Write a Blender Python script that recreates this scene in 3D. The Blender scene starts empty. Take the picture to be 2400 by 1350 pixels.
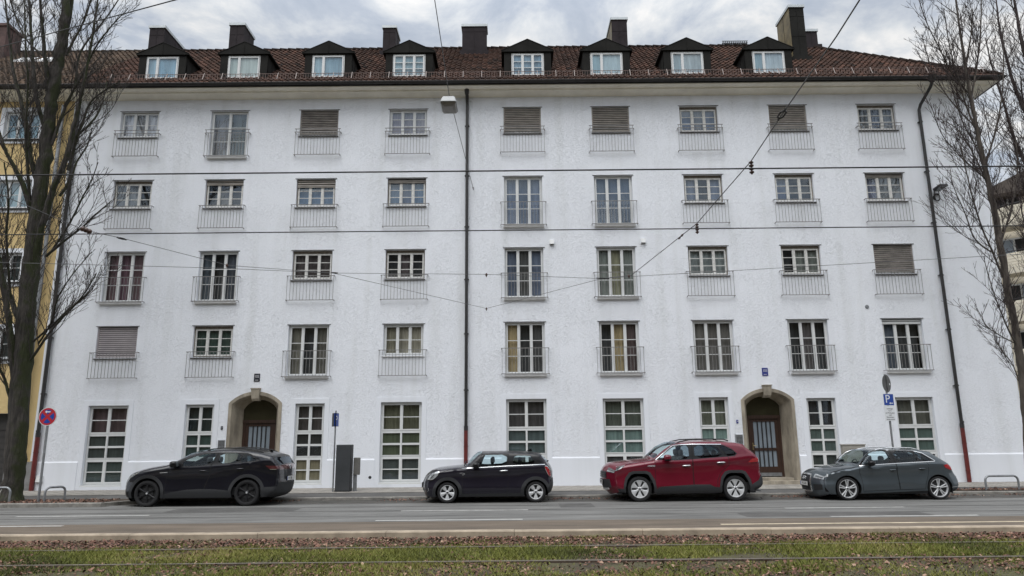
import bpy, math, random
import numpy as np
from mathutils import Vector, Matrix
from mathutils.geometry import delaunay_2d_cdt
random.seed(7); np.random.seed(7)
SC = bpy.context.scene
COL = SC.collection
R = math.radians
# ---------------------------------------------------------------- camera
CAM_H, F_PX, PITCH, ROLL = 1.8, 1667.0, 11.8, 0.53
cd = bpy.data.cameras.new('camera'); cam = bpy.data.objects.new('camera', cd); COL.objects.link(cam)
cd.sensor_fit = 'HORIZONTAL'; cd.sensor_width = 36.0; cd.lens = 36.0 * F_PX / 2400.0
cd.clip_start = 0.1; cd.clip_end = 2000.0
_p, _r = R(PITCH), R(ROLL)
FW = Vector((0, math.cos(_p), math.sin(_p))); RT0 = Vector((1, 0, 0)); UP0 = RT0.cross(FW)
RT = RT0 * math.cos(_r) - UP0 * math.sin(_r); UPV = RT0 * math.sin(_r) + UP0 * math.cos(_r)
cam.matrix_world = Matrix(((RT.x, UPV.x, -FW.x, 0), (RT.y, UPV.y, -FW.y, 0), (RT.z, UPV.z, -FW.z, CAM_H), (0, 0, 0, 1)))
SC.camera = cam
SC.view_settings.view_transform = 'Standard'; SC.view_settings.look = 'None'
SC.view_settings.exposure = 0.22; SC.view_settings.gamma = 1.0
SC.cycles.max_bounces = 6; SC.cycles.transparent_max_bounces = 12
# measurements of the photograph: a photo pixel carried onto a real plane of the place
def at(px, py, Y=None, z=None):
    d = FW + RT * ((px - 1200) / F_PX) - UPV * ((py - 675) / F_PX)
    t = Y / d.y if Y is not None else (z - CAM_H) / d.z
    return Vector((0, 0, CAM_H)) + d * t
# ---------------------------------------------------------------- sky (overcast) and sun
SUN_EL, SUN_AZ = 60.0, 205.0          # soft sun behind the camera, a little to the left
w = bpy.data.worlds.new('World'); SC.world = w; w.use_nodes = True
nt = w.node_tree; nt.nodes.clear()
def N(t, tree=None, **k):
    n = (tree or nt).nodes.new(t)
    for a, b in k.items(): setattr(n, a, b)
    return n
L = nt.links.new
out = N('ShaderNodeOutputWorld'); bg = N('ShaderNodeBackground'); L(bg.outputs[0], out.inputs[0])
sky = N('ShaderNodeTexSky', sky_type='NISHITA', sun_disc=False, sun_elevation=R(SUN_EL), sun_rotation=R(SUN_AZ))
skm = N('ShaderNodeVectorMath', operation='SCALE'); skm.inputs['Scale'].default_value = 0.1; L(sky.outputs[0], skm.inputs[0])
tc = N('ShaderNodeTexCoord'); sep = N('ShaderNodeSeparateXYZ'); L(tc.outputs['Generated'], sep.inputs[0])
mx = N('ShaderNodeMath', operation='MAXIMUM'); L(sep.outputs[2], mx.inputs[0]); mx.inputs[1].default_value = 0.02
ad = N('ShaderNodeMath', operation='ADD'); L(mx.outputs[0], ad.inputs[0]); ad.inputs[1].default_value = 0.12
dx = N('ShaderNodeMath', operation='DIVIDE'); L(sep.outputs[0], dx.inputs[0]); L(ad.outputs[0], dx.inputs[1])
dy = N('ShaderNodeMath', operation='DIVIDE'); L(sep.outputs[1], dy.inputs[0]); L(ad.outputs[0], dy.inputs[1])
cb = N('ShaderNodeCombineXYZ'); L(dx.outputs[0], cb.inputs[0]); L(dy.outputs[0], cb.inputs[1])
nz = N('ShaderNodeTexNoise'); nz.inputs['Scale'].default_value = 3.4; nz.inputs['Detail'].default_value = 9; nz.inputs['Roughness'].default_value = 0.60
nz.inputs['Distortion'].default_value = 0.35; L(cb.outputs[0], nz.inputs['Vector'])
cr = N('ShaderNodeValToRGB'); L(nz.outputs[0], cr.inputs[0])
e = cr.color_ramp.elements
e[0].position = 0.32; e[0].color = (0.40, 0.46, 0.55, 1); e[1].position = 0.62; e[1].color = (0.97, 0.955, 0.93, 1)
x = e.new(0.44); x.color = (0.53, 0.58, 0.66, 1); x = e.new(0.53); x.color = (0.74, 0.77, 0.80, 1)
# brighter cloud deck overhead and behind the camera (south), duller in the north where the camera looks
gy = N('ShaderNodeMapRange'); L(sep.outputs[1], gy.inputs[0]); gy.inputs[1].default_value = 0.55; gy.inputs[2].default_value = -0.7
gy.inputs[3].default_value = 0.87; gy.inputs[4].default_value = 1.35
gz = N('ShaderNodeMapRange'); L(sep.outputs[2], gz.inputs[0]); gz.inputs[1].default_value = 0.5; gz.inputs[2].default_value = 0.95; gz.inputs[3].default_value = 1.0; gz.inputs[4].default_value = 2.4
gm = N('ShaderNodeMath', operation='MULTIPLY'); L(gy.outputs[0], gm.inputs[0]); L(gz.outputs[0], gm.inputs[1])
csc = N('ShaderNodeVectorMath', operation='SCALE'); L(cr.outputs[0], csc.inputs[0]); L(gm.outputs[0], csc.inputs['Scale'])
mixw = N('ShaderNodeMixRGB'); mixw.inputs[0].default_value = 0.9; L(skm.outputs[0], mixw.inputs[1]); L(csc.outputs[0], mixw.inputs[2])
L(mixw.outputs[0], bg.inputs[0]); bg.inputs[1].default_value = 1.0
ld = bpy.data.lights.new('sun', 'SUN'); ld.energy = 1.45; ld.angle = R(45); ld.color = (1.0, 0.97, 0.93)
so = bpy.data.objects.new('sun', ld); COL.objects.link(so)
az = R(SUN_AZ); sd = Vector((math.sin(az) * math.cos(R(SUN_EL)), math.cos(az) * math.cos(R(SUN_EL)), math.sin(R(SUN_EL))))
so.rotation_euler = sd.to_track_quat('Z', 'Y').to_euler(); so.location = (0, -20, 40)
# ---------------------------------------------------------------- helpers
def tag(o, label=None, cat=None, group=None, kind=None):
    if label: o['label'] = label
    if cat: o['category'] = cat
    if group: o['group'] = group
    if kind: o['kind'] = kind
    return o
def empty(name, loc=(0, 0, 0), label=None, cat=None, group=None):
    o = bpy.data.objects.new(name, None); COL.objects.link(o); o.location = loc; o.empty_display_size = 0.2
    return tag(o, label, cat, group)
class MB:
    """collects faces, then links them as one mesh object"""
    def __init__(s): s.v = []; s.f = []; s.m = []
    def add(s, vs, fs, m=0):
        o = len(s.v); s.v += [tuple(a) for a in vs]
        for f in fs: s.f.append(tuple(i + o for i in f)); s.m.append(m)
    def box(s, a, b, m=0):
        x0, y0, z0 = a; x1, y1, z1 = b
        s.add([(x0,y0,z0),(x1,y0,z0),(x1,y1,z0),(x0,y1,z0),(x0,y0,z1),(x1,y0,z1),(x1,y1,z1),(x0,y1,z1)],
              [(0,3,2,1),(4,5,6,7),(0,1,5,4),(1,2,6,5),(2,3,7,6),(3,0,4,7)], m)
    def bbox(s, a, b, r=0.02, m=0):
        """box with bevelled upright and top edges"""
        x0, y0, z0 = a; x1, y1, z1 = b
        def ring(i, z): return [(x0+i+r,y0+i,z),(x1-i-r,y0+i,z),(x1-i,y0+i+r,z),(x1-i,y1-i-r,z),(x1-i-r,y1-i,z),(x0+i+r,y1-i,z),(x0+i,y1-i-r,z),(x0+i,y0+i+r,z)]
        rings = [ring(0, z0), ring(0, z1 - r), ring(r*0.3, z1 - r*0.3), ring(r, z1)]
        s.loft(rings, True, m); o = [tuple(range(8))]
        s.add(rings[-1], o, m)
    def quad(s, p, m=0): s.add(p, [tuple(range(len(p)))], m)
    def loft(s, rings, closed=True, m=0):
        n = len(rings[0]); vs = [p for r_ in rings for p in r_]; fs = []
        for i in range(len(rings) - 1):
            for j in range(n if closed else n - 1):
                k = (j + 1) % n
                fs.append((i*n+j, i*n+k, (i+1)*n+k, (i+1)*n+j))
        s.add(vs, fs, m)
    def tube(s, pts, r, n=8, m=0, cap=True):
        pts = [Vector(p) for p in pts]; rs = r if isinstance(r, (list, tuple)) else [r] * len(pts)
        rings = []; prev = None
        for i, p in enumerate(pts):
            d = (pts[min(i+1, len(pts)-1)] - pts[max(i-1, 0)]).normalized()
            if prev is None:
                a = d.cross(Vector((0, 0, 1)) if abs(d.z) < 0.9 else Vector((0, 1, 0))).normalized()
            else:
                a = (prev - d * prev.dot(d)).normalized()
            prev = a; b = d.cross(a)
            rings.append([p + (a * math.cos(2*math.pi*j/n) + b * math.sin(2*math.pi*j/n)) * rs[i] for j in range(n)])
        s.loft(rings, True, m)
        if cap:
            s.add(rings[0], [tuple(range(n))[::-1]], m); s.add(rings[-1], [tuple(range(n))], m)
    def lathe(s, prof, c=(0, 0, 0), axis='z', n=32, m=0):
        rings = []
        for k in range(n):
            a = 2 * math.pi * k / n; ca, sa = math.cos(a), math.sin(a); rg = []
            for (r_, h) in prof:
                if axis == 'z': q = (c[0]+r_*ca, c[1]+r_*sa, c[2]+h)
                elif axis == 'y': q = (c[0]+r_*ca, c[1]+h, c[2]+r_*sa)
                else: q = (c[0]+h, c[1]+r_*ca, c[2]+r_*sa)
                rg.append(q)
            rings.append(rg)
        rings.append(rings[0]); s.loft(rings, False, m)
    def prism(s, poly, d, axis='y', h0=0.0, m=0):
        """extrude a 2-D polygon: axis y -> poly is (x,z)"""
        n = len(poly)
        def q(p, h): return (p[0], h, p[1]) if axis == 'y' else ((p[0], p[1], h) if axis == 'z' else (h, p[0], p[1]))
        a = [q(p, h0) for p in poly]; b = [q(p, h0 + d) for p in poly]
        s.add(a + b, [tuple(range(n)), tuple(range(n, 2*n))[::-1]] + [(i, n+i, n+(i+1) % n, (i+1) % n) for i in range(n)], m)
    def ell(s, c, rx, ry, rz, nu=14, nv=9, m=0, pw=1.0):
        rings = []
        sg = lambda v: math.copysign(abs(v) ** pw, v)
        for i in range(nv + 1):
            t = math.pi * i / nv - math.pi / 2
            rings.append([(c[0]+rx*sg(math.cos(t))*sg(math.cos(2*math.pi*j/nu)), c[1]+ry*sg(math.cos(t))*sg(math.sin(2*math.pi*j/nu)), c[2]+rz*sg(math.sin(t))) for j in range(nu)])
        s.loft(rings, True, m)
    def build(s, name, mats, parent=None, smooth=False, recalc=True):
        me = bpy.data.meshes.new(name); me.from_pydata(s.v, [], s.f)
        if not isinstance(mats, (list, tuple)): mats = [mats]
        for a in mats: me.materials.append(a)
        if len(mats) > 1: me.polygons.foreach_set('material_index', s.m)
        if recalc:
            import bmesh
            bm = bmesh.new(); bm.from_mesh(me); bmesh.ops.recalc_face_normals(bm, faces=bm.faces); bm.to_mesh(me); bm.free()
        if smooth is True: me.shade_smooth()
        elif smooth:
            me.shade_smooth(); me.set_sharp_from_angle(angle=R(smooth))
        o = bpy.data.objects.new(name, me); COL.objects.link(o)
        if parent is not None: o.parent = parent
        return o
def fast_mesh(name, V, F, mat, attr=None):
    """V (n,3) numpy, F (m,k) numpy all the same k"""
    me = bpy.data.meshes.new(name); k = F.shape[1]
    me.vertices.add(len(V)); me.vertices.foreach_set('co', np.ascontiguousarray(V, dtype=np.float32).ravel())
    me.loops.add(F.size); me.loops.foreach_set('vertex_index', np.ascontiguousarray(F, dtype=np.int32).ravel())
    me.polygons.add(len(F)); me.polygons.foreach_set('loop_start', np.arange(len(F), dtype=np.int32) * k)
    me.update(calc_edges=True); me.validate()
    for m_ in (mat if isinstance(mat, (list, tuple)) else [mat]): me.materials.append(m_)
    if attr is not None:
        a = me.attributes.new('tint', 'FLOAT', 'FACE'); a.data.foreach_set('value', np.asarray(attr, dtype=np.float32))
    o = bpy.data.objects.new(name, me); COL.objects.link(o); return o
def world_parent(o, par):
    """vertices of o are world coordinates; par stands at its own base"""
    o.parent = par; o.location = -Vector(par.location); return o
# ---------------------------------------------------------------- materials
def mat(name, col, rough=0.6, metal=0.0, var=0.0, vscale=3.0, var2=None, bump=0.0, bscale=30.0, bstretch=(1, 1, 1), spec=0.5, coat=0.0, tint=None, ior=None, detail=6):
    m = bpy.data.materials.new(name); m.use_nodes = True; t = m.node_tree; b = t.nodes['Principled BSDF']
    b.inputs['Base Color'].default_value = (*col, 1); b.inputs['Roughness'].default_value = rough; b.inputs['Metallic'].default_value = metal
    b.inputs['Specular IOR Level'].default_value = spec; b.inputs['Coat Weight'].default_value = coat; b.inputs['Coat Roughness'].default_value = 0.04
    if ior: b.inputs['IOR'].default_value = ior
    lk = t.links.new; c = None
    if var or var2 or tint or bump:
        tcn = N('ShaderNodeTexCoord', t)
    if var or var2:
        n1 = N('ShaderNodeTexNoise', t); n1.inputs['Scale'].default_value = vscale; n1.inputs['Detail'].default_value = detail; n1.inputs['Roughness'].default_value = 0.65
        mp0 = N('ShaderNodeMapping', t); mp0.inputs['Scale'].default_value = bstretch; lk(tcn.outputs['Object'], mp0.inputs[0]); lk(mp0.outputs[0], n1.inputs['Vector'])
        r1 = N('ShaderNodeValToRGB', t); lk(n1.outputs[0], r1.inputs[0])
        lo = tuple(max(0, v * (1 - var)) for v in col); hi = tuple(v * (1 + var) for v in col)
        if var2: lo, hi = col, var2
        r1.color_ramp.elements[0].position = 0.35; r1.color_ramp.elements[0].color = (*lo, 1)
        r1.color_ramp.elements[1].position = 0.65; r1.color_ramp.elements[1].color = (*hi, 1); c = r1.outputs[0]
    if tint:
        a = N('ShaderNodeAttribute', t); a.attribute_name = 'tint'
        r2 = N('ShaderNodeValToRGB', t); lk(a.outputs['Fac'], r2.inputs[0]); els = r2.color_ramp.elements
        els[0].position = 0; els[0].color = (*tint[0], 1); els[1].position = 1; els[1].color = (*tint[-1], 1)
        for i in range(1, len(tint) - 1): q = els.new(i / (len(tint) - 1)); q.color = (*tint[i], 1)
        c2 = r2.outputs[0]
        if c is not None:
            mm = N('ShaderNodeMixRGB', t, blend_type='MULTIPLY'); mm.inputs[0].default_value = 1; lk(c2, mm.inputs[1]); lk(c, mm.inputs[2]); c = mm.outputs[0]
        else: c = c2
    if c is not None: lk(c, b.inputs['Base Color'])
    if bump:
        mp = N('ShaderNodeMapping', t); mp.inputs['Scale'].default_value = bstretch; lk(tcn.outputs['Object'], mp.inputs[0])
        n2 = N('ShaderNodeTexNoise', t); n2.inputs['Scale'].default_value = bscale; n2.inputs['Detail'].default_value = 5; lk(mp.outputs[0], n2.inputs['Vector'])
        bp = N('ShaderNodeBump', t); bp.inputs['Strength'].default_value = 1.0; bp.inputs['Distance'].default_value = bump; lk(n2.outputs[0], bp.inputs['Height']); lk(bp.outputs[0], b.inputs['Normal'])
    return m
def plaster(name, base, smooth=False):
    """trowelled render: fine grain plus sparse curved trowel strokes, faint water stains"""
    m = bpy.data.materials.new(name); m.use_nodes = True; t = m.node_tree; b = t.nodes['Principled BSDF']; lk = t.links.new
    b.inputs['Roughness'].default_value = 0.85; b.inputs['Specular IOR Level'].default_value = 0.25
    tcn = N('ShaderNodeTexCoord', t)
    n0 = N('ShaderNodeTexNoise', t); n0.inputs['Scale'].default_value = 0.35; n0.inputs['Detail'].default_value = 8; lk(tcn.outputs['Object'], n0.inputs['Vector'])
    mps = N('ShaderNodeMapping', t); mps.inputs['Scale'].default_value = (1.6, 1, 0.12); lk(tcn.outputs['Object'], mps.inputs[0])
    n3 = N('ShaderNodeTexNoise', t); n3.inputs['Scale'].default_value = 1.2; n3.inputs['Detail'].default_value = 8; lk(mps.outputs[0], n3.inputs['Vector'])
    r0 = N('ShaderNodeValToRGB', t); lk(n0.outputs[0], r0.inputs[0])
    r0.color_ramp.elements[0].position = 0.3; r0.color_ramp.elements[0].color = (*[v * 0.96 for v in base], 1); r0.color_ramp.elements[1].position = 0.7; r0.color_ramp.elements[1].color = (*base, 1)
    r3 = N('ShaderNodeValToRGB', t); lk(n3.outputs[0], r3.inputs[0]); r3.color_ramp.elements[0].position = 0.25; r3.color_ramp.elements[0].color = (0.90, 0.90, 0.885, 1); r3.color_ramp.elements[1].position = 0.5; r3.color_ramp.elements[1].color = (1, 1, 1, 1)
    mm = N('ShaderNodeMixRGB', t, blend_type='MULTIPLY'); mm.inputs[0].default_value = 1; lk(r0.outputs[0], mm.inputs[1]); lk(r3.outputs[0], mm.inputs[2]); lk(mm.outputs[0], b.inputs['Base Color'])
    g = N('ShaderNodeTexNoise', t); g.inputs['Scale'].default_value = 26 if not smooth else 60; g.inputs['Detail'].default_value = 4; lk(tcn.outputs['Object'], g.inputs['Vector'])
    bp = N('ShaderNodeBump', t); bp.inputs['Distance'].default_value = 0.013 if not smooth else 0.002; bp.inputs['Strength'].default_value = 1.0; lk(g.outputs[0], bp.inputs['Height'])
    last = bp
    if not smooth:
        mp = N('ShaderNodeMapping', t); mp.inputs['Scale'].default_value = (1.0, 1.0, 2.3); mp.inputs['Rotation'].default_value = (0, R(8), 0); lk(tcn.outputs['Object'], mp.inputs[0])
        s1 = N('ShaderNodeTexNoise', t); s1.inputs['Scale'].default_value = 10.0; s1.inputs['Detail'].default_value = 3; s1.inputs['Distortion'].default_value = 0.6; lk(mp.outputs[0], s1.inputs['Vector'])
        rr = N('ShaderNodeValToRGB', t); lk(s1.outputs[0], rr.inputs[0])   # ridges where the noise crosses 0.5 -> thin curved strokes
        ee = rr.color_ramp.elements; ee[0].position = 0.515; ee[0].color = (0, 0, 0, 1); ee[1].position = 0.575; ee[1].color = (0.3, 0.3, 0.3, 1)
        q = ee.new(0.545); q.color = (1, 1, 1, 1)
        mk_ = N('ShaderNodeTexNoise', t); mk_.inputs['Scale'].default_value = 1.3; mk_.inputs['Detail'].default_value = 5; lk(tcn.outputs['Object'], mk_.inputs['Vector'])
        mr = N('ShaderNodeMapRange', t); lk(mk_.outputs[0], mr.inputs[0]); mr.inputs[1].default_value = 0.12; mr.inputs[2].default_value = 0.60
        ml = N('ShaderNodeMath', t, operation='MULTIPLY'); lk(rr.outputs[0], ml.inputs[0]); lk(mr.outputs[0], ml.inputs[1])
        b2 = N('ShaderNodeBump', t); b2.inputs['Distance'].default_value = 0.011; b2.inputs['Strength'].default_value = 0.8; lk(ml.outputs[0], b2.inputs['Height']); lk(bp.outputs[0], b2.inputs['Normal']); last = b2
    lk(last.outputs[0], b.inputs['Normal']); return m
def glass(name, tintc=(0.8, 0.85, 0.85), ior=1.9, wob=0.004, rough=0.0):
    m = bpy.data.materials.new(name); m.use_nodes = True; t = m.node_tree; t.nodes.clear(); lk = t.links.new
    o = N('ShaderNodeOutputMaterial', t); tr = N('ShaderNodeBsdfTransparent', t); tr.inputs[0].default_value = (*tintc, 1)
    gl = N('ShaderNodeBsdfGlossy', t); gl.inputs['Roughness'].default_value = rough; gl.inputs[0].default_value = (0.80, 0.90, 1.0, 1)
    fr = N('ShaderNodeFresnel', t)
    ge = N('ShaderNodeNewGeometry', t); mr_ = N('ShaderNodeMapRange', t); lk(ge.outputs['Backfacing'], mr_.inputs[0]); mr_.inputs[3].default_value = ior; mr_.inputs[4].default_value = 1 / ior   # a thin pane reflects alike from both faces
    lk(mr_.outputs[0], fr.inputs['IOR'])
    mi = N('ShaderNodeMixShader', t)
    if wob:
        tcn = N('ShaderNodeTexCoord', t); nn = N('ShaderNodeTexNoise', t); nn.inputs['Scale'].default_value = 1.7; nn.inputs['Detail'].default_value = 1; lk(tcn.outputs['Object'], nn.inputs['Vector'])
        bp = N('ShaderNodeBump', t); bp.inputs['Distance'].default_value = wob; lk(nn.outputs[0], bp.inputs['Height']); lk(bp.outputs[0], gl.inputs['Normal'])
    lk(fr.outputs[0], mi.inputs[0]); lk(tr.outputs[0], mi.inputs[1]); lk(gl.outputs[0], mi.inputs[2]); lk(mi.outputs[0], o.inputs[0]); return m
M = {}
M['white_wall'] = plaster('white_render', (0.83, 0.855, 0.90))
M['white_smooth'] = plaster('white_smooth_plaster', (0.77, 0.795, 0.84), True)
M['yellow_wall'] = plaster('yellow_render', (0.66, 0.50, 0.25))
M['cream_wall'] = plaster('cream_render', (0.72, 0.66, 0.54), True)
M['cornice'] = mat('cornice_plaster', (0.90, 0.87, 0.78), 0.85, var=0.07, vscale=1.5, bump=0.004, bscale=20)
M['frame_white'] = mat('white_paint', (0.66, 0.67, 0.665), 0.45, var=0.04, vscale=4)
M['frame_old'] = mat('old_white_paint', (0.60, 0.595, 0.57), 0.6, var=0.16, vscale=9)
M['wood_grey'] = mat('weathered_frame', (0.20, 0.175, 0.145), 0.7, var=0.3, vscale=12)
M['glass'] = glass('window_glass', (0.96, 0.98, 0.98), 1.85)
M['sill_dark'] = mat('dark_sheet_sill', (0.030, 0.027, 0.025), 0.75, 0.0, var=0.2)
M['sill_white'] = mat('white_stone_sill', (0.72, 0.72, 0.72), 0.6, var=0.08, vscale=6)
M['iron'] = mat('grey_painted_iron', (0.22, 0.215, 0.21), 0.55, 0.2, var=0.2, vscale=8)
M['slat'] = mat('grey_beige_shutter', (0.30, 0.275, 0.245), 0.7, var=0.22, vscale=2.2, bstretch=(1, 1, 3))
M['slat2'] = mat('dark_grey_shutter', (0.23, 0.21, 0.19), 0.7, var=0.30, vscale=2.6, bstretch=(1, 1, 3))
M['slat3'] = mat('mauve_grey_shutter', (0.36, 0.33, 0.335), 0.6, var=0.12, vscale=2.2, bstretch=(1, 1, 3))
M['zinc_dark'] = mat('dark_patinated_sheet', (0.016, 0.0155, 0.014), 0.8, 0.0, spec=0.12, var=0.25, vscale=1.6)
M['zinc_grey'] = mat('weathered_chimney_sheet', (0.026, 0.021, 0.023), 0.75, 0.0, spec=0.15, var=0.3, vscale=1.4)
M['zinc_light'] = mat('pale_sheet_cap', (0.45, 0.48, 0.49), 0.5, 0.3, var=0.1)
M['copper_brown'] = mat('brown_green_sheet', (0.16, 0.125, 0.06), 0.55, 0.3, var=0.45, vscale=1.8)
M['gutter'] = mat('dark_gutter', (0.035, 0.034, 0.034), 0.45, 0.3, var=0.2)
M['red_pipe'] = mat('red_painted_pipe', (0.115, 0.014, 0.012), 0.5, var=0.25, vscale=7)
M['tile'] = mat('roof_tile', (1.0, 1.0, 1.0), 0.9, spec=0.1, var=0.28, vscale=0.8, tint=[(0.022, 0.015, 0.012), (0.060, 0.034, 0.025), (0.043, 0.026, 0.020), (0.088, 0.047, 0.034), (0.028, 0.020, 0.017)])
M['tile_grey'] = mat('old_roof_tile', (1.0, 1.0, 1.0), 0.9, spec=0.1, var=0.28, vscale=0.8, tint=[(0.040, 0.032, 0.026), (0.085, 0.06, 0.042), (0.07, 0.05, 0.038), (0.10, 0.07, 0.05), (0.055, 0.046, 0.037)])
M['stone'] = mat('weathered_sandstone', (0.19, 0.165, 0.13), 0.9, var2=(0.40, 0.355, 0.28), vscale=1.6, bump=0.006, bscale=25, bstretch=(1.6, 1.6, 0.5), detail=9)
M['door_wood'] = mat('dark_brown_door', (0.040, 0.020, 0.013), 0.45, var=0.35, vscale=5, bstretch=(5, 1, 0.5))
M['door_glass'] = mat('frosted_door_glass', (0.23, 0.27, 0.31), 0.35, var=0.12, vscale=1.3)
M['olive_glass'] = mat('olive_fanlight', (0.045, 0.042, 0.022), 0.25, var=0.15)
M['brass'] = mat('brass', (0.45, 0.36, 0.2), 0.35, 0.9)
M['black'] = mat('black_matt', (0.012, 0.012, 0.013), 0.7)
M['steel'] = mat('galvanised_steel', (0.26, 0.27, 0.28), 0.5, 0.6, var=0.2, vscale=6)
M['darksteel'] = mat('dark_metal', (0.045, 0.045, 0.048), 0.5, 0.5)
M['wire'] = mat('tarnished_wire', (0.022, 0.022, 0.023), 0.6, 0.3)
M['wire_grey'] = mat('grey_steel_cable', (0.11, 0.11, 0.115), 0.5, 0.4)
M['insul'] = mat('brown_insulator', (0.055, 0.028, 0.02), 0.35)
# ---------------------------------------------------------------- ground, road, kerbs
M['asphalt'] = mat('road_asphalt', (0.140, 0.138, 0.131), 0.85, var=0.30, vscale=1.6, bump=0.004, bscale=160, bstretch=(0.25, 1.6, 1), detail=10)
M['strip'] = mat('brown_asphalt_strip', (0.122, 0.096, 0.072), 0.9, var=0.32, vscale=1.5, bump=0.004, bscale=140, bstretch=(0.3, 1.6, 1), detail=10)
M['bay'] = mat('dirty_parking_asphalt', (0.060, 0.056, 0.050), 0.9, var=0.35, vscale=1.6, bump=0.004, bscale=120)
M['cycle'] = mat('dark_asphalt_path', (0.085, 0.082, 0.078), 0.9, var=0.2, vscale=1.4, bump=0.003, bscale=140)
M['kerb'] = mat('granite_kerb', (0.20, 0.19, 0.17), 0.85, var=0.3, vscale=5, bump=0.004, bscale=60)
M['kerb_tan'] = mat('tan_concrete_edge', (0.34, 0.28, 0.21), 0.9, var=0.22, vscale=2.5, bump=0.004, bscale=60)
M['soil'] = mat('leafy_soil', (0.048, 0.036, 0.022), 0.95, var2=(0.085, 0.080, 0.034), vscale=1.3, bump=0.03, bscale=22)
M['bed_soil'] = mat('tree_bed_soil', (0.050, 0.034, 0.022), 0.95, var=0.45, vscale=4, bump=0.03, bscale=20)
M['marking'] = mat('worn_white_marking', (0.40, 0.395, 0.375), 0.8, var=0.22, vscale=5)
M['marking_y'] = mat('worn_cream_marking', (0.52, 0.44, 0.31), 0.8, var=0.25, vscale=3)
M['rail'] = mat('dull_steel_rail', (0.15, 0.128, 0.105), 0.55, 0.2, var=0.25, vscale=6)
M['rail_web'] = mat('rusty_rail_side', (0.06, 0.040, 0.028), 0.85, var=0.3)
def pavers():
    m = mat('concrete_paving_slabs', (0.30, 0.28, 0.25), 0.9, var=0.16, vscale=1.7, bump=0.003, bscale=90)
    t = m.node_tree; lk = t.links.new; b = t.nodes['Principled BSDF']; src = b.inputs['Base Color'].links[0].from_socket
    tcn = N('ShaderNodeTexCoord', t); mp = N('ShaderNodeMapping', t); mp.inputs['Rotation'].default_value = (0, 0, R(45)); lk(tcn.outputs['Object'], mp.inputs[0])
    br = N('ShaderNodeTexBrick', t); br.offset = 0.5; br.inputs['Scale'].default_value = 1.0; br.inputs['Brick Width'].default_value = 0.35; br.inputs['Row Height'].default_value = 0.35
    br.inputs['Mortar Size'].default_value = 0.012; br.inputs['Color1'].default_value = (1, 1, 1, 1); br.inputs['Color2'].default_value = (0.8, 0.8, 0.8, 1); br.inputs['Mortar'].default_value = (0.35, 0.33, 0.3, 1)
    lk(mp.outputs[0], br.inputs['Vector']); mm = N('ShaderNodeMixRGB', t, blend_type='MULTIPLY'); mm.inputs[0].default_value = 1
    lk(src, mm.inputs[1]); lk(br.outputs[0], mm.inputs[2]); lk(mm.outputs[0], b.inputs['Base Color']); return m
M['pavers'] = pavers()
def sheet(name, x0, y0, x1, y1, z, m, nx=1, ny=1, parent=None):
    b = MB(); b.add([(x0, y0, z), (x1, y0, z), (x1, y1, z), (x0, y1, z)], [(0, 1, 2, 3)]); o = b.build(name, m, parent); return o
S = 'structure'
tag(sheet('ground', -400, -300, 400, 400, -0.16, M['soil']), kind=S)
road = tag(sheet('road', -90, 16.25, 90, 21.84, 0.0, M['asphalt']), kind=S)
tag(sheet('road_edge_strip', -90, 14.72, 90, 16.246, 0.004, M['strip']), kind=S)
# parking bay: dirty asphalt where the cars stand, over the road sheet
bay = MB(); bay.add([(-11.4, 20.72, 0.004), (90, 20.72, 0.004), (90, 21.84, 0.004), (-11.4, 21.84, 0.004)], [(0, 1, 2, 3)])
tag(bay.build('parking_bay', M['bay']), kind=S)
tag(sheet('far_street_ground', -90, 23.44, 120, 120, 0.094, M['cycle']), kind=S)
# kerb stones: road side, one sheet of blocks with joints
def kerb(name, x0, x1, y0, y1, z0, z1, m, step=1.0, cham=0.02):
    b = MB(); x = x0
    while x < x1 - 1e-6:
        e_ = min(x + step, x1); j = 0.004; dz = random.uniform(-0.004, 0.004)
        prof = [(y0, z0), (y0, z1 - cham + dz), (y0 + cham, z1 + dz), (y1, z1 + dz), (y1, z0)]
        b.loft([[(x + j, p[0], p[1]) for p in prof], [(e_ - j, p[0], p[1]) for p in prof]], False)
        b.add([(x + j, p[0], p[1]) for p in prof], [(0, 1, 2, 3, 4)]); b.add([(e_ - j, p[0], p[1]) for p in prof], [(4, 3, 2, 1, 0)])
        x = e_
    return tag(b.build(name, m), kind=S)
kerb('kerb', -10.6, 60, 21.84, 21.99, -0.02, 0.09, M['kerb'])
kerb('kerb', -60, -11.4, 20.42, 20.57, -0.02, 0.11, M['kerb'])
kb = MB()                                              # slanted return of the left kerb into the bay
for k in range(3):
    a = Vector((-11.4, 20.42, 0)).lerp(Vector((-10.6, 21.84, 0)), k / 3); b_ = Vector((-11.4, 20.42, 0)).lerp(Vector((-10.6, 21.84, 0)), (k + 1) / 3 - 0.01)
    nrm = Vector((-0.87, 0.49, 0)) * 0.15
    kb.loft([[(p.x, p.y, z) for p, z in ((q, -0.02), (q, 0.10), (q + nrm, 0.105), (q + nrm, -0.02))] for q in (a, b_)], True)
tag(kb.build('kerb', M['kerb']), kind=S)
kerb('track_kerb', -60, 60, 14.52, 14.72, -0.16, 0.006, M['kerb_tan'], step=2.5)
tag(sheet('cycle_path', -90, 21.99, 90, 23.44, 0.09, M['cycle']), kind=S)
tag(sheet('pavement', -90, 23.44, 30, 26.5, 0.10, M['pavers']), kind=S)
tag(sheet('tree_bed', -60, 20.57, -11.32, 21.99, 0.085, M['bed_soil']), kind=S)
tag(sheet('tree_bed', 12.9, 22.0, 40, 22.75, 0.100, M['bed_soil']), kind=S)
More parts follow.
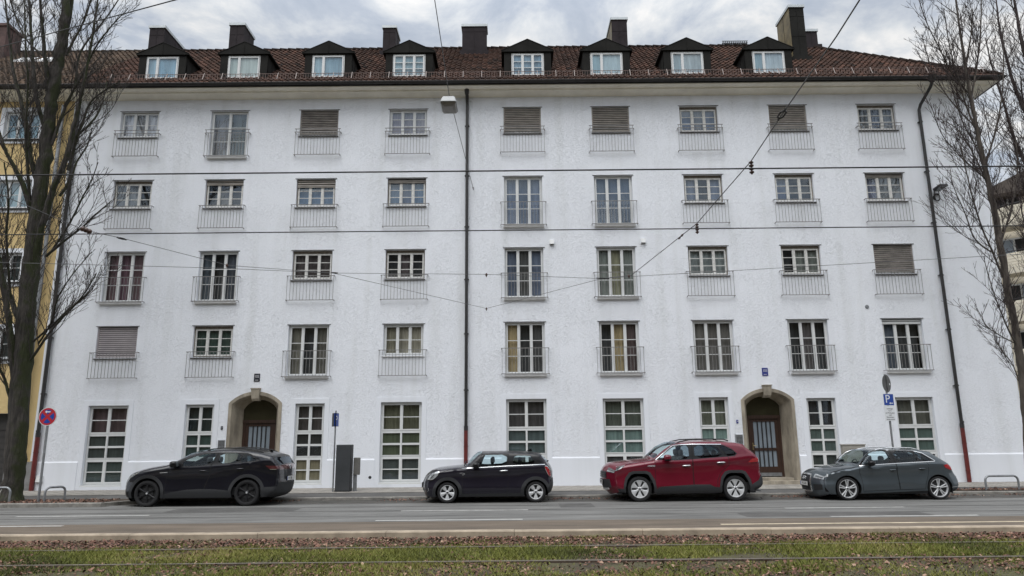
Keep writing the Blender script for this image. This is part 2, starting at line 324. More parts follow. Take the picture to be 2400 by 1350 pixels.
# lane markings, measured from the photograph
def mark(pa, pb, wd, m):
    a, b_ = at(*pa, z=0.006), at(*pb, z=0.006); y = (a.y + b_.y) / 2; mb = MB(); n = 14
    vs = []
    for i in range(n + 1):
        x_ = a.x + (b_.x - a.x) * i / n; j = random.uniform(-0.006, 0.006)
        vs += [(x_, y - wd / 2 + j, 0.006), (x_, y + wd / 2 + random.uniform(-0.006, 0.006), 0.006)]
    mb.add(vs, [(2*i, 2*i+2, 2*i+3, 2*i+1) for i in range(n)]); return mb.build('lane_marking', m, road)
for pa, pb, wd in (((38, 1211), (350, 1208), .14), ((-120, 1235.5), (150, 1232), .14), ((940, 1197.5), (1238, 1195), .14), ((880, 1220), (1225, 1217), .15), ((1838, 1190.5), (2120, 1188.5), .14), ((1945, 1210), (2295, 1207.5), .15)):
    mark(pa, pb, wd, M['marking'])
mk = mark((1690, 1229), (2640, 1219.5), .12, M['marking_y'])
mk2 = mark((-200, 1190.5), (300, 1185.6), .08, M['marking'])
for y_, w_, x0, x1 in ((18.62, 0.05, -60, 60), (17.45, 0.035, -60, -3.0), (17.38, 0.035, -3.0, 60), (19.75, 0.04, -60, 60)):   # tarred seams, slightly wandering
    b = MB(); n = 60; vs = []
    for i in range(n + 1):
        x_ = x0 + (x1 - x0) * i / n; j = random.gauss(0, 0.012); vs += [(x_, y_ - w_ / 2 + j, 0.005), (x_, y_ + w_ / 2 + j + random.gauss(0, 0.006), 0.005)]
    b.add(vs, [(2*i, 2*i+2, 2*i+3, 2*i+1) for i in range(n)]); b.build('tar_seam', M['bay'], road)
for x0, x1, y0, y1 in ((-8.9, -5.6, 18.8, 19.6), (5.2, 9.4, 16.6, 17.3), (1.2, 2.1, 19.1, 20.2)):
    sheet('asphalt_patch', x0, y0, x1, y1, 0.004, M['cycle'], parent=road)
# light joint along the outer road edge
tag(sheet('gutter_strip', -10.8, 20.68, 60, 20.73, 0.008, M['kerb']), kind=S)
# rails
for py, lab in ((1279, 'tram rail along the leaf-strewn edge, farther from the camera'), (1313, 'tram rail through the green strip, nearer to the camera')):
    y = at(1150, py, z=-0.075).y; b = MB()
    b.box((-60, y - 0.035, -0.14), (60, y + 0.030, -0.094), 0); b.box((-60, y - 0.034, -0.0939), (60, y + 0.029, -0.084), 1); b.box((-60, y + 0.060, -0.14), (60, y + 0.075, -0.102), 0)
    o = b.build('tram_rail', [M['rail_web'], M['rail']]); tag(o, lab, 'tram rail', 'rails of the tram track')
# ---------------------------------------------------------------- grass and fallen leaves (stuff)
M['grass'] = mat('winter_grass', (1, 1, 1), 0.8, tint=[(0.048, 0.054, 0.010), (0.105, 0.118, 0.018), (0.170, 0.185, 0.028), (0.24, 0.22, 0.060), (0.28, 0.21, 0.12)])
M['leaf'] = mat('fallen_leaf', (1, 1, 1), 0.8, tint=[(0.022, 0.011, 0.008), (0.062, 0.028, 0.018), (0.13, 0.058, 0.039), (0.22, 0.112, 0.075), (0.40, 0.27, 0.19)])
rng = np.random.default_rng(3)
def noise2(x, y, seed, s):
    r_ = np.random.default_rng(seed); v = np.zeros_like(x)
    for k in range(10):
        a = r_.uniform(0, 6.28); f = s * r_.uniform(0.5, 2.2); v += np.sin((x * math.cos(a) + y * math.sin(a)) * f + r_.uniform(0, 6.28)) / 10
    return v
YR1, YR2 = at(1150, 1279, z=-0.075).y, at(1150, 1313, z=-0.075).y
def cover(y):    # how grassy a spot is: bare and leafy by the kerb, greenest between the rails
    return np.interp(y, [8, 10.8, 11.75, 11.95, 12.4, 13.2, 13.35, 13.6, 14.5], [0.62, 0.50, 0.30, 0.62, 0.80, 0.75, 0.40, 0.20, 0.04])
n = 420000
x = rng.uniform(-14.5, 14.5, n); y = rng.uniform(9.2, 14.5, n) ; g = cover(y) + 1.15 * noise2(x, y, 5, 1.6) + 0.5 * noise2(x, y, 9, 5.0)
keep = (rng.uniform(0, 1, n) < np.clip(g, 0.03, 1)) & (np.abs(x) < y * 0.80 + 0.8) & (np.abs(y - YR1) > 0.035) & (np.abs(y - YR2) > 0.035)
x, y, g = x[keep], y[keep], g[keep]; n = len(x); h = rng.uniform(0.018, 0.055, n) * (0.5 + np.clip(g, 0, 1)); a = rng.uniform(0, 6.28, n); wd = rng.uniform(0.004, 0.010, n); ln = rng.uniform(-1, 1, (n, 2)) * h[:, None] * 1.0
V = np.zeros((n, 3, 3)); V[:, 0] = np.c_[x - wd * np.cos(a), y - wd * np.sin(a), np.full(n, -0.118)]; V[:, 1] = np.c_[x + wd * np.cos(a), y + wd * np.sin(a), np.full(n, -0.118)]; V[:, 2] = np.c_[x + ln[:, 0], y + ln[:, 1], -0.118 + h]
tn = np.clip(0.42 + 0.30 * noise2(x, y, 21, 2.0) * 2 + rng.normal(0, 0.16, n), 0, 1)
tag(fast_mesh('grass', V.reshape(-1, 3), np.arange(n * 3).reshape(-1, 3), M['grass'], tn), kind='stuff')
tag(sheet('track_bed', -60, 6.0, 60, 14.52, -0.118, M['soil']), kind=S)
def leaves(name, x, y, z, sz, label=None):
    n = len(x); a = rng.uniform(0, 6.28, n); b_ = rng.normal(0, 0.45, n); c_ = rng.normal(0, 0.45, n); s = sz * rng.uniform(0.5, 1.3, n)
    # five-pointed bent leaf: centre rib lifted
    base = np.array([(-1, 0, 0.0), (-0.25, -0.62, 0.28), (0.9, -0.12, 0.05), (1.0, 0.12, 0.05), (-0.2, 0.62, 0.28)]); cen = np.array([(0, 0, -0.05)])
    P = np.repeat(base[None], n, 0) * s[:, None, None]
    P[:, :, 1] *= rng.uniform(0.6, 1.1, n)[:, None]
    P[:, :, 2] += (P[:, :, 0] * np.sin(b_)[:, None] + P[:, :, 1] * np.sin(c_)[:, None])
    X = P[:, :, 0] * np.cos(a)[:, None] - P[:, :, 1] * np.sin(a)[:, None]; Y = P[:, :, 0] * np.sin(a)[:, None] + P[:, :, 1] * np.cos(a)[:, None]
    V = np.stack([X + x[:, None], Y + y[:, None], P[:, :, 2] + (z + s * 0.5)[:, None]], 2)
    t = np.clip(rng.normal(0.5, 0.24, n), 0, 1)
    idx = np.arange(n * 5).reshape(-1, 5)
    return tag(fast_mesh(name, V.reshape(-1, 3), idx, M['leaf'], t), kind='stuff')
n = 95000; x = rng.uniform(-15, 15, n); y = rng.uniform(9.2, 14.48, n)
pl = np.interp(y, [9, 10.5, 11.6, 11.9, 12.3, 13.0, 13.3, 13.5, 13.9, 14.25, 14.48], [0.16, 0.26, 0.34, 0.14, 0.06, 0.10, 0.34, 0.80, 1.0, 0.95, 0.30]) + 0.55 * noise2(x, y, 31, 1.6)
keep = (rng.uniform(0, 1, n) < np.clip(pl, 0.01, 1)) & (np.abs(x) < y * 0.80 + 0.8) & (np.abs(y - YR1) > 0.05) & (np.abs(y - YR2) > 0.05); x, y = x[keep], y[keep]
pile = np.interp(y, [13.3, 13.9, 14.3, 14.48], [0, 0.02, 0.02, 0.0])
leaves('fallen_leaves', x, y, -0.115 + rng.uniform(0, 1, len(x)) * pile, 0.029)
# leaf litter along the parking bay kerb and in the two tree beds
n = 2600; x1 = rng.uniform(-10.5, 16, n); y1 = 21.82 - np.abs(rng.normal(0, 0.35, n)); k = (y1 > 20.9) & (noise2(x1, y1, 41, 1.3) > -0.05)
n2 = 1800; x2 = rng.uniform(-17, -11.6, n2); y2 = rng.uniform(20.6, 21.95, n2); n3 = 700; x3 = rng.uniform(12.9, 17, n3); y3 = rng.uniform(22.02, 22.7, n3)
xx = np.r_[x1[k], x2, x3]; yy = np.r_[y1[k], y2, y3]; zz = np.r_[np.full(k.sum(), 0.006), np.full(n2, 0.087), np.full(n3, 0.102)]
leaves('leaf_litter', xx, yy, zz, 0.030)
# ---------------------------------------------------------------- the white apartment building
D = 25.8; XL, XR = -16.86, 18.16; ZB = 0.10
CX = [(-15.20, -13.72), (-11.68, -10.23), (-8.20, -6.71), (-4.72, -3.25), (-0.27, 1.19), (3.17, 4.63), (6.60, 8.08), (10.08, 11.55), (13.54, 15.02)]
def row(z1, zw, zf): return dict(z1=z1, zw=zw, zf=zf)
ROWS = {5: row(14.37, 13.30, 12.46), 4: row(11.53, 10.41, 9.60), 3: row(8.70, 7.58, 6.78), 2: row(5.88, 4.73, 4.00)}
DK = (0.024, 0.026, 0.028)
bB = empty('apartment_building', (0, D, 0), 'white rendered five storey apartment building with brown tiled roof and dormers', 'building')
bB.location = (0.0, D, 0.1)
_cur = {}
def curtain_mat(c, raw=False):
    lum = sum(c) / 3; c = tuple((v * 0.65 + lum * 0.35) * 0.52 for v in c) if raw else tuple(min(0.75, (v * 0.78 + lum * 0.22) * 2.3) for v in c)
    if c not in _cur: _cur[c] = mat('curtain_and_reflection', c, 0.9, var=0.25, vscale=1.6, bstretch=(5, 1, 0.4))
    return _cur[c]
def frame_ring(b, x0, x1, z0, z1, y0, y1, wd, m=0):
    b.box((x0, y0, z0), (x0 + wd, y1, z1), m); b.box((x1 - wd, y0, z0), (x1, y1, z1), m)
    b.box((x0 + wd, y0, z1 - wd), (x1 - wd, y1, z1), m); b.box((x0 + wd, y0, z0), (x1 - wd, y1, z0 + wd), m)
def curtain_plane(b, x0, x1, z0, z1, y, m, fold=0.02):
    n = max(4, int((x1 - x0) / 0.035)); ph = random.uniform(0, 6); fr = random.uniform(30, 55)
    vs = []
    for i in range(n + 1):
        x_ = x0 + (x1 - x0) * i / n; dy_ = fold * math.sin(fr * x_ + ph + 1.5 * math.sin(7 * x_))
        vs += [(x_, y + dy_, z0), (x_, y + dy_, z1)]
    b.add(vs, [(2*i, 2*i+2, 2*i+3, 2*i+1) for i in range(n)], m)
def sash_window(par, x0, x1, z0, z1, sashes, rows, curt, old=False, y=D + 0.12, top=0.0, widths=None, thick=0.078, wname='window', cdep=0.11, munt=0.011, fold=0.02):
    """frame with n casements; panes, curtains. curt: one colour per casement (None = dark room)"""
    fm = M['frame_old'] if old else M['frame_white']; b = MB(); g = MB(); c = MB(); cm = []
    z1f = z1 - top
    frame_ring(b, x0, x1, z0, z1f, y, y + 0.07, 0.045, 1 if old else 0)
    if top: b.box((x0, y + 0.01, z1f), (x1, y + 0.07, z1), 1)
    xi0, xi1 = x0 + 0.045, x1 - 0.045; wds = widths or [1.0 / sashes] * sashes; xa = xi0
    for k in range(sashes):
        xb = xa + (xi1 - xi0) * wds[k]; s0, s1 = xa + 0.006, xb - 0.006; q0, q1 = z0 + 0.05, z1f - 0.05; wd = thick - (0.045 if k in (0, sashes - 1) and False else 0.03)
        ys = y - 0.022
        frame_ring(b, s0, s1, q0, q1, ys, y + 0.035, wd)
        p0, p1, r0, r1 = s0 + wd, s1 - wd, q0 + wd, q1 - wd
        for j in range(1, rows):
            zz = r0 + (r1 - r0) * j / rows; b.box((p0, ys + 0.004, zz - munt), (p1, y + 0.02, zz + munt))
        g.add([(p0, y + 0.006, r0), (p1, y + 0.006, r0), (p1, y + 0.006, r1), (p0, y + 0.006, r1)], [(0, 1, 2, 3)])
        if k < sashes - 1: b.box((xb - 0.02, ys - 0.008, q0), (xb + 0.02, ys, q1))
        col = curt[k % len(curt)] if curt else None
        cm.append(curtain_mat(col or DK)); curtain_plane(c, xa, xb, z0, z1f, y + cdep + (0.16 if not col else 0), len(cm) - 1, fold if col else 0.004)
        xa = xb
    o = world_parent(b.build(wname, [fm, M['wood_grey']]), par) if par is bB or par.parent is None else b.build(wname, [fm, M['wood_grey']], par)
    p = g.build('pane', M['glass'], o, recalc=False)
    # pane normals towards the street
    q = c.build('curtain', cm, o, smooth=True, recalc=False)
    return o
def shutter(b, x0, x1, z0, z1, y, m=0, pitch=0.072, gap=False):
    n = max(1, int((z1 - z0) / pitch)); ph = (z1 - z0) / n
    for i in range(n):
        a = z0 + i * ph; prof = [(y + 0.022, a), (y - 0.004, a + ph * 0.22), (y + 0.002, a + ph * 0.6), (y + 0.026, a + ph * (0.66 if gap else 0.78))]
        b.loft([[(x0, p[0], p[1]) for p in prof], [(x1, p[0], p[1]) for p in prof]], False, m)
    b.box((x0 + 0.01, y + 0.024, z0), (x1 - 0.01, y + 0.03, z1), 1)
    b.box((x0, y - 0.004, z0 - 0.03), (x1, y + 0.022, z0), m)
def railing(par, x0, x1, z0, z1, double=False, y=D - 0.13):
    b = MB(); r = 0.012; nb = 14
    b.box((x0 - 0.03, y - 0.012, z1 - 0.012), (x1 + 0.03, y + 0.012, z1 + 0.010)); b.box((x0 - 0.03, y - 0.012, z0 - 0.012), (x1 + 0.03, y + 0.012, z0 + 0.010))
    zt = z1
    if double:
        zt = z1 - 0.13; b.box((x0 - 0.03, y - 0.012, zt - 0.010), (x1 + 0.03, y + 0.012, zt + 0.010))
        for xx in (x0 + 0.02, x1 - 0.02): b.box((xx - 0.009, y - 0.009, zt), (xx + 0.009, y + 0.009, z1))
    for i in range(nb + 1):
        xx = x0 + (x1 - x0) * i / nb; b.box((xx - 0.0062, y - 0.0062, z0), (xx + 0.0062, y + 0.0062, zt - 0.01))
    for xx in (x0 - 0.02, x1 + 0.02):
        for zz in (z0, zt): b.box((xx - 0.012, y, zz - 0.012), (xx + 0.012, D - 0.001, zz + 0.010))
    return b.build('railing', M['iron'], par)
# (row, column) -> kind, panes, curtains.  f = french window, w = window, s = closed shutter
BL = (0.035, 0.07, 0.12); BL2 = (0.05, 0.065, 0.10); BG = (0.15, 0.135, 0.10); YL = (0.17, 0.125, 0.055); GG = (0.085, 0.095, 0.085); RD = (0.065, 0.035, 0.04); LV = (0.22, 0.22, 0.25); GR = (0.075, 0.08, 0.085); DG = (0.022, 0.040, 0.032)  # BL and BL2 put mirrored sky into the curtain colour
WIN = {
 (5,0): ('w', 3, 2, [LV, (0.15, 0.15, 0.16), LV], 0), (5,1): ('f', 2, 3, [(0.10, 0.10, 0.105), (0.06, 0.07, 0.065)], 0), (5,2): ('s', 'slat2', 0.90), (5,3): ('w', 3, 3, [(0.12, 0.11, 0.14)], 0), (5,4): ('s', 'slat', 0.86), (5,5): ('s', 'slat', 0.93, True),
 (5,6): ('w', 3, 3, [BL2, GR, BL2], 1), (5,7): ('s', 'slat', 0.87), (5,8): ('w', 3, 3, [GR, BL2, GR], 1),
 (4,0): ('w', 3, 3, [GR, GR, None], 1), (4,1): ('w', 3, 3, [None, (0.05, 0.05, 0.05), None], 1, 0.11, 'slat'), (4,2): ('w', 3, 3, [BL], 1, 0.22, 'slat'), (4,3): ('w', 3, 3, [BL, BL2, BL], 1, 0.09, 'slat2'), (4,4): ('f', 3, 3, [BL2, (0.03, 0.04, 0.06), BL2], 0), (4,5): ('f', 3, 3, [(0.03, 0.045, 0.07)], 0),
 (4,6): ('w', 3, 3, [BL2, None, BL2], 1), (4,7): ('w', 3, 3, [BL2, None, None], 1), (4,8): ('w', 3, 3, [(0.08, 0.09, 0.13), GR, GR], 1, 0.05, 'slat2'),
 (3,0): ('f', 3, 3, [RD, (0.07, 0.032, 0.045), RD], 0), (3,1): ('f', 3, 3, [(0.03, 0.04, 0.05), None, (0.03, 0.035, 0.045)], 0), (3,2): ('w', 3, 3, [(0.035, 0.028, 0.028)], 1), (3,3): ('w', 3, 3, [None, (0.04, 0.03, 0.032), None], 1), (3,4): ('f', 3, 3, [BL2, (0.035, 0.035, 0.035), BL2], 0), (3,5): ('f', 3, 3, [GG, (0.12, 0.115, 0.07), GG], 0),
 (3,6): ('w', 3, 3, [(0.10, 0.115, 0.115)], 1), (3,7): ('w', 3, 3, [None, GG, GG], 1), (3,8): ('s', 'slat2', 0.90),
 (2,0): ('s', 'slat3', 0.97), (2,1): ('w', 3, 3, [DG], 1), (2,2): ('f', 3, 3, [(0.07, 0.065, 0.05), None, (0.06, 0.055, 0.045)], 0), (2,3): ('w', 3, 2, [(0.10, 0.09, 0.06), BG, BG], 0), (2,4): ('f', 3, 3, [YL, None, (0.03, 0.03, 0.03)], 0), (2,5): ('f', 3, 3, [None, YL, (0.04, 0.025, 0.025)], 0),
 (2,6): ('f', 3, 3, [(0.06, 0.055, 0.05)], 0), (2,7): ('f', 3, 3, [None, (0.04, 0.035, 0.035), None], 0), (2,8): ('f', 3, 3, [(0.035, 0.045, 0.06), None, None], 0, 0.06, 'frame_white'),
}
openings = []
for (r_, c_), sp in WIN.items():
    x0, x1 = CX[c_]; rw = ROWS[r_]; z1 = rw['z1'] + (0.03 if c_ >= 4 else 0); fr = sp[0] == 'f'
    z0 = rw['zf'] if fr else rw['zw']; dz = 0.03 if c_ >= 4 else 0
    z0 += dz if not fr or r_ in (3,) else 0
    openings.append((x0, x1, z0, z1))
    if sp[0] == 's':
        hs = (z1 - z0) * sp[2]; b = MB(); y = D + 0.12
        frame_ring(b, x0, x1, z0, z1, y, y + 0.07, 0.06); b.box((x0 + 0.06, y + 0.004, z0 + 0.06), (x1 - 0.06, y + 0.05, z0 + 0.13))
        for k in (1, 2): xx = x0 + (x1 - x0) * k / 3; b.box((xx - 0.05, y - 0.012, z0 + 0.05), (xx + 0.05, y + 0.05, z1 - 0.1))
        w_ = world_parent(b.build('window', [M['frame_old']]), bB)
        g = MB(); g.quad([(x0 + 0.05, y + 0.055, z0 + 0.05), (x1 - 0.05, y + 0.055, z0 + 0.05), (x1 - 0.05, y + 0.055, z1), (x0 + 0.05, y + 0.055, z1)]); g.build('pane', M['black'], w_)
        s_ = MB(); shutter(s_, x0 + 0.045, x1 - 0.045, z1 - hs, z1 - 0.01, D + 0.06, gap=len(sp) > 3)
        for xx in (x0, x1 - 0.045): s_.box((xx, D + 0.05, z0), (xx + 0.045, D + 0.10, z1))
        s_.build('roller_shutter', [M[sp[1]], M['black']], w_)
    else:
        top = 0.07 if sp[4] else 0.0
        w_ = sash_window(bB, x0, x1, z0, z1, sp[1], sp[2], sp[3], old=bool(sp[4]), top=top)
        if len(sp) > 5:
            s_ = MB(); hs = (z1 - z0) * sp[5] + 0.05; shutter(s_, x0 + 0.02, x1 - 0.02, z1 - hs, z1 - 0.01, D + 0.06); s_.build('roller_shutter', [M[sp[6]], M['black']], w_)
    b = MB(); b.box((x0 - 0.055, D - 0.022, z1 + 0.002), (x1 + 0.055, D - 0.001, z1 + 0.016)); b.build('drip_shadow_line', M['sill_dark'], w_)  # dark drip strip, drawn in for the shadow line above the opening
    # sill
    b = MB()
    if fr:
        b.box((x0 - 0.03, D - 0.10, z0 - 0.075), (x1 + 0.05, D + 0.11, z0 - 0.002)); b.box((x0 - 0.01, D - 0.07, z0 - 0.10), (x1 + 0.03, D - 0.002, z0 - 0.0755))
        b.build('sill', M['sill_white'], w_)
    else:
        b.add([(x0 - 0.03, D - 0.055, z0 - 0.055), (x1 + 0.03, D - 0.055, z0 - 0.055), (x1 + 0.03, D - 0.055, z0 - 0.03), (x0 - 0.03, D - 0.055, z0 - 0.03), (x0 - 0.03, D + 0.11, z0 - 0.003), (x1 + 0.03, D + 0.11, z0 - 0.003), (x0 - 0.03, D - 0.002, z0 - 0.055), (x1 + 0.03, D - 0.002, z0 - 0.055)], [(0, 1, 2, 3), (3, 2, 5, 4), (0, 6, 7, 1)])
        b.build('sill', M['sill_white'] if (r_, c_) == (2, 3) else M['sill_dark'], w_)
    # railing
    rt = {5: 13.53, 4: 10.465, 3: 7.70, 2: 4.91}[r_] + dz; rb = {5: 12.48, 4: 9.58, 3: 6.785, 2: 3.99}[r_] + dz * 0.8
    if (r_, c_) == (5, 1): rb = 12.47
    railing(w_, x0 - 0.11, x1 + 0.11, rb, rt, r_ == 5)
# ground floor: tall grid windows
R1 = [(-15.21, -13.77, 3.02), (-11.74, -10.70, 3.03), (-7.80, -6.75, 3.03), (-4.74, -3.27, 3.05), (-0.25, 1.20, 3.12), (3.21, 4.68, 3.11), (6.655, 7.71, 3.12), (10.507, 11.55, 3.06), (13.69, 15.04, 3.06)]
R1C = [((.2, .105, .115), (.065, .095, .085), (.06, .11, .1)), ((.045, .085, .075), (.045, .12, .1), (.045, .12, .1)), ((.15, .115, .105), (.04, .04, .037), (.41, .34, .16)), ((.24, .24, .12), (.12, .16, .065), (.06, .085, .085)), ((.14, .125, .125), (.11, .18, .18), (.14, .13, .09)), ((.18, .22, .16), (.23, .41, .36), (.1, .12, .115)), ((.33, .36, .24), (.28, .5, .43), (.28, .5, .43)), ((.075, .075, .09), (.14, .23, .2), (.05, .075, .07)), ((.25, .25, .19), (.13, .24, .2), (.075, .115, .105))]
def grid_window(x0, x1, z0, z1, cols3):
    y = D + 0.12; h = z1 - z0; b = MB(); g = MB(); c = MB(); cm = [curtain_mat(q, True) for q in cols3]
    frame_ring(b, x0, x1, z0, z1, y, y + 0.07, 0.05)
    zt = z0 + h * 0.635; zb = z0 + h * 0.315; xm = (x0 + x1) / 2
    b.box((x0 + 0.05, y - 0.006, zt - 0.04), (x1 - 0.05, y + 0.06, zt + 0.02)); b.box((x0 + 0.05, y - 0.006, zb - 0.03), (x1 - 0.05, y + 0.06, zb + 0.03))
    def leafs(a, e_, rows, wd, munt, bar):
        for s in (0, 1):
            s0 = x0 + 0.05 if s == 0 else xm + 0.004; s1 = xm - 0.004 if s == 0 else x1 - 0.05
            frame_ring(b, s0, s1, a, e_, y - 0.02, y + 0.03, wd)
            p0, p1, r0, r1 = s0 + wd, s1 - wd, a + wd, e_ - wd
            for j in range(1, rows): zz = r0 + (r1 - r0) * j / rows; b.box((p0, y - 0.016, zz - munt), (p1, y + 0.02, zz + munt))
            g.quad([(p0, y + 0.006, r0), (p1, y + 0.006, r0), (p1, y + 0.006, r1), (p0, y + 0.006, r1)])
        b.box((xm - 0.02, y - 0.028, a), (xm + 0.02, y - 0.0205, e_))
    leafs(zt + 0.02, z1 - 0.05, 2, 0.05, 0.014, 0); leafs(zb + 0.03, zt - 0.04, 2, 0.03, 0.036, 0); leafs(z0 + 0.05, zb - 0.03, 2, 0.05, 0.016, 0)
    b.box((x0 - 0.02, D - 0.02, z0 - 0.06), (x1 + 0.02, y + 0.07, z0 - 0.001))
    curtain_plane(c, x0, x1, zt, z1, y + 0.15, 0); curtain_plane(c, x0 + 0.05, x1 - 0.05, zb, zt, y + 0.040, 1, 0.001); curtain_plane(c, x0 + 0.05, x1 - 0.05, z0 + 0.05, zb, y + 0.040, 2, 0.001)
    o = world_parent(b.build('window', M['frame_white']), bB); g.build('pane', M['glass'], o, recalc=False); c.build('curtain', cm, o, smooth=True, recalc=False)
    # smooth plaster border round the opening
    s_ = MB(); t = 0.014; bw = 0.17
    for a, e_ in (((x0 - bw, D - t, ZB), (x0, D, z1)), ((x1, D - t, ZB), (x1 + bw, D, z1)), ((x0 - bw, D - t, z1), (x1 + bw, D, z1 + bw)), ((x0, D - t - 0.02, ZB), (x1, D, z0 - 0.062))): s_.box(a, e_)
    s_.build('plaster_border', M['white_smooth'], o); openings.append((x0, x1, z0 - 0.06, z1)); return o
for i, (x0, x1, z1) in enumerate(R1): grid_window(x0, x1, 0.26, z1, R1C[i])
# ---- doors
DOORS = [(-9.235, 3.06, 3.47), (9.115, 3.02, 3.42)]
def arch(cx, hw, zb, zs, za, y, n=16):
    rise = za - zs; rr = (hw * hw + rise * rise) / (2 * rise); a0 = math.asin(min(1, hw / rr)); cz = za - rr
    return [(cx - hw, y, zb)] + [(cx + rr * math.sin(-a0 + 2 * a0 * i / n), y, cz + rr * math.cos(-a0 + 2 * a0 * i / n)) for i in range(n + 1)] + [(cx + hw, y, zb)]
for cx, zs, za in DOORS:
    zb = 0.30; YB = D + 0.55
    sr = MB()
    o1 = arch(cx, 0.95, ZB, zs, za, D - 0.035); o2 = arch(cx, 0.84, ZB, zs - 0.03, za - 0.12, D - 0.035); o0 = arch(cx, 0.955, ZB, zs, za + 0.005, D + 0.02); o3 = arch(cx, 0.60, ZB, zs - 0.20, za - 0.27, YB)
    o2b = arch(cx, 0.815, ZB, zs - 0.045, za - 0.145, D - 0.01)
    sr.loft([o0, o1, o2, o2b, o3], False)
    s_ = world_parent(sr.build('door_surround', M['stone'], smooth=40), bB)
    ks = MB(); kz0, kz1 = za - 0.33, za + 0.12
    ks.loft([[(cx - w_, y_, z_), (cx + w_, y_, z_), (cx + w_, D + 0.2, z_), (cx - w_, D + 0.2, z_)] for w_, y_, z_ in ((0.115, D - 0.05, kz0), (0.125, D - 0.10, kz0 + 0.08), (0.155, D - 0.13, kz1 - 0.03), (0.17, D - 0.15, kz1 - 0.03), (0.17, D - 0.15, kz1))], True)
    ks.add([(cx - 0.17, D - 0.15, kz1), (cx + 0.17, D - 0.15, kz1), (cx + 0.17, D + 0.2, kz1), (cx - 0.17, D + 0.2, kz1)], [(0, 1, 2, 3)])
    ks.build('keystone', M['stone'], s_)
    st = MB(); st.box((cx - 0.98, D - 0.36, ZB - 0.02), (cx + 0.98, D - 0.036, 0.21)); st.box((cx - 0.70, D - 0.0355, ZB), (cx + 0.70, YB + 0.05, 0.30)); world_parent(st.build('door_step', M['stone']), bB)
    # leaf: frame, transom, fanlight, door with five glass strips
    fr = MB(); yf = YB - 0.01; hw = 0.60
    top_arc = arch(cx, hw, 2.44, zs - 0.20, za - 0.27, yf + 0.03)
    fr.box((cx - hw, yf, 0.30), (cx - hw + 0.09, yf + 0.08, 2.36)); fr.box((cx + hw - 0.09, yf, 0.30), (cx + hw, yf + 0.08, 2.36)); fr.box((cx - hw, yf - 0.03, 2.36), (cx + hw, yf + 0.08, 2.48))
    d_ = world_parent(fr.build('front_door', M['door_wood']), bB)
    lf = MB(); x0, x1 = cx - hw + 0.09, cx + hw - 0.09
    lf.box((x0, yf + 0.02, 0.33), (x0 + 0.12, yf + 0.07, 2.36)); lf.box((x1 - 0.12, yf + 0.02, 0.33), (x1, yf + 0.07, 2.36)); lf.box((x0 + 0.12, yf + 0.02, 2.25), (x1 - 0.12, yf + 0.07, 2.36))
    lf.box((x0 + 0.12, yf + 0.02, 0.45), (x1 - 0.12, yf + 0.07, 0.66)); lf.box((x0 + 0.12, yf + 0.02, 1.22), (x1 - 0.12, yf + 0.07, 1.32))
    gw = (x1 - x0 - 0.24) / 5
    for k in range(1, 5): lf.box((x0 + 0.12 + gw * k - 0.018, yf + 0.015, 0.66), (x0 + 0.12 + gw * k + 0.018, yf + 0.07, 2.25), 1)
    lf.box((x0, yf + 0.012, 0.33), (x1, yf + 0.07, 0.45), 2)
    lf.build('door_leaf', [M['door_wood'], M['black'], M['steel']], d_)
    gp = MB(); gp.quad([(x0 + 0.1, yf + 0.05, 0.6), (x1 - 0.1, yf + 0.05, 0.6), (x1 - 0.1, yf + 0.05, 2.3), (x0 + 0.1, yf + 0.05, 2.3)]); gp.build('glass_strips', M['door_glass'], d_)
    fl = MB(); fl.add(top_arc, [tuple(range(len(top_arc)))]); fl.build('fanlight', M['olive_glass'], d_)
    hd = MB(); hd.box((x0 + 0.03, yf - 0.005, 1.25), (x0 + 0.075, yf + 0.019, 1.50)); hd.tube([(x0 + 0.05, yf, 1.40), (x0 + 0.05, yf - 0.06, 1.40), (x0 + 0.15, yf - 0.06, 1.40)], 0.012); hd.build('door_handle', M['brass'], d_)
# ---- wall with openings
def wall_grid(openings, x0, x1, z0, z1, y, holes, depth=0.34):
    xs = sorted({x0, x1} | {v for o in openings + holes for v in o[:2]}); zs = sorted({z0, z1} | {v for o in openings + holes for v in o[2:4]})
    b = MB(); idx = {}
    def vid(i, j):
        if (i, j) not in idx: idx[(i, j)] = len(b.v); b.v.append((xs[i], y, zs[j]))
        return idx[(i, j)]
    for i in range(len(xs) - 1):
        for j in range(len(zs) - 1):
            mx_, mz = (xs[i] + xs[i+1]) / 2, (zs[j] + zs[j+1]) / 2
            if any(o[0] < mx_ < o[1] and o[2] < mz < o[3] for o in openings + holes): continue
            b.f.append((vid(i, j), vid(i+1, j), vid(i+1, j+1), vid(i, j+1))); b.m.append(0)
    for a, e_, c, d in openings:
        b.loft([[(a, yy, c), (e_, yy, c), (e_, yy, d), (a, yy, d)] for yy in (y, y + depth)], True, 1)
    return b
holes = [(cx - 0.95, cx + 0.95, ZB - 0.1, za + 0.02) for cx, zs, za in DOORS]
wb = wall_grid(openings, XL, XR, ZB - 0.1, 15.0, D, holes)
for cx, zs, za in DOORS:                                   # spandrels over the arches
    arc = arch(cx, 0.95, ZB, zs, za, D)[1:-1]; tz = za + 0.02
    for p, q in zip(arc[:-1], arc[1:]): wb.add([p, q, (q[0], D, tz), (p[0], D, tz)], [(0, 1, 2, 3)])
wb.add([(XR, D, 0), (XR, D + 10.6, 0), (XR, D + 10.6, 15.0), (XR, D, 15.0)], [(0, 1, 2, 3)])
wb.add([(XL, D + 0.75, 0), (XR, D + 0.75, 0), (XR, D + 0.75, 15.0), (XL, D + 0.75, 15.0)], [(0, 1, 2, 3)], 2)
wall = world_parent(wb.build('wall', [M['white_wall'], M['white_smooth'], M['black']], recalc=False), bB)
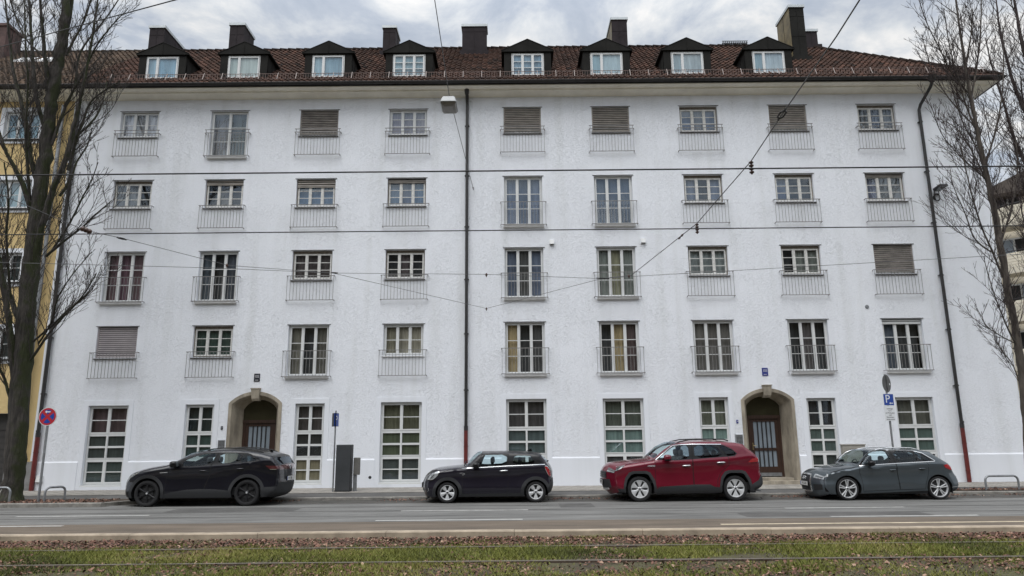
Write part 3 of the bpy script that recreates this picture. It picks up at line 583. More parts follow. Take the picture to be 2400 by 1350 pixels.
# plinth, slightly proud, with a chamfered ledge
cuts = sorted([(x0 - 0.17, x1 + 0.17) for x0, x1, z in R1] + [(cx - 0.98, cx + 0.98) for cx, a, c in DOORS]); xa = XL
for a, e_ in cuts + [(XR + 0.03, None)]:
    if a > xa:
        pb = MB(); prof = [(D - 0.03, ZB - 0.05), (D - 0.03, 1.035), (D - 0.022, 1.05), (D - 0.002, 1.085)]
        pb.loft([[(xa, p[0], p[1]) for p in prof], [(a, p[0], p[1]) for p in prof]], False)
        for xx in (xa, a): pb.add([(xx, p[0], p[1]) for p in prof] + [(xx, D, ZB - 0.05)], [(0, 1, 2, 3, 4)])
        world_parent(pb.build('plinth', M['white_smooth']), bB)
    xa = e_
# ---- cornice, gutter, roof
YE, ZE, SL = 25.08, 15.17, 0.84; YR = 30.4; ZR = ZE + SL * (YR - YE); OV = D - YE
CP = [(0.0, 14.84), (0.03, 14.86), (0.36, 14.925), (0.385, 14.93), (0.385, 14.975), (0.40, 14.985), (0.63, 15.02), (0.64, 15.08), (0.3, 15.10)]
def cornice(name, x0, x1, end, par, m):
    b = MB()
    def ringx(x_): return [(x_, D - p[0], p[1]) for p in CP]
    rings = [ringx(x0)]
    if end: rings += [[(XR + p[0], D - p[0], p[1]) for p in CP], [(XR + p[0], D + 11, p[1]) for p in CP]]
    else: rings += [ringx(x1)]
    b.loft(rings, False); return world_parent(b.build(name, m), par)
def gutter(x0, x1, end, par):
    b = MB(); n = 8
    pr = [(OV + 0.02 - 0.085 * math.cos(math.pi * k / n) , 15.145 - 0.085 * math.sin(math.pi * k / n)) for k in range(n + 1)]
    pr += [(p[0] * 1.0, p[1] + 0.004) for p in []]
    rings = [[(x0, D - p[0], p[1]) for p in pr]]
    if end: rings += [[(XR + p[0], D - p[0], p[1]) for p in pr], [(XR + p[0], D + 11, p[1]) for p in pr]]
    else: rings += [[(x1, D - p[0], p[1]) for p in pr]]
    b.loft(rings, False)
    # dark fascia behind, and the front bead
    xe = XR + OV + 0.1 if end else x1
    b.tube([(x0, D - OV - 0.105, 15.15), (xe, D - OV - 0.105, 15.15)], 0.012, 6)
    b.box((x0, YE + 0.03, 15.03), (xe - (0.1 if end else 0), YE + 0.05, 15.20))
    x_ = x0 + 0.3
    while x_ < xe - 0.2:
        b.box((x_ - 0.012, YE - 0.12, 15.148), (x_ + 0.012, YE + 0.04, 15.156)); x_ += 0.8
    return world_parent(b.build('gutter', M['gutter']), par)
def tiles(name, x0, x1, hip, par, m, seed):
    """pantiles laid row over row: waves along the eave, each row lapping the one below"""
    r_ = np.random.default_rng(seed); TW, TH = 0.215, 0.335; run = YR - YE; slen = run * math.sqrt(1 + SL * SL); nr = int(slen / TH) + 1
    ny_, nz_ = -SL / math.sqrt(1 + SL*SL), 1 / math.sqrt(1 + SL*SL); S6 = 6; Vs = []; Fs = []; T = []; off = 0
    for k in range(nr):
        ya = YE - 0.06 + k * TH / math.sqrt(1 + SL*SL); yb = ya + (TH + 0.06) / math.sqrt(1 + SL*SL)
        if ya > YR: break
        xe = x1 if not hip else min(x1, XR + OV + 0.02 - max(0, ya - YE))
        nt_ = int(math.ceil((xe - x0) / TW)); sh = (k % 2) * 0.0
        u = np.linspace(0, nt_, nt_ * S6 + 1); xs = np.minimum(x0 + sh + u * TW, xe); prof = 0.022 * np.cos(u * 2 * np.pi) + 0.008 * np.cos(u * 4 * np.pi)
        jit = np.repeat(r_.normal(0, 0.004, nt_ + 1), S6)[:len(u)]
        rows_ = []
        for (yy, lift) in ((ya, 0.0), (ya, 0.055), (yb, 0.012)):
            base = ZE + SL * (yy - YE); h_ = (prof + lift + jit) if lift else (prof * 0 - 0.01)
            rows_.append(np.c_[xs, np.full_like(xs, yy) + h_ * ny_, base + h_ * nz_])
        n_ = len(u); Vs.append(np.vstack(rows_))
        i = np.arange(n_ - 1)
        for a in (0, 1): Fs.append(np.c_[i + a*n_, i + 1 + a*n_, i + 1 + (a+1)*n_, i + (a+1)*n_] + off)
        t = np.clip(r_.normal(0.5, 0.22, nt_), 0, 1); T += [np.repeat(t, S6)] * 2; off += 3 * n_
    o = fast_mesh(name, np.vstack(Vs), np.vstack(Fs), m, np.concatenate(T)); o.data.shade_smooth(); o.data.set_sharp_from_angle(angle=R(50)); return world_parent(o, par)
roof = tiles('roof', XL, XR + OV, True, bB, M['tile'], 1)
rb = MB(); XH = XR + OV - (YR - YE)                         # hip end towards the side street, back slope and ridge
rb.add([(XR + OV, YE, ZE - 0.02), (XR + OV, 2 * YR - YE, ZE - 0.02), (XH, YR, ZR - 0.02)], [(0, 1, 2)]); rb.add([(XR + OV, 2 * YR - YE, ZE), (XL, 2 * YR - YE, ZE), (XL, YR, ZR), (XH, YR, ZR)], [(0, 1, 2, 3)])
rb.build('roof_back', M['tile_grey'], roof)
def ridge(pts, par, m):
    b = MB(); pts = [Vector(p) for p in pts]
    for a, c in zip(pts[:-1], pts[1:]):
        ln = (c - a).length; k = int(ln / 0.38); 
        for i in range(k):
            p, q = a.lerp(c, i / k), a.lerp(c, (i + 1.08) / k); b.tube([p + Vector((0, 0, .015)), q], [0.115, 0.09], 8)
    return b.build('ridge_tiles', m, par)
ridge([(XL, YR, ZR + 0.0), (XH, YR, ZR + 0.0), (XR + OV, YE, ZE + 0.04)], roof, M['tile'])
cornice('cornice', XL, XR, True, bB, M['cornice']); gutter(XL, XR, True, bB)
def snow_guard(x0, x1, par):
    b = MB(); y = YE + 0.33; zb = ZE + SL * 0.33 + 0.02; x_ = x0
    b.box((x0, y - 0.008, zb + 0.25), (x1, y + 0.008, zb + 0.268)); b.box((x0, y - 0.008, zb + 0.03), (x1, y + 0.008, zb + 0.045))
    while x_ < x1:
        b.box((x_ - 0.006, y - 0.005, zb + 0.045), (x_ + 0.006, y + 0.005, zb + 0.25)); x_ += 0.098
    x_ = x0 + 0.1
    while x_ < x1:
        b.loft([[(x_ - 0.012, y - 0.03 - 0.14 * t, zb + 0.29 - 0.33 * t), (x_ + 0.012, y - 0.03 - 0.14 * t, zb + 0.29 - 0.33 * t), (x_ + 0.012, y - 0.01 - 0.14 * t, zb + 0.29 - 0.33 * t), (x_ - 0.012, y - 0.01 - 0.14 * t, zb + 0.29 - 0.33 * t)] for t in (0, 1)], True, 1); x_ += 0.72
    return b.build('snow_guard', [mat('rusty_guard', (0.165, 0.115, 0.10), 0.7, 0.0, var=0.25, vscale=3), mat('pale_bracket', (0.28, 0.235, 0.215), 0.6, 0.0)], par)
world_parent(snow_guard(-15.6, XR + 0.35, None), bB)
gs = MB()
for x_ in np.arange(-9.6, 18.4, 0.4): pass
# ---- dormers
def dormer(cx, kind, curt, wx):
    hw, yf, z0, ze, zp = 0.93, 25.72, 15.66, 16.76, 17.27; b = MB(); W = 0.645; w0, w1 = 15.70, 16.70
    yb = lambda z: YE + (z - ZE) / SL + 0.15
    # front face with the window hole
    for a, e_ in (((cx - hw, yf, z0), (cx - W, yf + 0.12, ze)), ((cx + W, yf, z0), (cx + hw, yf + 0.12, ze)), ((cx - W, yf, w1), (cx + W, yf + 0.12, ze)), ((cx - W, yf - 0.03, z0 - 0.02), (cx + W, yf + 0.1, w0))): b.box(a, e_)
    for s in (-1, 1):                                       # cheeks with standing seams
        x_ = cx + s * hw
        b.add([(x_, yf + 0.12, z0 - 0.15), (x_, yb(z0) - 0.1, z0 - 0.15), (x_, yb(ze), ze), (x_, yf + 0.12, ze)], [(0, 1, 2, 3)])
        for yy in (26.25, 26.7):
            zz = ZE + SL * (yy - YE); b.box((x_ - 0.012, yy - 0.012, zz), (x_ + 0.012, yy + 0.012, ze))
    e1 = 0.11                                              # pediment and roof with small overhang
    b.add([(cx - hw - e1, yf - 0.06, ze - 0.03), (cx + hw + e1, yf - 0.06, ze - 0.03), (cx + hw + e1, yf - 0.06, ze + 0.02), (cx, yf - 0.06, zp), (cx - hw - e1, yf - 0.06, ze + 0.02)], [(0, 1, 2, 3, 4)])
    for s in (-1, 1):
        b.add([(cx + s * (hw + e1), yf - 0.06, ze + 0.02), (cx, yf - 0.06, zp), (cx, yb(zp), zp), (cx + s * (hw + e1), yb(ze), ze + 0.02)], [(0, 1, 2, 3)])
        b.add([(cx + s * (hw + e1), yf - 0.06, ze - 0.03), (cx + s * (hw + e1), yb(ze), ze - 0.03), (cx + s * (hw + e1), yb(ze), ze + 0.02), (cx + s * (hw + e1), yf - 0.06, ze + 0.02)], [(0, 1, 2, 3)])
        b.add([(cx + s * (hw + e1), yf - 0.06, ze - 0.03), (cx + s * (hw + e1), yb(ze), ze - 0.03), (cx + s * hw * 0.9, yb(ze), ze - 0.03), (cx + s * hw * 0.9, yf - 0.06, ze - 0.03)], [(0, 1, 2, 3)])
        b.tube([(cx, yf - 0.06, zp), (cx + s * (hw + e1), yf - 0.06, ze + 0.02)], 0.018, 6)
    b.box((cx - 0.012, yf - 0.075, ze), (cx + 0.012, yf - 0.055, zp - 0.05))
    d_ = world_parent(b.build('dormer', M['zinc_dark']), bB)
    if kind == 2: sash_window(d_, cx - W, cx + W, w0, w1, 2, 1, curt, y=yf + 0.03, widths=[0.34, 0.66], wname='dormer_window', thick=0.075, cdep=0.045, fold=0.006)
    else: sash_window(d_, cx - W, cx + W, w0, w1, 3, 3, curt, y=yf + 0.03, wname='dormer_window', thick=0.075, cdep=0.045, fold=0.006)
SB = 0
for i, (cx, kd, ct) in enumerate(((-13.76, 2, [(0.093, 0.155, 0.192), (0.062, 0.130, 0.180)]), (-10.53, 2, [(0.149, 0.186, 0.174), (0.161, 0.192, 0.180)]), (-7.19, 2, [(0.099, 0.161, 0.192), (0.062, 0.118, 0.155)]), (-3.99, 3, [(0.081, 0.130, 0.149)]), (0.70, 3, [(0.062, 0.112, 0.149)]), (3.82, 2, [(0.087, 0.149, 0.174), (0.136, 0.186, 0.205)]), (7.02, 2, [(0.093, 0.136, 0.155), (0.124, 0.155, 0.167)]), (10.24, 2, [(0.099, 0.155, 0.180), (0.149, 0.186, 0.205)]))):  # bluish blind tints, sky reflection put into the colour
    dormer(cx, kd, ct, 0)
# ---- chimneys (sheet clad, diamond seams)
def chimney(x0, x1, y0, y1, zt, par=roof, m='zinc_grey', side=None, cap='zinc_light', z0=None):
    b = MB(); zb = z0 if z0 else ZE + SL * (min(y0, YR) - YE) - 0.6
    t = 0.02
    b.loft([[(x0 - k, y0 - k, z), (x1 + k, y0 - k, z), (x1 + k, y1 + k, z), (x0 - k, y1 + k, z)] for k, z in ((0.0, zb), (0.0, zt - 0.12))], True, 0)
    if side: b.box((x0 - 0.006, y0 + 0.03, zb), (x0 - 0.001, y1 - 0.03, zt - 0.13), 2); 
    zc = zb + 0.75
    while zc < zt - 0.3:                                   # raised seams
        b.box((x0 - 0.004, y0 - 0.008, zc), (x1 + 0.004, y0 - 0.001, zc + 0.012), 0); zc += 0.95
    xm = (x0 + x1) / 2; b.box((xm - 0.008, y0 - 0.012, zb), (xm + 0.008, y0 - 0.001, zt - 0.12), 0); ym = (y0 + y1) / 2
    for xx in (x0, x1): b.box((xx - 0.012, ym - 0.01, zb), (xx + 0.012, ym + 0.01, zt - 0.12), 0)
    b.box((x0 - 0.045, y0 - 0.045, zt - 0.12), (x1 + 0.045, y1 + 0.045, zt), 1)
    if y0 < YR: b.box((x0 - 0.10, y0 - 0.18, zb), (x1 + 0.10, y0 - 0.01, ZE + SL * (y0 - YE) + 0.09), 0)
    return b.build('chimney', [M[m], M[cap], M['copper_brown']], par)
chimney(-16.40, -15.72, 29.3, 31.4, 20.30); chimney(-12.75, -12.09, 29.3, 30.5, 20.40); chimney(-5.80, -5.22, 29.5, 30.6, 20.32); chimney(-2.17, -1.06, 29.45, 30.1, 20.32)
chimney(4.65, 5.35, 29.3, 30.8, 20.50, side=True); chimney(12.17, 12.79, 27.85, 29.3, 20.10, side=True, m='zinc_dark'); chimney(13.75, 14.30, 30.0, 31.0, 20.25, z0=18.3)
ln_ = MB()
for k in range(12): ln_.box((10.0 + k * 0.10, YR - 0.1, ZR + 0.08), (10.02 + k * 0.10, YR + 0.25, ZR + 0.20))
ln_.box((9.95, YR - 0.14, ZR + 0.20), (11.15, YR - 0.10, ZR + 0.22)); ln_.box((9.95, YR - 0.14, ZR + 0.10), (11.15, YR - 0.10, ZR + 0.12)); ln_.build('roof_walkway', M['darksteel'], roof)
# ---- downpipes
def downpipe(x_, par, zt, zs, mt, hop=True, y=D - 0.10, r=0.058, bend=None):
    b = MB(); pts = [(x_, y, zt), (x_, y, zs)]
    if bend: pts = [(x_ + bend, YE - 0.02, 15.02), (x_ + bend, YE + 0.03, 14.90), (x_ + bend * 0.9, YE + 0.10, 14.78), (x_ + 0.06, y - 0.04, 14.30), (x_, y, 14.10), (x_, y, zs)]
    b.tube(pts, r, 12)
    z = 13.6
    while z > zs + 0.4: b.lathe([(r, -0.03), (r + 0.012, -0.03), (r + 0.012, 0.03), (r, 0.03)], (x_, y, z), n=12); b.box((x_ - 0.09, y - 0.01, z - 0.012), (x_ + 0.09, y + 0.09, z + 0.012)); z -= 2.03
    if hop: xx = x_ + (bend or 0); b.lathe([(0.07, 14.80 if not bend else 14.93), (0.10, 14.98), (0.19, 15.13), (0.20, 15.16), (0.17, 15.16)], (xx, YE - 0.02 if bend else y - 0.25, 0), n=16)
    if hop and not bend: b.tube([(x_, y - 0.25, 14.86), (x_, y - 0.18, 14.70), (x_, y, 14.5), (x_, y, 14.3)], r, 12)
    o = world_parent(b.build('downpipe', mt, smooth=45), par)
    c = MB(); c.lathe([(r, 0), (r + 0.016, 0), (r + 0.016, 0.16), (r, 0.16)], (x_, y, zs - 0.02), n=12); c.box((x_ - 0.03, y - 0.10, zs + 0.15), (x_ + 0.03, y - r, zs + 0.22)); c.build('pipe_collar', M['darksteel'], o)
    q = MB(); q.tube([(x_, y, zs), (x_, y, 0.10)], r + 0.012, 12)
    for z in (zs * 0.72, zs * 0.25): q.lathe([(r + 0.012, -0.012), (r + 0.02, -0.012), (r + 0.02, 0.012), (r + 0.012, 0.012)], (x_, y, z), n=12)
    q.build('red_pipe_foot', M['red_pipe'], o, smooth=45); return o
downpipe(-1.68, bB, 14.9, 2.05, M['gutter']); downpipe(15.90, bB, 14.2, 1.98, M['gutter'], bend=0.25); downpipe(-16.84, bB, 14.6, 1.95, M['gutter'], hop=False, r=0.065)
# ---------------------------------------------------------------- yellow building next door (left)
bY = empty('yellow_building', (-23, D, 0.1), 'ochre yellow rendered building with white framed windows behind the mossy tree', 'building')
yo = []
for z1, z0 in ((14.42, 13.25), (11.60, 10.45), (8.72, 7.58), (5.85, 4.72)):
    for x1 in (-18.32, -21.9):
        x0 = x1 - 1.40; yo.append((x0, x1, z0, z1))
        o = sash_window(bY, x0, x1, z0, z1, 3 if z1 > 9 else 3, 2, [(0.10, 0.17, 0.20), (0.12, 0.2, 0.23)] if z1 > 10 else [(0.02, 0.03, 0.032), DK], y=D + 0.10)
        s_ = MB(); t = 0.03; bw = 0.16
        for a, e_ in (((x0 - bw, D - t, z0 - bw), (x0, D + 0.01, z1 + bw)), ((x1, D - t, z0 - bw), (x1 + bw, D + 0.01, z1 + bw)), ((x0, D - t, z1), (x1, D + 0.01, z1 + bw)), ((x0, D - t, z0 - bw), (x1, D + 0.01, z0))): s_.box(a, e_)
        s_.build('window_surround', M['white_smooth'], o)
        s_ = MB(); s_.box((x0 - 0.06, D - 0.09, z0 - 0.05), (x1 + 0.06, D + 0.1, z0 - 0.002)); s_.build('sill', M['sill_dark'], o)
hy = [(-22.5, -17.95, 0, 2.78)]
yb_ = wall_grid(yo, -34, XL - 0.12, ZB - 0.1, 15.0, D + 0.02, hy)
yb_.loft([[(-22.5, y_, 0), (-17.95, y_, 0), (-17.95, y_, 2.78), (-22.5, y_, 2.78)] for y_ in (D + 0.02, D + 0.5)], True, 1)
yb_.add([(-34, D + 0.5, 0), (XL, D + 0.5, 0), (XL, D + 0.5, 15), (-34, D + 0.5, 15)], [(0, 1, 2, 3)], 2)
world_parent(yb_.build('wall', [M['yellow_wall'], M['white_smooth'], M['black']], recalc=False), bY)
gd = MB(); gd.box((-22.5, D + 0.35, 0.1), (-17.95, D + 0.42, 2.2))
for k in range(9): gd.box((-22.5, D + 0.335, 0.2 + k * 0.22), (-17.95, D + 0.35, 0.215 + k * 0.22))
gd.box((-22.5, D + 0.32, 2.2), (-17.95, D + 0.45, 2.78), 0)
world_parent(gd.build('garage_door', mat('dark_brown_grey_door', (0.035, 0.032, 0.030), 0.6, var=0.2)), bY)
sb = MB(); sb.box((XL - 0.20, D - 0.012, 1.1), (XL - 0.035, D + 0.3, 15.0)); world_parent(sb.build('corner_strip', M['white_smooth']), bY)
sb = MB(); sb.box((-17.95, D - 0.02, 0.05), (XL - 0.035, D + 0.015, 1.08)); world_parent(sb.build('base_course', mat('grey_base', (0.25, 0.25, 0.25), 0.9, var=0.2, vscale=2)), bY)
cornice('cornice', -34, XL, False, bY, M['cornice']); gutter(-34, XL, False, bY)
ry = tiles('roof', -34, XL, False, bY, M['tile_grey'], 4)
ridge([(-34, YR, ZR), (XL, YR, ZR)], ry, M['tile_grey'])
rb = MB(); rb.quad([(-34, YR, ZR), (XL, YR, ZR), (XL, 2 * YR - YE, ZE), (-34, 2 * YR - YE, ZE)]); rb.build('roof_back', M['tile_grey'], ry)
sk = MB()
for x0, y0 in ((-21.9, 28.6), (-20.9, 28.6)):
    zz = ZE + SL * (y0 - YE) + 0.10; sk.add([(x0, y0, zz), (x0 + 0.75, y0, zz), (x0 + 0.75, y0 + 0.55, zz + 0.55 * SL), (x0, y0 + 0.55, zz + 0.55 * SL)], [(0, 1, 2, 3)])
    sk.box((x0 - 0.05, y0 - 0.05, zz - 0.14), (x0 + 0.8, y0, zz + 0.01))
sk.build('skylight', M['sill_white'], ry)
bk = mat('dark_red_brick', (0.085, 0.05, 0.045), 0.85, var=0.3, vscale=3, bump=0.01, bscale=14)
ck = MB(); ck.box((-24.2, 29.2, 17.8), (-22.85, 30.2, 20.3)); ck.box((-24.26, 29.14, 20.3), (-22.79, 30.26, 20.42)); ck.build('chimney', bk, ry)
o = downpipe(-17.42, bY, 14.6, 1.95, M['steel'], hop=False, y=D - 0.13, r=0.07)
# ---------------------------------------------------------------- cream building with bowed balconies, far right
bC = empty('cream_building', (28.4, 41.0, 0.1), 'far cream apartment building with bowed ribbed balconies beyond the side street', 'building')
def loc(u, v, z):                                           # u along its street front, v depth into the block
    c, s = math.cos(R(-38)), math.sin(R(-38)); return (u * c - v * s, u * s + v * c, z)
cb_ = MB()
def lbox(b, a, e_, m=0):
    x0, y0, z0 = a; x1, y1, z1 = e_
    b.add([loc(*p) for p in ((x0,y0,z0),(x1,y0,z0),(x1,y1,z0),(x0,y1,z0),(x0,y0,z1),(x1,y0,z1),(x1,y1,z1),(x0,y1,z1))], [(0,3,2,1),(4,5,6,7),(0,1,5,4),(1,2,6,5),(2,3,7,6),(3,0,4,7)], m)
lbox(cb_, (0, 0, -0.1), (16, 12, 15.2)); cb_.build('wall', M['cream_wall'], bC)
rf = MB(); lbox(rf, (-0.7, -0.7, 15.2), (16.7, 12.7, 15.42)); rf.loft([[loc(-0.7, -0.7, 15.421), loc(16.7, -0.7, 15.421), loc(16.7, 12.7, 15.421), loc(-0.7, 12.7, 15.421)], [loc(5, 5.5, 19.5), loc(11, 5.5, 19.5), loc(11, 6.5, 19.5), loc(5, 6.5, 19.5)]], True); rf.build('roof', M['tile_grey'], bC)
for k in range(5):
    zf = 2.45 + 2.72 * k; b = MB(); cxu, rad = 2.2, 2.15
    prof = []
    for j in range(6):
        z_ = zf + j * 0.17; prof += [(rad + 0.03, z_), (rad + 0.03, z_ + 0.12), (rad, z_ + 0.13), (rad, z_ + 0.165)]
    rings = [[loc(cxu - r_ * math.cos(a), -0.2 - 0.75 * r_ * math.sin(a), z_) for r_, z_ in [(0.1, zf - 0.16), (rad, zf - 0.16)] + prof + [(rad - 0.12, zf + 1.03), (rad - 0.12, zf)]] for a in [math.pi * t / 18 for t in range(19)]]
    b.loft(rings, False); q = b.build('balcony', M['cream_wall'], bC, smooth=35)
    t_ = MB(); t_.tube([loc(cxu - rad * math.cos(a), -0.2 - 0.75 * rad * math.sin(a), zf + 1.12) for a in [math.pi * t / 18 for t in range(19)]], 0.025, 6)
    for t in range(0, 19, 2): a = math.pi * t / 18; p = loc(cxu - rad * math.cos(a), -0.2 - 0.75 * rad * math.sin(a), zf + 1.0); t_.tube([p, (p[0], p[1], zf + 1.12)], 0.012, 5)
    t_.build('balcony_rail', M['darksteel'], q)
    for u0 in (0.6, 2.3, 6.0, 9.5):
        fr = MB(); lbox(fr, (u0, -0.04, zf + (0.05 if u0 < 5 else 0.9)), (u0 + 1.3, 0.0, zf + 2.2)); f = fr.build('window', M['frame_white'], bC)
        for h in (0, 1): g = MB(); lbox(g, (u0 + 0.08 + h * 0.62, -0.055, zf + (0.15 if u0 < 5 else 1.0)), (u0 + 0.60 + h * 0.62, -0.041, zf + 2.1)); g.build('pane', M['door_glass'] if (k + h) % 3 == 0 else M['black'], f)
# ---------------------------------------------------------------- the block across the street, behind the camera (seen mirrored in the panes)
bO = empty('opposite_building', (0, -19, 0.0), 'ochre block across the street, seen only as dark reflections in the panes', 'building')
ow = MB(); ow.box((-60, -12, -0.2), (60, 0, 19.0)); ow.build('wall', mat('dull_ochre_render', (0.13, 0.095, 0.055), 0.9, var=0.15), bO)
orf = MB(); orf.add([(-60, 0.5, 19.0), (60, 0.5, 19.0), (60, -6, 25), (-60, -6, 25)], [(0, 1, 2, 3)]); orf.add([(-60, -12.5, 19.0), (60, -12.5, 19.0), (60, -6, 25), (-60, -6, 25)], [(0, 1, 2, 3)]); orf.build('roof', M['tile_grey'], bO)
# ---------------------------------------------------------------- things on the façade
M['sign_blue'] = mat('sign_blue', (0.012, 0.055, 0.30), 0.35); M['sign_white'] = mat('sign_white', (0.72, 0.74, 0.76), 0.35); M['sign_red'] = mat('sign_red', (0.42, 0.022, 0.035), 0.35); M['sign_back'] = mat('sign_grey_back', (0.10, 0.10, 0.10), 0.5, 0.4, var=0.15)
M['num_dark'] = mat('number_plate_black', (0.010, 0.012, 0.020), 0.35); M['num_blue'] = mat('number_plate_blue', (0.012, 0.025, 0.20), 0.35); M['ink'] = mat('black_lettering', (0.02, 0.02, 0.02), 0.6); M['num_white'] = mat('enamel_white', (0.6, 0.6, 0.62), 0.4)
def text(body, size, m, par, loc_, rot=(R(90), 0, 0), name='lettering', ext=0.0015, sx=1.0, align='CENTER'):
    cu = bpy.data.curves.new(name, 'FONT'); cu.body = body; cu.size = size; cu.align_x = align; cu.align_y = 'CENTER'; cu.extrude = ext; cu.resolution_u = 3
    tmp = bpy.data.objects.new('tmp', cu); COL.objects.link(tmp); dg = bpy.context.evaluated_depsgraph_get(); me = bpy.data.meshes.new_from_object(tmp.evaluated_get(dg)); bpy.data.objects.remove(tmp); bpy.data.curves.remove(cu)
    me.name = name; me.materials.clear(); me.materials.append(m); o = bpy.data.objects.new(name, me); COL.objects.link(o); o.parent = par; o.location = loc_; o.rotation_euler = rot; o.scale = (sx, 1, 1); return o
for x_, z_, n_, m_, lab in ((-9.24, 3.97, '103', M['num_dark'], 'black house number plate 103 above the arched door'), (9.11, 4.01, '105', M['num_blue'], 'blue house number plate 105 above the arched door')):
    b = MB(); b.box((-0.105, -0.02, -0.14), (0.105, 0, 0.14)); o = b.build('house_number_plate', m_); o.location = (x_, D, z_); tag(o, lab, 'house number', 'house number plates')
    text(n_, 0.155, M['num_white'], o, (0, -0.0225, 0.035), sx=0.72, name='number')
    l_ = MB(); l_.box((-0.06, -0.0225, -0.102), (0.06, -0.0205, -0.084)); l_.build('small_line', M['num_white'], o)
for p, lab in (((520, 1003), 'tiny dark plate on the white wall left of the 103 door'), ((1728, 988), 'tiny dark blue plate on the white wall left of the 105 door')):
    q = at(*p, Y=D); b = MB(); b.box((-0.035, -0.015, -0.06), (0.035, 0, 0.06)); o = b.build('small_wall_plate', M['num_blue'] if p[0] > 1000 else M['num_dark']); o.location = q; tag(o, lab, 'wall plate', 'tiny plates beside the doors')
    text('7' if p[0] < 1000 else '9', 0.085, M['num_white'], o, (0.005, -0.017, 0.0), name='figure')
for p, lab in (((519, 1043), 'grey doorbell panel beside the 103 door'), ((1733, 1030), 'grey doorbell panel beside the 105 door')):
    q = at(*p, Y=D); b = MB(); b.box((-0.125, -0.02, -0.17), (0.125, 0, 0.17), 0); b.box((-0.155, -0.014, -0.19), (0.155, -0.001, 0.20), 1)
    o = b.build('doorbell_panel', [M['steel'], M['white_smooth']]); o.location = q; tag(o, lab, 'doorbell panel', 'doorbell panels')
    k_ = MB()
    for i in range(4):
        for j in range(6): k_.box((-0.095 + i * 0.052, -0.024, -0.13 + j * 0.048), (-0.06 + i * 0.052, -0.0202, -0.105 + j * 0.048))
    k_.build('bell_buttons', M['darksteel'], o)
for p, lab in (((1293, 568), 'white wall vent box above the fifth-column french window'), ((1507, 565), 'white wall vent box above the sixth-column french window'), ((95, 1122), 'white vent box low on the wall by the left downpipe')):
    q = at(*p, Y=D); b = MB(); s = 0.085 if p[0] > 1000 else 0.11
    b.add([(-s, 0, -s), (s, 0, -s), (s, 0, s), (-s, 0, s), (-s, -0.11, -s), (s, -0.11, -s), (s, -0.07, s), (-s, -0.07, s)], [(4, 5, 6, 7), (7, 6, 2, 3), (0, 4, 7, 3), (5, 1, 2, 6)], 0)
    b.quad([(-s * .9, -0.10, -s + 0.004), (s * .9, -0.10, -s + 0.004), (s * .9, 0, -s + 0.004), (-s * .9, 0, -s + 0.004)], 1)
    o = b.build('wall_vent', [M['frame_white'], M['black']]); o.location = q; tag(o, lab, 'wall vent', 'white vent boxes on the wall')
q = at(2032, 719, Y=D); b = MB(); b.lathe([(0.0, -0.03), (0.045, -0.03), (0.065, -0.022), (0.075, 0)], axis='y', n=20); o = b.build('round_wall_vent', mat('grey_vent', (0.17, 0.18, 0.19), 0.6)); o.location = q; tag(o, 'small round grey vent cap between two right-hand window rows', 'wall vent')
q = at(867, 1119, Y=D - 0.03); b = MB(); b.lathe([(0.0, -0.004), (0.05, -0.004), (0.055, 0)], axis='y', n=12); o = b.build('wall_hole', M['black']); o.location = q; tag(o, 'small black hole cover low on the plinth', 'hole cover')
# grey utility cabinet set against the wall, behind the grey hatchback
b = MB(); x0, x1 = 11.55, 12.35; b.bbox((x0, D - 0.20, 0.1), (x1, D - 0.032, 1.40), 0.012)
for k in range(22): xx = x0 + 0.03 + k * (x1 - x0 - 0.06) / 22; b.box((xx, D - 0.206, 0.2), (xx + 0.012, D - 0.2005, 1.30))
b.box((x0 - 0.02, D - 0.22, 1.40), (x1 + 0.02, D - 0.032, 1.43))
o = b.build('utility_cabinet', mat('beige_grey_cabinet', (0.33, 0.315, 0.28), 0.6, var=0.15, vscale=3)); tag(o, 'beige ribbed utility cabinet against the wall behind the grey car', 'utility cabinet')
# floodlight with a coil of cable, at the right downpipe
q = at(2193, 452, Y=D); e_ = empty('floodlight', q, 'dark wall floodlight with a coiled cable right of the downpipe', 'floodlight')
b = MB(); b.loft([[(-0.13, -0.10, 0.02), (0.10, -0.10, 0.02), (0.10, -0.05, 0.14), (-0.13, -0.05, 0.14)], [(-0.06, -0.42, 0.15), (0.26, -0.42, 0.15), (0.24, -0.38, 0.22), (-0.04, -0.38, 0.22)]], True)
b.add([(-0.06, -0.42, 0.15), (0.26, -0.42, 0.15), (0.24, -0.38, 0.22), (-0.04, -0.38, 0.22)], [(0, 1, 2, 3)]); b.add([(-0.13, -0.10, 0.02), (0.10, -0.10, 0.02), (0.10, -0.05, 0.14), (-0.13, -0.05, 0.14)], [(3, 2, 1, 0)]); b.build('lamp_head', M['darksteel'], e_)
b = MB(); b.quad([(-0.10, -0.13, 0.022), (0.09, -0.13, 0.022), (0.23, -0.40, 0.135), (-0.04, -0.40, 0.135)]); b.build('lamp_glass', mat('lamp_glass', (0.2, 0.23, 0.25), 0.15), e_)
b = MB(); b.box((-0.10, -0.08, -0.06), (-0.08, -0.05, 0.06)); b.box((0.07, -0.08, -0.06), (0.09, -0.05, 0.06)); b.box((-0.10, -0.08, -0.08), (0.09, 0, -0.06)); b.build('bracket', M['darksteel'], e_)
b = MB()
for k in range(4): b.tube([(-0.02 + k * 0.006 + (0.13 - k * 0.012) * math.cos(t * 0.35 + k), -0.04 - k * 0.012, -0.20 + (0.12 + 0.01 * k) * math.sin(t * 0.35 + k)) for t in range(19)], 0.013, 6)
b.build('cable_coil', M['black'], e_)
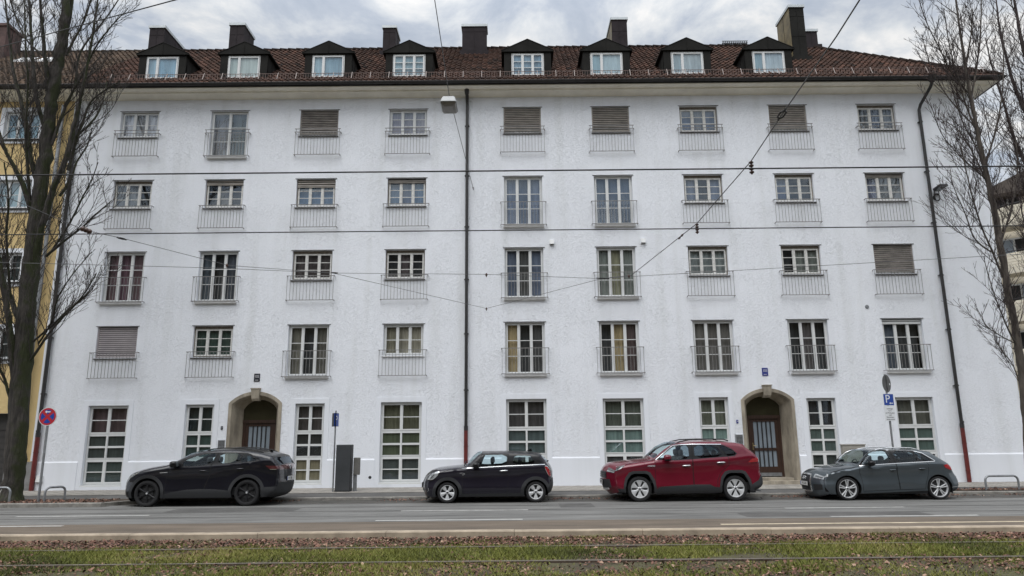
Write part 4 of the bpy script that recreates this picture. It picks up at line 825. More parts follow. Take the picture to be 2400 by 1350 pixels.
# ---------------------------------------------------------------- signs, ticket machine, hoops
def pole(b, x_, y_, z0, z1, r=0.032, m=0, lean=0.0): b.tube([(x_ , y_, z0), (x_ + lean, y_, z1)], r, 12, m)
# no-stopping sign on the left
sx, sy, sz = -13.67, 21.2, 2.50
e_ = empty('no_stopping_sign', (sx, sy, 0.09), 'round red and blue no stopping sign on a grey post, left kerb', 'road sign')
b = MB(); pole(b, 0, 0.035, 0, 2.35, 0.034); b.build('post', M['steel'], e_)
zc = sz - 0.09; e = MB(); rr = 0.265
e.lathe([(0, 0.0), (rr, 0.0), (rr, 0.008), (0, 0.008)], (0, -0.01, zc), 'y', 40); sp_ = e.build('sign_disc', M['sign_back'], e_)
e = MB(); e.lathe([(0, 0), (rr, 0)], (0, -0.0125, zc), 'y', 40); e.build('white_rim', M['sign_white'], sp_)
e = MB(); e.lathe([(0, 0), (rr - 0.016, 0)], (0, -0.015, zc), 'y', 40); e.build('red_field', M['sign_red'], sp_)
e = MB()                                                     # blue quarters, cut by the red cross
for q in range(4):
    a0 = math.pi / 4 + q * math.pi / 2; pts = []
    for t in np.linspace(-0.56, 0.56, 10): pts.append((0.195 * math.cos(a0 - math.pi / 4 + t), 0.195 * math.sin(a0 - math.pi / 4 + t)))
    a = a0 - math.pi / 4; pts.append((0.055 * math.cos(a), 0.055 * math.sin(a)))
    e.add([(p[0], -0.0175, zc + p[1]) for p in pts], [tuple(range(len(pts)))])
e.build('blue_quarters', M['sign_blue'], sp_)
e = MB(); za = zc + 0.135; e.add([(p[0], -0.020, za + p[1]) for p in ((-0.085, 0), (-0.03, 0.045), (-0.03, 0.014), (0.075, 0.014), (0.075, -0.014), (-0.03, -0.014), (-0.03, -0.045))], [(0, 1, 2, 3, 4, 5, 6)]); e.build('white_arrow', M['sign_white'], sp_)
# parking sign group on the right
rx, ry = 12.20, 23.4
e_ = empty('parking_sign', (rx, ry, 0.09), 'blue parking sign with white text plate and round sign back, grey post', 'road sign'); e_.rotation_euler = (0, 0, R(11))
b = MB(); pole(b, 0, 0.04, 0, 3.6, 0.032); b.build('post', M['steel'], e_)
b = MB(); b.lathe([(0, 0.0), (0.285, 0.0), (0.29, 0.006), (0.285, 0.012), (0, 0.012)], (0, 0, 0), 'y', 40); b.box((-0.02, -0.018, -0.24), (0.02, 0.0, 0.24)); b.box((-0.05, -0.03, 0.10), (0.05, 0, 0.13)); b.box((-0.05, -0.03, -0.13), (0.05, 0, -0.10))
d_ = b.build('round_sign_back', M['sign_back'], e_); d_.location = (0.01, -0.0, 3.30); d_.rotation_euler = (0, 0, R(27))
st_ = MB(); st_.lathe([(0, 0), (0.035, 0)], (0, 0, 0), 'y', 12); so_ = st_.build('sticker', M['sign_white'], d_); so_.location = (0.19, -0.004, -0.02)
b = MB(); b.box((-0.19, -0.014, 2.585), (0.19, 0.0, 2.965)); p_ = b.build('parking_panel', M['sign_white'], e_)
b = MB(); b.box((-0.178, -0.0165, 2.597), (0.178, -0.0142, 2.953)); b.build('blue_field', M['sign_blue'], p_)
text('P', 0.36, M['sign_white'], p_, (-0.04, -0.019, 2.785), name='letter', ext=0.001)
b = MB(); za, xa = 2.66, 0.085; b.add([(xa + p[0], -0.019, za + p[1]) for p in ((-0.075, 0), (-0.03, 0.04), (-0.03, 0.012), (0.06, 0.012), (0.06, -0.012), (-0.03, -0.012), (-0.03, -0.04))], [(0, 1, 2, 3, 4, 5, 6)]); b.build('arrow', M['sign_white'], p_)
b = MB(); b.box((-0.185, -0.012, 2.10), (0.185, 0.0, 2.575)); t_ = b.build('text_plate', M['sign_white'], e_)
for k, (tx, s) in enumerate((('werktags', .062), ('9-23 h', .045), ('mit Parkschein', .058), ('oder', .055), ('Bewohner-', .062), ('parkausweis', .062))): text(tx, s, M['ink'], t_, (0, -0.0145, 2.485 - k * 0.068), ext=0.0006)
# ticket machine, its sign post and the small meter box
bx = at(807, 1152, z=0.1); e_ = empty('ticket_machine', (-5.575, 24.05, 0.1), 'tall dark grey parking ticket machine on the pavement', 'ticket machine')
b = MB(); b.bbox((-0.235, -0.17, 0.0), (0.245, 0.17, 1.49), 0.015); b.build('housing', mat('anthracite_paint', (0.052, 0.056, 0.060), 0.45, 0.2, var=0.12, vscale=2), e_)
b = MB(); b.box((0.2455, -0.16, 0.02), (0.262, 0.16, 1.48)); b.box((-0.24, -0.176, -0.0), (0.25, 0.176, 0.05)); b.build('door_edge', M['darksteel'], e_)
b = MB(); b.box((-0.17, 0.171, 0.95), (0.17, 0.178, 1.35)); b.build('display_panel', M['sign_white'], e_)
e_ = empty('meter_box', (-5.16, 24.15, 0.1), 'small grey electrical box beside the ticket machine', 'electrical box')
b = MB(); b.bbox((-0.11, -0.09, 0.52), (0.09, 0.09, 1.07), 0.02); b.build('box', mat('grey_brown_box', (0.13, 0.125, 0.115), 0.6, var=0.2), e_); b = MB(); b.box((-0.11, -0.05, 0.0), (0.0, 0.05, 0.52)); b.build('stand', M['steel'], e_)
e_ = empty('ticket_sign', (-5.90, 24.0, 0.1), 'small blue sign seen edge-on atop a thin post by the ticket machine', 'road sign')
b = MB(); pole(b, 0, 0.02, 0, 2.6, 0.026, lean=0.0); b.build('post', M['steel'], e_)
b = MB(); b.box((-0.21, -0.03, 2.08), (0.21, -0.012, 2.52)); s_ = b.build('sign_panel', M['sign_back'], e_); s_.location = (0.0, 0.0, 0); s_.rotation_euler = (0, 0, R(82))
b = MB(); b.box((-0.20, -0.0335, 2.09), (0.20, -0.0302, 2.51)); s2 = b.build('blue_face', M['sign_blue'], s_)
text('P', 0.34, M['sign_white'], s_, (0, -0.036, 2.30), name='letter', ext=0.001)
b = MB(); b.box((-0.21, -0.03, 2.08), (0.21, -0.012, 2.52)); s3 = b.build('sign_panel', M['num_dark'], e_); s3.rotation_euler = (0, 0, R(-60)); s3.location = (-0.04, 0.06, 0)
def hoop(x0, y0, x1, y1, h, lab, zg):
    p0, p1 = Vector((x0, y0, zg)), Vector((x1, y1, zg)); d = (p1 - p0); ln = d.length; d.normalize(); up = Vector((0, 0, 1)); r = 0.14; pts = [p0 - up * 0.1, p0 + up * (h - r)]
    for k in range(1, 7): a = math.pi / 2 * k / 6; pts.append(p0 + up * (h - r) + d * (r - r * math.cos(a)) + up * r * math.sin(a))
    for k in range(7): a = math.pi / 2 * k / 6; pts.append(p1 + up * (h - r) - d * (r - r * math.sin(a)) + up * r * math.cos(a))
    pts.append(p1 - up * 0.1); c = (p0 + p1) / 2
    b = MB(); b.tube([p - c for p in pts], 0.031, 12); o = b.build('hoop_barrier', M['steel'], smooth=60); o.location = c; tag(o, lab, 'hoop barrier', 'steel hoop barriers by the tree beds')
hoop(-13.45, 21.15, -13.18, 21.65, 0.40, 'short steel hoop barrier right of the no stopping sign', 0.085)
hoop(-15.9, 21.0, -14.35, 21.0, 0.42, 'long steel hoop barrier in front of the mossy trunk', 0.085)
hoop(14.18, 22.15, 15.20, 22.2, 0.42, 'steel hoop barrier right of the grey car', 0.09)
# ---------------------------------------------------------------- overhead wires
def wire(name, pts, r, m, lab, cat='overhead wire', n=6, sag=0.0, group=None):
    P = []
    for a, c in zip(pts[:-1], pts[1:]):
        a, c = Vector(a), Vector(c); k = 8 if sag else 1
        for i in range(k): t = i / k; P.append(a.lerp(c, t) - Vector((0, 0, sag * 4 * t * (1 - t))))
    P.append(Vector(pts[-1])); o0 = P[0]; b = MB(); b.tube([p - o0 for p in P], r, n); o = b.build(name, m, smooth=True); o.location = o0; return tag(o, lab, cat, group)
def ext(a, c, x_): t = (x_ - a.x) / (c.x - a.x); return a.lerp(c, t)
ZW = 5.5
a, c = at(0, 410, z=ZW), at(2220, 392, z=ZW); yU = (a.y + c.y) / 2
wire('contact_wire', [(-45, yU + (a.y - yU), ZW), (45, yU + (c.y - yU), ZW)], 0.0105, M['wire'], 'upper thick black tram contact wire across the top window rows', group='tram contact wires')
a, c = at(0, 548, z=ZW), at(2220, 533, z=ZW)
wire('contact_wire', [(-45, a.y, ZW), (45, c.y, ZW)], 0.0100, M['wire'], 'lower thick black tram contact wire above the third storey windows', group='tram contact wires')
ZS = 5.72
P = lambda x_, y_, z_=ZS: at(x_, y_, z=z_)
tl = P(1480, 645); wU, wL = P(1760, 378), P(1633, 524)
far = P(2040, -40)
wire('span_wire', [P(1410, 653), tl, wL, wU, P(1835, 265), P(1960, 86), far, far + (far - wU) * 3], 0.008, M['wire_grey'], 'diagonal grey span cable running up to the top right', 'span cable')
wire('span_wire', [P(-400, 607), P(0, 615), P(500, 628), P(780, 640), P(1140, 643), P(1410, 653)], 0.006, M['wire_grey'], 'thin long cable across the middle of the left facade', 'span cable')
wire('span_wire', [P(1410, 653), P(1480, 648), P(2300, 601), P(2800, 572)], 0.006, M['wire_grey'], 'thin cable from the right junction towards the right tree', 'span cable')
wire('span_wire', [P(780, 640), P(1140, 723), P(1410, 653)], 0.006, M['wire_grey'], 'thin cable hanging in a wide V below the drainpipe middle', 'span cable')
wire('span_wire', [P(-60, 430), P(200, 540), P(285, 558), P(535, 622), P(780, 640)], 0.006, M['wire_grey'], 'thin cable sloping from the left tree to the left junction', 'span cable')
hi = at(120, 78, Y=15.5); hi2 = at(410, 0, Y=12.5)
wire('tree_cable', [hi + (hi - hi2) * 0.8, hi, hi2, hi2 + (hi2 - hi) * 1.5], 0.012, M['wire'], 'black cable rising through the left tree crown into the sky', 'cable')
def insulator(p, q, lab, r=0.035, n=4, turn=False):
    """strain insulator or turnbuckle strung between p and q"""
    p, q = Vector(p), Vector(q); d = (q - p).normalized(); b = MB()
    if turn:
        sd_ = d.cross(Vector((0, 0, 1))).normalized() * r
        b.tube([p, p + (q - p) * 0.2], 0.014, 6); b.tube([q, q + (p - q) * 0.2], 0.014, 6)
        for s in (-1, 1): b.tube([p + (q - p) * 0.18, p + (q - p) * 0.26 + sd_ * s, p + (q - p) * 0.74 + sd_ * s, p + (q - p) * 0.82], 0.012, 6)
    else:
        ln = (q - p).length; pts = []; rs = []
        for k in range(n):
            for f, rr in ((0.0, 0.4), (0.25, 1), (0.55, 1), (0.8, 0.4)): pts.append(p + d * ln * (k + f) / n); rs.append(r * rr)
        b.tube(pts + [q], rs + [r * 0.4], 10)
    o0 = (p + q) / 2; b.v = [tuple(Vector(v) - o0) for v in b.v]
    o = b.build('insulator' if not turn else 'turnbuckle', M['insul'] if not turn else M['wire'], smooth=50); o.location = o0; return tag(o, lab, 'insulator' if not turn else 'turnbuckle')
insulator(wU, wU + Vector((0, 0, -0.20)), 'brown ribbed insulator hanging on the upper contact wire', 0.035); insulator(wL, wL + Vector((0, 0, -0.20)), 'brown ribbed insulator hanging on the lower contact wire', 0.035)
insulator(P(1824, 281), P(1841, 256), 'large link on the diagonal cable in front of a closed shutter', 0.035, turn=True)
insulator(P(1590, 560), P(1602, 548), 'dark clamp on the diagonal cable left of the lower insulator', 0.022, n=2)
insulator(P(1398, 652), P(1428, 653), 'turnbuckle at the right cable junction before a french window', 0.03, turn=True)
insulator(P(190, 535), P(214, 544), 'brown insulator on the cable beside the left downpipe', 0.05, n=3)
insulator(P(274, 556), P(296, 562), 'turnbuckle on the sloping cable above the left french window', 0.03, turn=True)
insulator(P(776, 639), P(792, 640), 'small turnbuckle at the left cable junction', 0.022, turn=True)
for p, lab in (((1140, 643), 'small black clamp on the long cable near the middle drainpipe'), ((1140, 723), 'small black clamp at the bottom of the V cable'), ((1474, 646), 'small black clamp right of the right cable junction'), ((532, 621), 'small black clamp on the sloping cable at the second window')):
    q = P(*p); insulator(q + Vector((0, 0, 0.03)), q + Vector((0, 0, -0.07)), lab, 0.028, n=1)
# ---------------------------------------------------------------- street lamp hung over the road
la = at(1110, 445, Y=D); lt = at(1052, 224, z=10.15); lo = at(1012, 0, z=10.45)
lamp = empty('hanging_street_lamp', at(1053, 236, z=10.0), 'white trapezoid street lamp hanging on a cable over the road', 'street lamp')
b = MB(); T, B2 = 0.13, 0.19
def rect(hx, hy, z, r_=0.03): return [(-hx + r_, -hy, z), (hx - r_, -hy, z), (hx, -hy + r_, z), (hx, hy - r_, z), (hx - r_, hy, z), (-hx + r_, hy, z), (-hx, hy - r_, z), (-hx, -hy + r_, z)]
b.loft([rect(0.15, 0.24, 0.0), rect(0.19, 0.31, -0.14), rect(0.195, 0.315, -0.15), rect(0.195, 0.315, -0.165)], True); b.add(rect(0.15, 0.24, 0.0), [tuple(range(8))])
b.build('lamp_housing', mat('lamp_grey_white', (0.42, 0.43, 0.43), 0.5), lamp, smooth=30)
b = MB(); b.loft([rect(0.185, 0.305, -0.166), rect(0.165, 0.27, -0.22), rect(0.10, 0.19, -0.245)], True); b.add(rect(0.10, 0.19, -0.245), [tuple(range(8))]); b.build('diffuser', mat('lamp_diffuser', (0.15, 0.14, 0.125), 0.3, var=0.15, vscale=6), lamp, smooth=30)
b = MB(); b.tube([(0, 0, 0), (0, 0, 0.12)], 0.018, 8); b.tube([(0, -0.1, 0.01), (0, 0.1, 0.01)], 0.012, 6); b.build('hanger', M['steel'], lamp)
top = Vector(lamp.location) + Vector((0, 0, 0.12))
wire('lamp_cable', [la, top, top + (top - la) * 0.35 + Vector((0, 0, 0.9)), top + (top - la) * 2.2 + Vector((0, 0, 4.0))], 0.009, M['wire_grey'], 'cable carrying the hanging street lamp, from wall to sky', 'lamp cable')
insulator(la + (top - la).normalized() * 0.08, la + (top - la).normalized() * 0.45, 'black wall anchor of the lamp cable right of the drainpipe', 0.025, n=2)
# ---------------------------------------------------------------- bare winter trees
def bark(name, c1, c2, moss=None):
    m = mat(name, c1, 0.9, var2=c2, vscale=5, bump=0.09, bscale=7, bstretch=(2.4, 2.4, 0.35), detail=8)
    if moss:                                               # moss grows on one weather side, in patches
        t = m.node_tree; lk = t.links.new; b = t.nodes['Principled BSDF']; src = b.inputs['Base Color'].links[0].from_socket
        tcn = N('ShaderNodeTexCoord', t); n_ = N('ShaderNodeTexNoise', t); n_.inputs['Scale'].default_value = 2.2; n_.inputs['Detail'].default_value = 8; lk(tcn.outputs['Object'], n_.inputs['Vector'])
        g = N('ShaderNodeNewGeometry', t); s_ = N('ShaderNodeSeparateXYZ', t); lk(g.outputs['Normal'], s_.inputs[0]); a = N('ShaderNodeMath', t, operation='MULTIPLY_ADD'); lk(s_.outputs[0], a.inputs[0]); a.inputs[1].default_value = 0.20; lk(n_.outputs[0], a.inputs[2])
        rr = N('ShaderNodeValToRGB', t); rr.color_ramp.elements[0].position = 0.52; rr.color_ramp.elements[1].position = 0.68; lk(a.outputs[0], rr.inputs[0])
        mm = N('ShaderNodeMixRGB', t); mm.inputs[2].default_value = (*moss, 1); lk(rr.outputs[0], mm.inputs[0]); lk(src, mm.inputs[1]); lk(mm.outputs[0], b.inputs['Base Color'])
    return m
M['bark_l'] = bark('mossy_poplar_bark', (0.014, 0.012, 0.010), (0.060, 0.052, 0.045), (0.022, 0.027, 0.006)); M['bark_r'] = bark('grey_brown_bark', (0.035, 0.029, 0.024), (0.10, 0.083, 0.068)); M['twig'] = bark('twig_bark', (0.022, 0.018, 0.016), (0.060, 0.050, 0.043)); M['twig_r'] = bark('reddish_twig_bark', (0.028, 0.019, 0.019), (0.065, 0.048, 0.043))
def spline(pts, n):
    """Catmull-Rom through (Vector, radius) control points"""
    out = []
    for i in range(len(pts) - 1):
        p0, p1, p2, p3 = pts[max(i-1, 0)], pts[i], pts[i+1], pts[min(i+2, len(pts)-1)]
        for k in range(n):
            t = k / n; f = lambda a, b, c, d: 0.5 * ((2*b) + (-a + c)*t + (2*a - 5*b + 4*c - d)*t*t + (-a + 3*b - 3*c + d)*t*t*t)
            out.append((f(p0[0], p1[0], p2[0], p3[0]), max(0.004, f(p0[1], p1[1], p2[1], p3[1]))))
    out.append(pts[-1]); return out
UPZ = Vector((0, 0, 1))
def shoot(tw, rnd, p, d, ln, r, lev, trop, maxlev, cnt):
    n = max(3, int(ln / 0.16)); pts = [(p, r)]; q = p.copy(); d = d.normalized(); st = ln / n
    for i in range(n):
        d = (d + UPZ * trop * st + Vector((rnd.gauss(0, 1), rnd.gauss(0, 1), rnd.gauss(0, 1))) * 0.085).normalized(); q = q + d * st; pts.append((q.copy(), max(0.0050, r * (1 - 0.75 * (i + 1) / n))))
    tw.tube([a[0] for a in pts], [a[1] for a in pts], 5 if lev < 2 else 3, cap=False); cnt[0] += 1
    if lev >= maxlev: return
    k = max(2, int(ln * (4.2 if lev == 1 else 4.6)))
    for j in range(k):
        t = 0.18 + 0.8 * (j + rnd.random() * 0.8) / k; i = min(n - 1, int(t * n)); a = pts[i][0]; dd = (pts[i+1][0] - pts[i][0]).normalized()
        sd_ = dd.cross(Vector((rnd.gauss(0, 1), rnd.gauss(0, 1), rnd.gauss(0, 1)))).normalized(); nd = (dd * 0.85 + sd_ * rnd.uniform(0.35, 0.75) + UPZ * 0.12)
        shoot(tw, rnd, a, nd, ln * rnd.uniform(0.30, 0.58) * (1.1 - 0.45 * t), max(0.0062, pts[i][1] * 0.62), lev + 1, trop, maxlev, cnt)
def limb(px, Y0, dY=0.0, rs=1.0):
    """photo points (x, y, width in px) carried to depth Y0 -> Y0+dY along the limb"""
    n = len(px); o = []
    for i, (x_, y_, w_) in enumerate(px):
        p = at(x_, y_, Y=Y0 + dY * i / max(1, n - 1)); dep = (p - Vector((0, 0, CAM_H))).dot(FW); o.append((p, rs * 0.5 * w_ * dep / F_PX))
    return o
def tree(label, base, trunks, limbs, mb_, mt_, seed, dens, sl, trop=0.55, maxlev=3, roots=True):
    rnd = random.Random(seed); e_ = empty('bare_tree', base, label, 'tree', None); tr = MB(); tw = MB(); cnt = [0]; bv = Vector(base)
    for T, spawn in [(t, True) for t in trunks] + [(l, True) for l in limbs]:
        istr = T in trunks; P = spline(T, 6); P = [(p + Vector((rnd.gauss(0, .012), rnd.gauss(0, .012), 0)) * (r / 0.1 if r < 0.2 else 1), r) for p, r in P]
        if istr and roots: P = [(P[0][0] - Vector((0, 0, 0.12)), P[0][1] * 1.40), (P[0][0] + Vector((0, 0, 0.08)), P[0][1] * 1.12)] + P[1:]
        (tr).tube([p for p, r in P], [r * (1 + (rnd.uniform(-0.06, 0.06))) for p, r in P], 14 if istr else 8)
        ln = sum((P[i+1][0] - P[i][0]).length for i in range(len(P) - 1)); acc = 0; nxt = rnd.uniform(0.3, 0.8)
        for i in range(len(P) - 1):
            a, r = P[i]; c = P[i+1][0]; acc += (c - a).length
            low = istr and a.z < 4.5
            while acc > nxt:
                f = acc / ln; nxt += rnd.uniform(0.5, 1.5) / (dens * (0.5 if istr else 1.0))
                if low: continue
                dd = (c - a).normalized(); ang = rnd.uniform(0, 6.28); sd_ = Vector((math.cos(ang), math.sin(ang) * 0.8, 0.1)); nd = dd * 0.8 + sd_ * rnd.uniform(0.5, 0.85)
                L_ = sl * rnd.uniform(0.45, 1.1) * (1.15 - 0.6 * f) if not istr else sl * rnd.uniform(0.3, 0.9)
                shoot(tw, rnd, a, nd, L_, max(0.009, min(r * 0.5, 0.016)), 1, trop, maxlev, cnt)
    t = world_parent(tr.build('trunk', mb_, smooth=True, recalc=False), e_); c = world_parent(tw.build('crown', mt_, smooth=True, recalc=False), e_); return e_
Y1 = 21.6
trk = limb([(27, 1168, 44), (33, 1110, 44), (41, 1000, 43), (53, 850, 40), (62, 720, 38), (75, 600, 36), (87, 500, 33), (99, 400, 30), (112, 300, 27), (127, 200, 25), (143, 100, 22), (156, 0, 18), (168, -110, 13), (178, -230, 8)], Y1)
lm = [limb(p, Y1, d, 0.55) for p, d in (
 ([(62, 720, 30), (82, 600, 30), (108, 500, 27), (130, 430, 25), (155, 370, 22), (172, 300, 18), (186, 240, 14), (201, 170, 11), (217, 80, 9), (232, -20, 6)], -0.6),
 ([(38, 960, 30), (30, 850, 28), (22, 760, 26), (10, 690, 22), (-4, 600, 18), (-25, 480, 14)], -0.8), ([(48, 760, 24), (25, 700, 20), (5, 650, 17), (-25, 560, 13), (-50, 420, 9)], 0.6),
 ([(80, 520, 24), (60, 450, 22), (38, 400, 18), (12, 350, 14), (-12, 270, 10), (-20, 150, 7)], -0.9), ([(92, 440, 24), (72, 370, 22), (62, 300, 19), (50, 240, 16), (32, 170, 13), (22, 90, 10), (10, -20, 6)], 0.8),
 ([(118, 270, 22), (112, 190, 19), (104, 120, 16), (97, 40, 12), (90, -60, 8)], -0.4), ([(136, 150, 22), (150, 100, 20), (163, 40, 17), (176, -60, 11)], 0.3), ([(110, 320, 20), (86, 230, 17), (78, 150, 14), (72, 60, 11), (64, -50, 7)], 0.9),
 ([(160, 400, 13), (178, 330, 11), (196, 280, 10), (212, 240, 8), (245, 212, 6), (282, 190, 4)], -0.6), ([(60, 860, 12), (92, 815, 11), (120, 775, 9), (160, 730, 7), (196, 690, 6), (226, 640, 4)], -1.0), ([(78, 800, 9), (120, 765, 8), (160, 725, 7), (205, 690, 5), (222, 668, 3)], -1.1), ([(90, 805, 8), (118, 760, 7), (135, 700, 6), (165, 650, 5), (215, 590, 3)], -1.2),
 ([(108, 600, 13), (150, 565, 10), (190, 535, 8), (222, 505, 6), (262, 470, 4)], -1.0), ([(120, 590, 10), (165, 520, 8), (190, 470, 7), (215, 420, 5), (230, 380, 3)], -0.9), ([(140, 460, 12), (165, 420, 10), (180, 380, 8), (205, 340, 6), (215, 300, 4)], 0.5),
 ([(120, 340, 14), (150, 260, 12), (175, 200, 10), (190, 120, 8), (250, 40, 6), (290, -20, 4)], 0.7), ([(150, 250, 9), (190, 180, 8), (225, 110, 7), (262, 60, 5), (300, 20, 3)], -0.8), ([(155, 130, 11), (175, 90, 10), (200, 40, 8), (222, -30, 5)], 0.0),
 ([(70, 470, 14), (64, 380, 12), (60, 300, 11), (65, 200, 9), (60, 110, 7), (58, 0, 5)], -1.2), ([(25, 700, 12), (15, 560, 10), (20, 470, 8), (10, 380, 6)], -1.0), ([(40, 1000, 14), (14, 900, 12), (-6, 850, 10), (-30, 760, 8)], -0.8), ([(178, 320, 10), (220, 280, 8), (240, 240, 6), (250, 190, 4)], 0.9), ([(100, 130, 9), (60, 90, 7), (30, 20, 6), (10, -60, 4)], 0.4))]
tree('large mossy bare tree with many upright limbs at the left kerb', (-14.95, Y1, 0.085), [trk], lm, M['bark_l'], M['twig'], 11, 3.1, 2.2, 0.62)
Y2 = 22.3
trk2 = limb([(2418, 1150, 52), (2408, 1000, 46), (2396, 880, 42), (2384, 790, 38), (2364, 690, 35), (2346, 580, 33), (2327, 480, 30), (2306, 380, 26), (2287, 290, 21), (2270, 200, 17), (2256, 110, 13), (2243, 20, 10), (2232, -80, 6)], Y2, 0, 0.43)
lm2 = [limb(p, Y2, d, 0.40) for p, d in (
 ([(2350, 650, 12), (2326, 590, 11), (2300, 530, 9), (2276, 450, 8), (2258, 370, 6), (2244, 300, 4)], -0.7), ([(2322, 590, 9), (2285, 560, 8), (2262, 500, 6), (2236, 440, 4), (2226, 390, 3)], -0.9), ([(2388, 820, 10), (2362, 770, 9), (2334, 700, 7), (2315, 640, 5), (2305, 600, 3)], -0.7), ([(2380, 805, 7), (2345, 787, 6), (2310, 762, 5), (2300, 730, 3)], -0.8),
 ([(2312, 420, 9), (2282, 395, 8), (2240, 355, 6), (2205, 310, 5), (2180, 240, 3)], -0.6), ([(2318, 440, 10), (2290, 350, 8), (2258, 290, 7), (2235, 220, 6), (2215, 140, 4)], 0.5), ([(2285, 300, 10), (2262, 240, 9), (2245, 180, 8), (2226, 110, 6), (2212, 20, 4)], -0.4), ([(2272, 220, 8), (2230, 170, 7), (2200, 110, 6), (2175, 60, 5), (2150, -10, 3)], -0.6),
 ([(2288, 300, 8), (2240, 250, 7), (2210, 210, 6), (2180, 150, 5), (2160, 80, 3)], 0.6), ([(2308, 390, 12), (2332, 310, 10), (2348, 230, 8), (2352, 150, 6), (2350, 60, 4)], 0.6), ([(2276, 230, 11), (2290, 150, 10), (2298, 80, 8), (2300, 0, 6), (2300, -80, 4)], 0.4), ([(2262, 150, 8), (2275, 90, 7), (2280, 20, 5)], -0.5), ([(2345, 570, 12), (2372, 480, 10), (2385, 400, 8), (2380, 320, 5)], 0.5), ([(2330, 480, 9), (2305, 410, 8), (2270, 340, 7), (2240, 300, 5), (2205, 280, 3)], 0.9), ([(2400, 930, 7), (2376, 860, 6), (2355, 830, 5), (2335, 800, 3)], 0.5))]
tree('slender bare tree in front of the right building corner', (at(2418, 1150, Y=Y2).x, Y2, 0.1), [trk2], lm2, M['bark_r'], M['twig_r'], 23, 5.6, 1.8, 0.62)
Y3 = 26.5
trk3 = limb([(2560, 1120, 70), (2550, 900, 62), (2530, 700, 56), (2500, 500, 48), (2478, 300, 38), (2460, 100, 28), (2450, -100, 16)], Y3, 0, 0.7)
lm3 = [limb(p, Y3, d, 0.42) for p, d in (
 ([(2512, 560, 30), (2450, 450, 24), (2405, 385, 20), (2375, 320, 16), (2352, 240, 12), (2326, 160, 8), (2310, 90, 5)], -0.8), ([(2490, 400, 30), (2430, 310, 24), (2396, 250, 20), (2368, 170, 16), (2345, 80, 11), (2335, 0, 7)], 0.6), ([(2478, 300, 26), (2430, 200, 22), (2400, 120, 18), (2384, 40, 14), (2370, -50, 9)], -0.5), ([(2530, 700, 26), (2450, 590, 20), (2412, 500, 16), (2395, 420, 12), (2380, 350, 8), (2372, 300, 5)], 0.7), ([(2466, 200, 22), (2436, 100, 18), (2410, 20, 13), (2395, -50, 9)], 0.6), ([(2500, 520, 20), (2455, 440, 16), (2420, 340, 13), (2400, 250, 10), (2392, 180, 6)], -1.0), ([(2540, 780, 18), (2470, 690, 14), (2425, 600, 11), (2400, 520, 8), (2390, 460, 5)], -0.6))]
tree('knotty bare tree reaching in from the right edge', (at(2560, 1120, Y=Y3).x, Y3, 0.1), [trk3], lm3, M['twig_r'], M['twig_r'], 37, 4.6, 2.2, 0.6, roots=False)
# ---------------------------------------------------------------- cars
def paint(name, col, rough=0.28, metal=0.0, flake=0.06):
    m = mat(name, col, max(rough, 0.4), metal, var=flake, vscale=260, coat=1.0, spec=0.15); return m
M['paint_black'] = paint('black_car_paint', (0.0035, 0.0040, 0.0085)); M['paint_night'] = paint('dark_plum_car_paint', (0.007, 0.006, 0.013)); M['paint_red'] = paint('dark_red_car_paint', (0.125, 0.0038, 0.016), 0.3, 0.15); M['paint_grey'] = paint('blue_grey_car_paint', (0.068, 0.083, 0.094), 0.3, 0.5)
M['clad'] = mat('grey_plastic_cladding', (0.017, 0.018, 0.020), 0.7, var=0.1, vscale=40); M['gloss_black'] = mat('gloss_black_trim', (0.004, 0.004, 0.005), 0.3, spec=0.25, coat=0.25); M['tyre'] = mat('tyre_rubber', (0.009, 0.009, 0.010), 0.8, var=0.25, vscale=12)
M['alloy'] = mat('silver_alloy', (0.62, 0.63, 0.64), 0.42, 0.45, var=0.06, vscale=20); M['alloy_black'] = mat('black_alloy', (0.018, 0.018, 0.020), 0.35, 0.4); M['chrome'] = mat('chrome_strip', (0.66, 0.67, 0.68), 0.18, 0.9)
M['carglass'] = glass('car_side_glass', (0.80, 0.90, 0.92), 1.42, 0.0); M['carglass_dark'] = glass('tinted_car_glass', (0.30, 0.36, 0.40), 1.42, 0.0); M['screen'] = glass('windscreen_glass', (0.72, 0.80, 0.79), 1.32, 0.0)
M['tail_red'] = mat('red_lamp_lens', (0.36, 0.012, 0.016), 0.15, coat=1.0); M['tail_dark'] = mat('smoked_red_lamp', (0.07, 0.012, 0.016), 0.12, coat=1.0); M['lamp_clear'] = mat('clear_headlamp', (0.45, 0.47, 0.48), 0.18, 0.4, var=0.35, vscale=14, coat=1.0); M['lamp_grey'] = mat('dark_headlamp', (0.13, 0.14, 0.145), 0.2, 0.3, var=0.5, vscale=16, coat=1.0)
M['cabin'] = mat('dark_cabin_trim', (0.022, 0.022, 0.024), 0.8); M['seat'] = mat('grey_seat_cloth', (0.05, 0.05, 0.053), 0.9); M['plate'] = mat('number_plate_white', (0.62, 0.62, 0.60), 0.5); M['well'] = mat('wheel_well_black', (0.006, 0.006, 0.006), 0.95); M['seam'] = mat('panel_gap', (0.004, 0.004, 0.004), 0.9); M['handle_paint'] = M['black']
def inside(pts, poly):
    x, y = pts[:, 0], pts[:, 1]; r_ = np.zeros(len(pts), bool); n = len(poly)
    for i in range(n):
        x1, y1 = poly[i]; x2, y2 = poly[(i + 1) % n]
        if y1 == y2: continue
        c = ((y1 > y) != (y2 > y)) & (x < (x2 - x1) * (y - y1) / (y2 - y1) + x1); r_ ^= c
    return r_
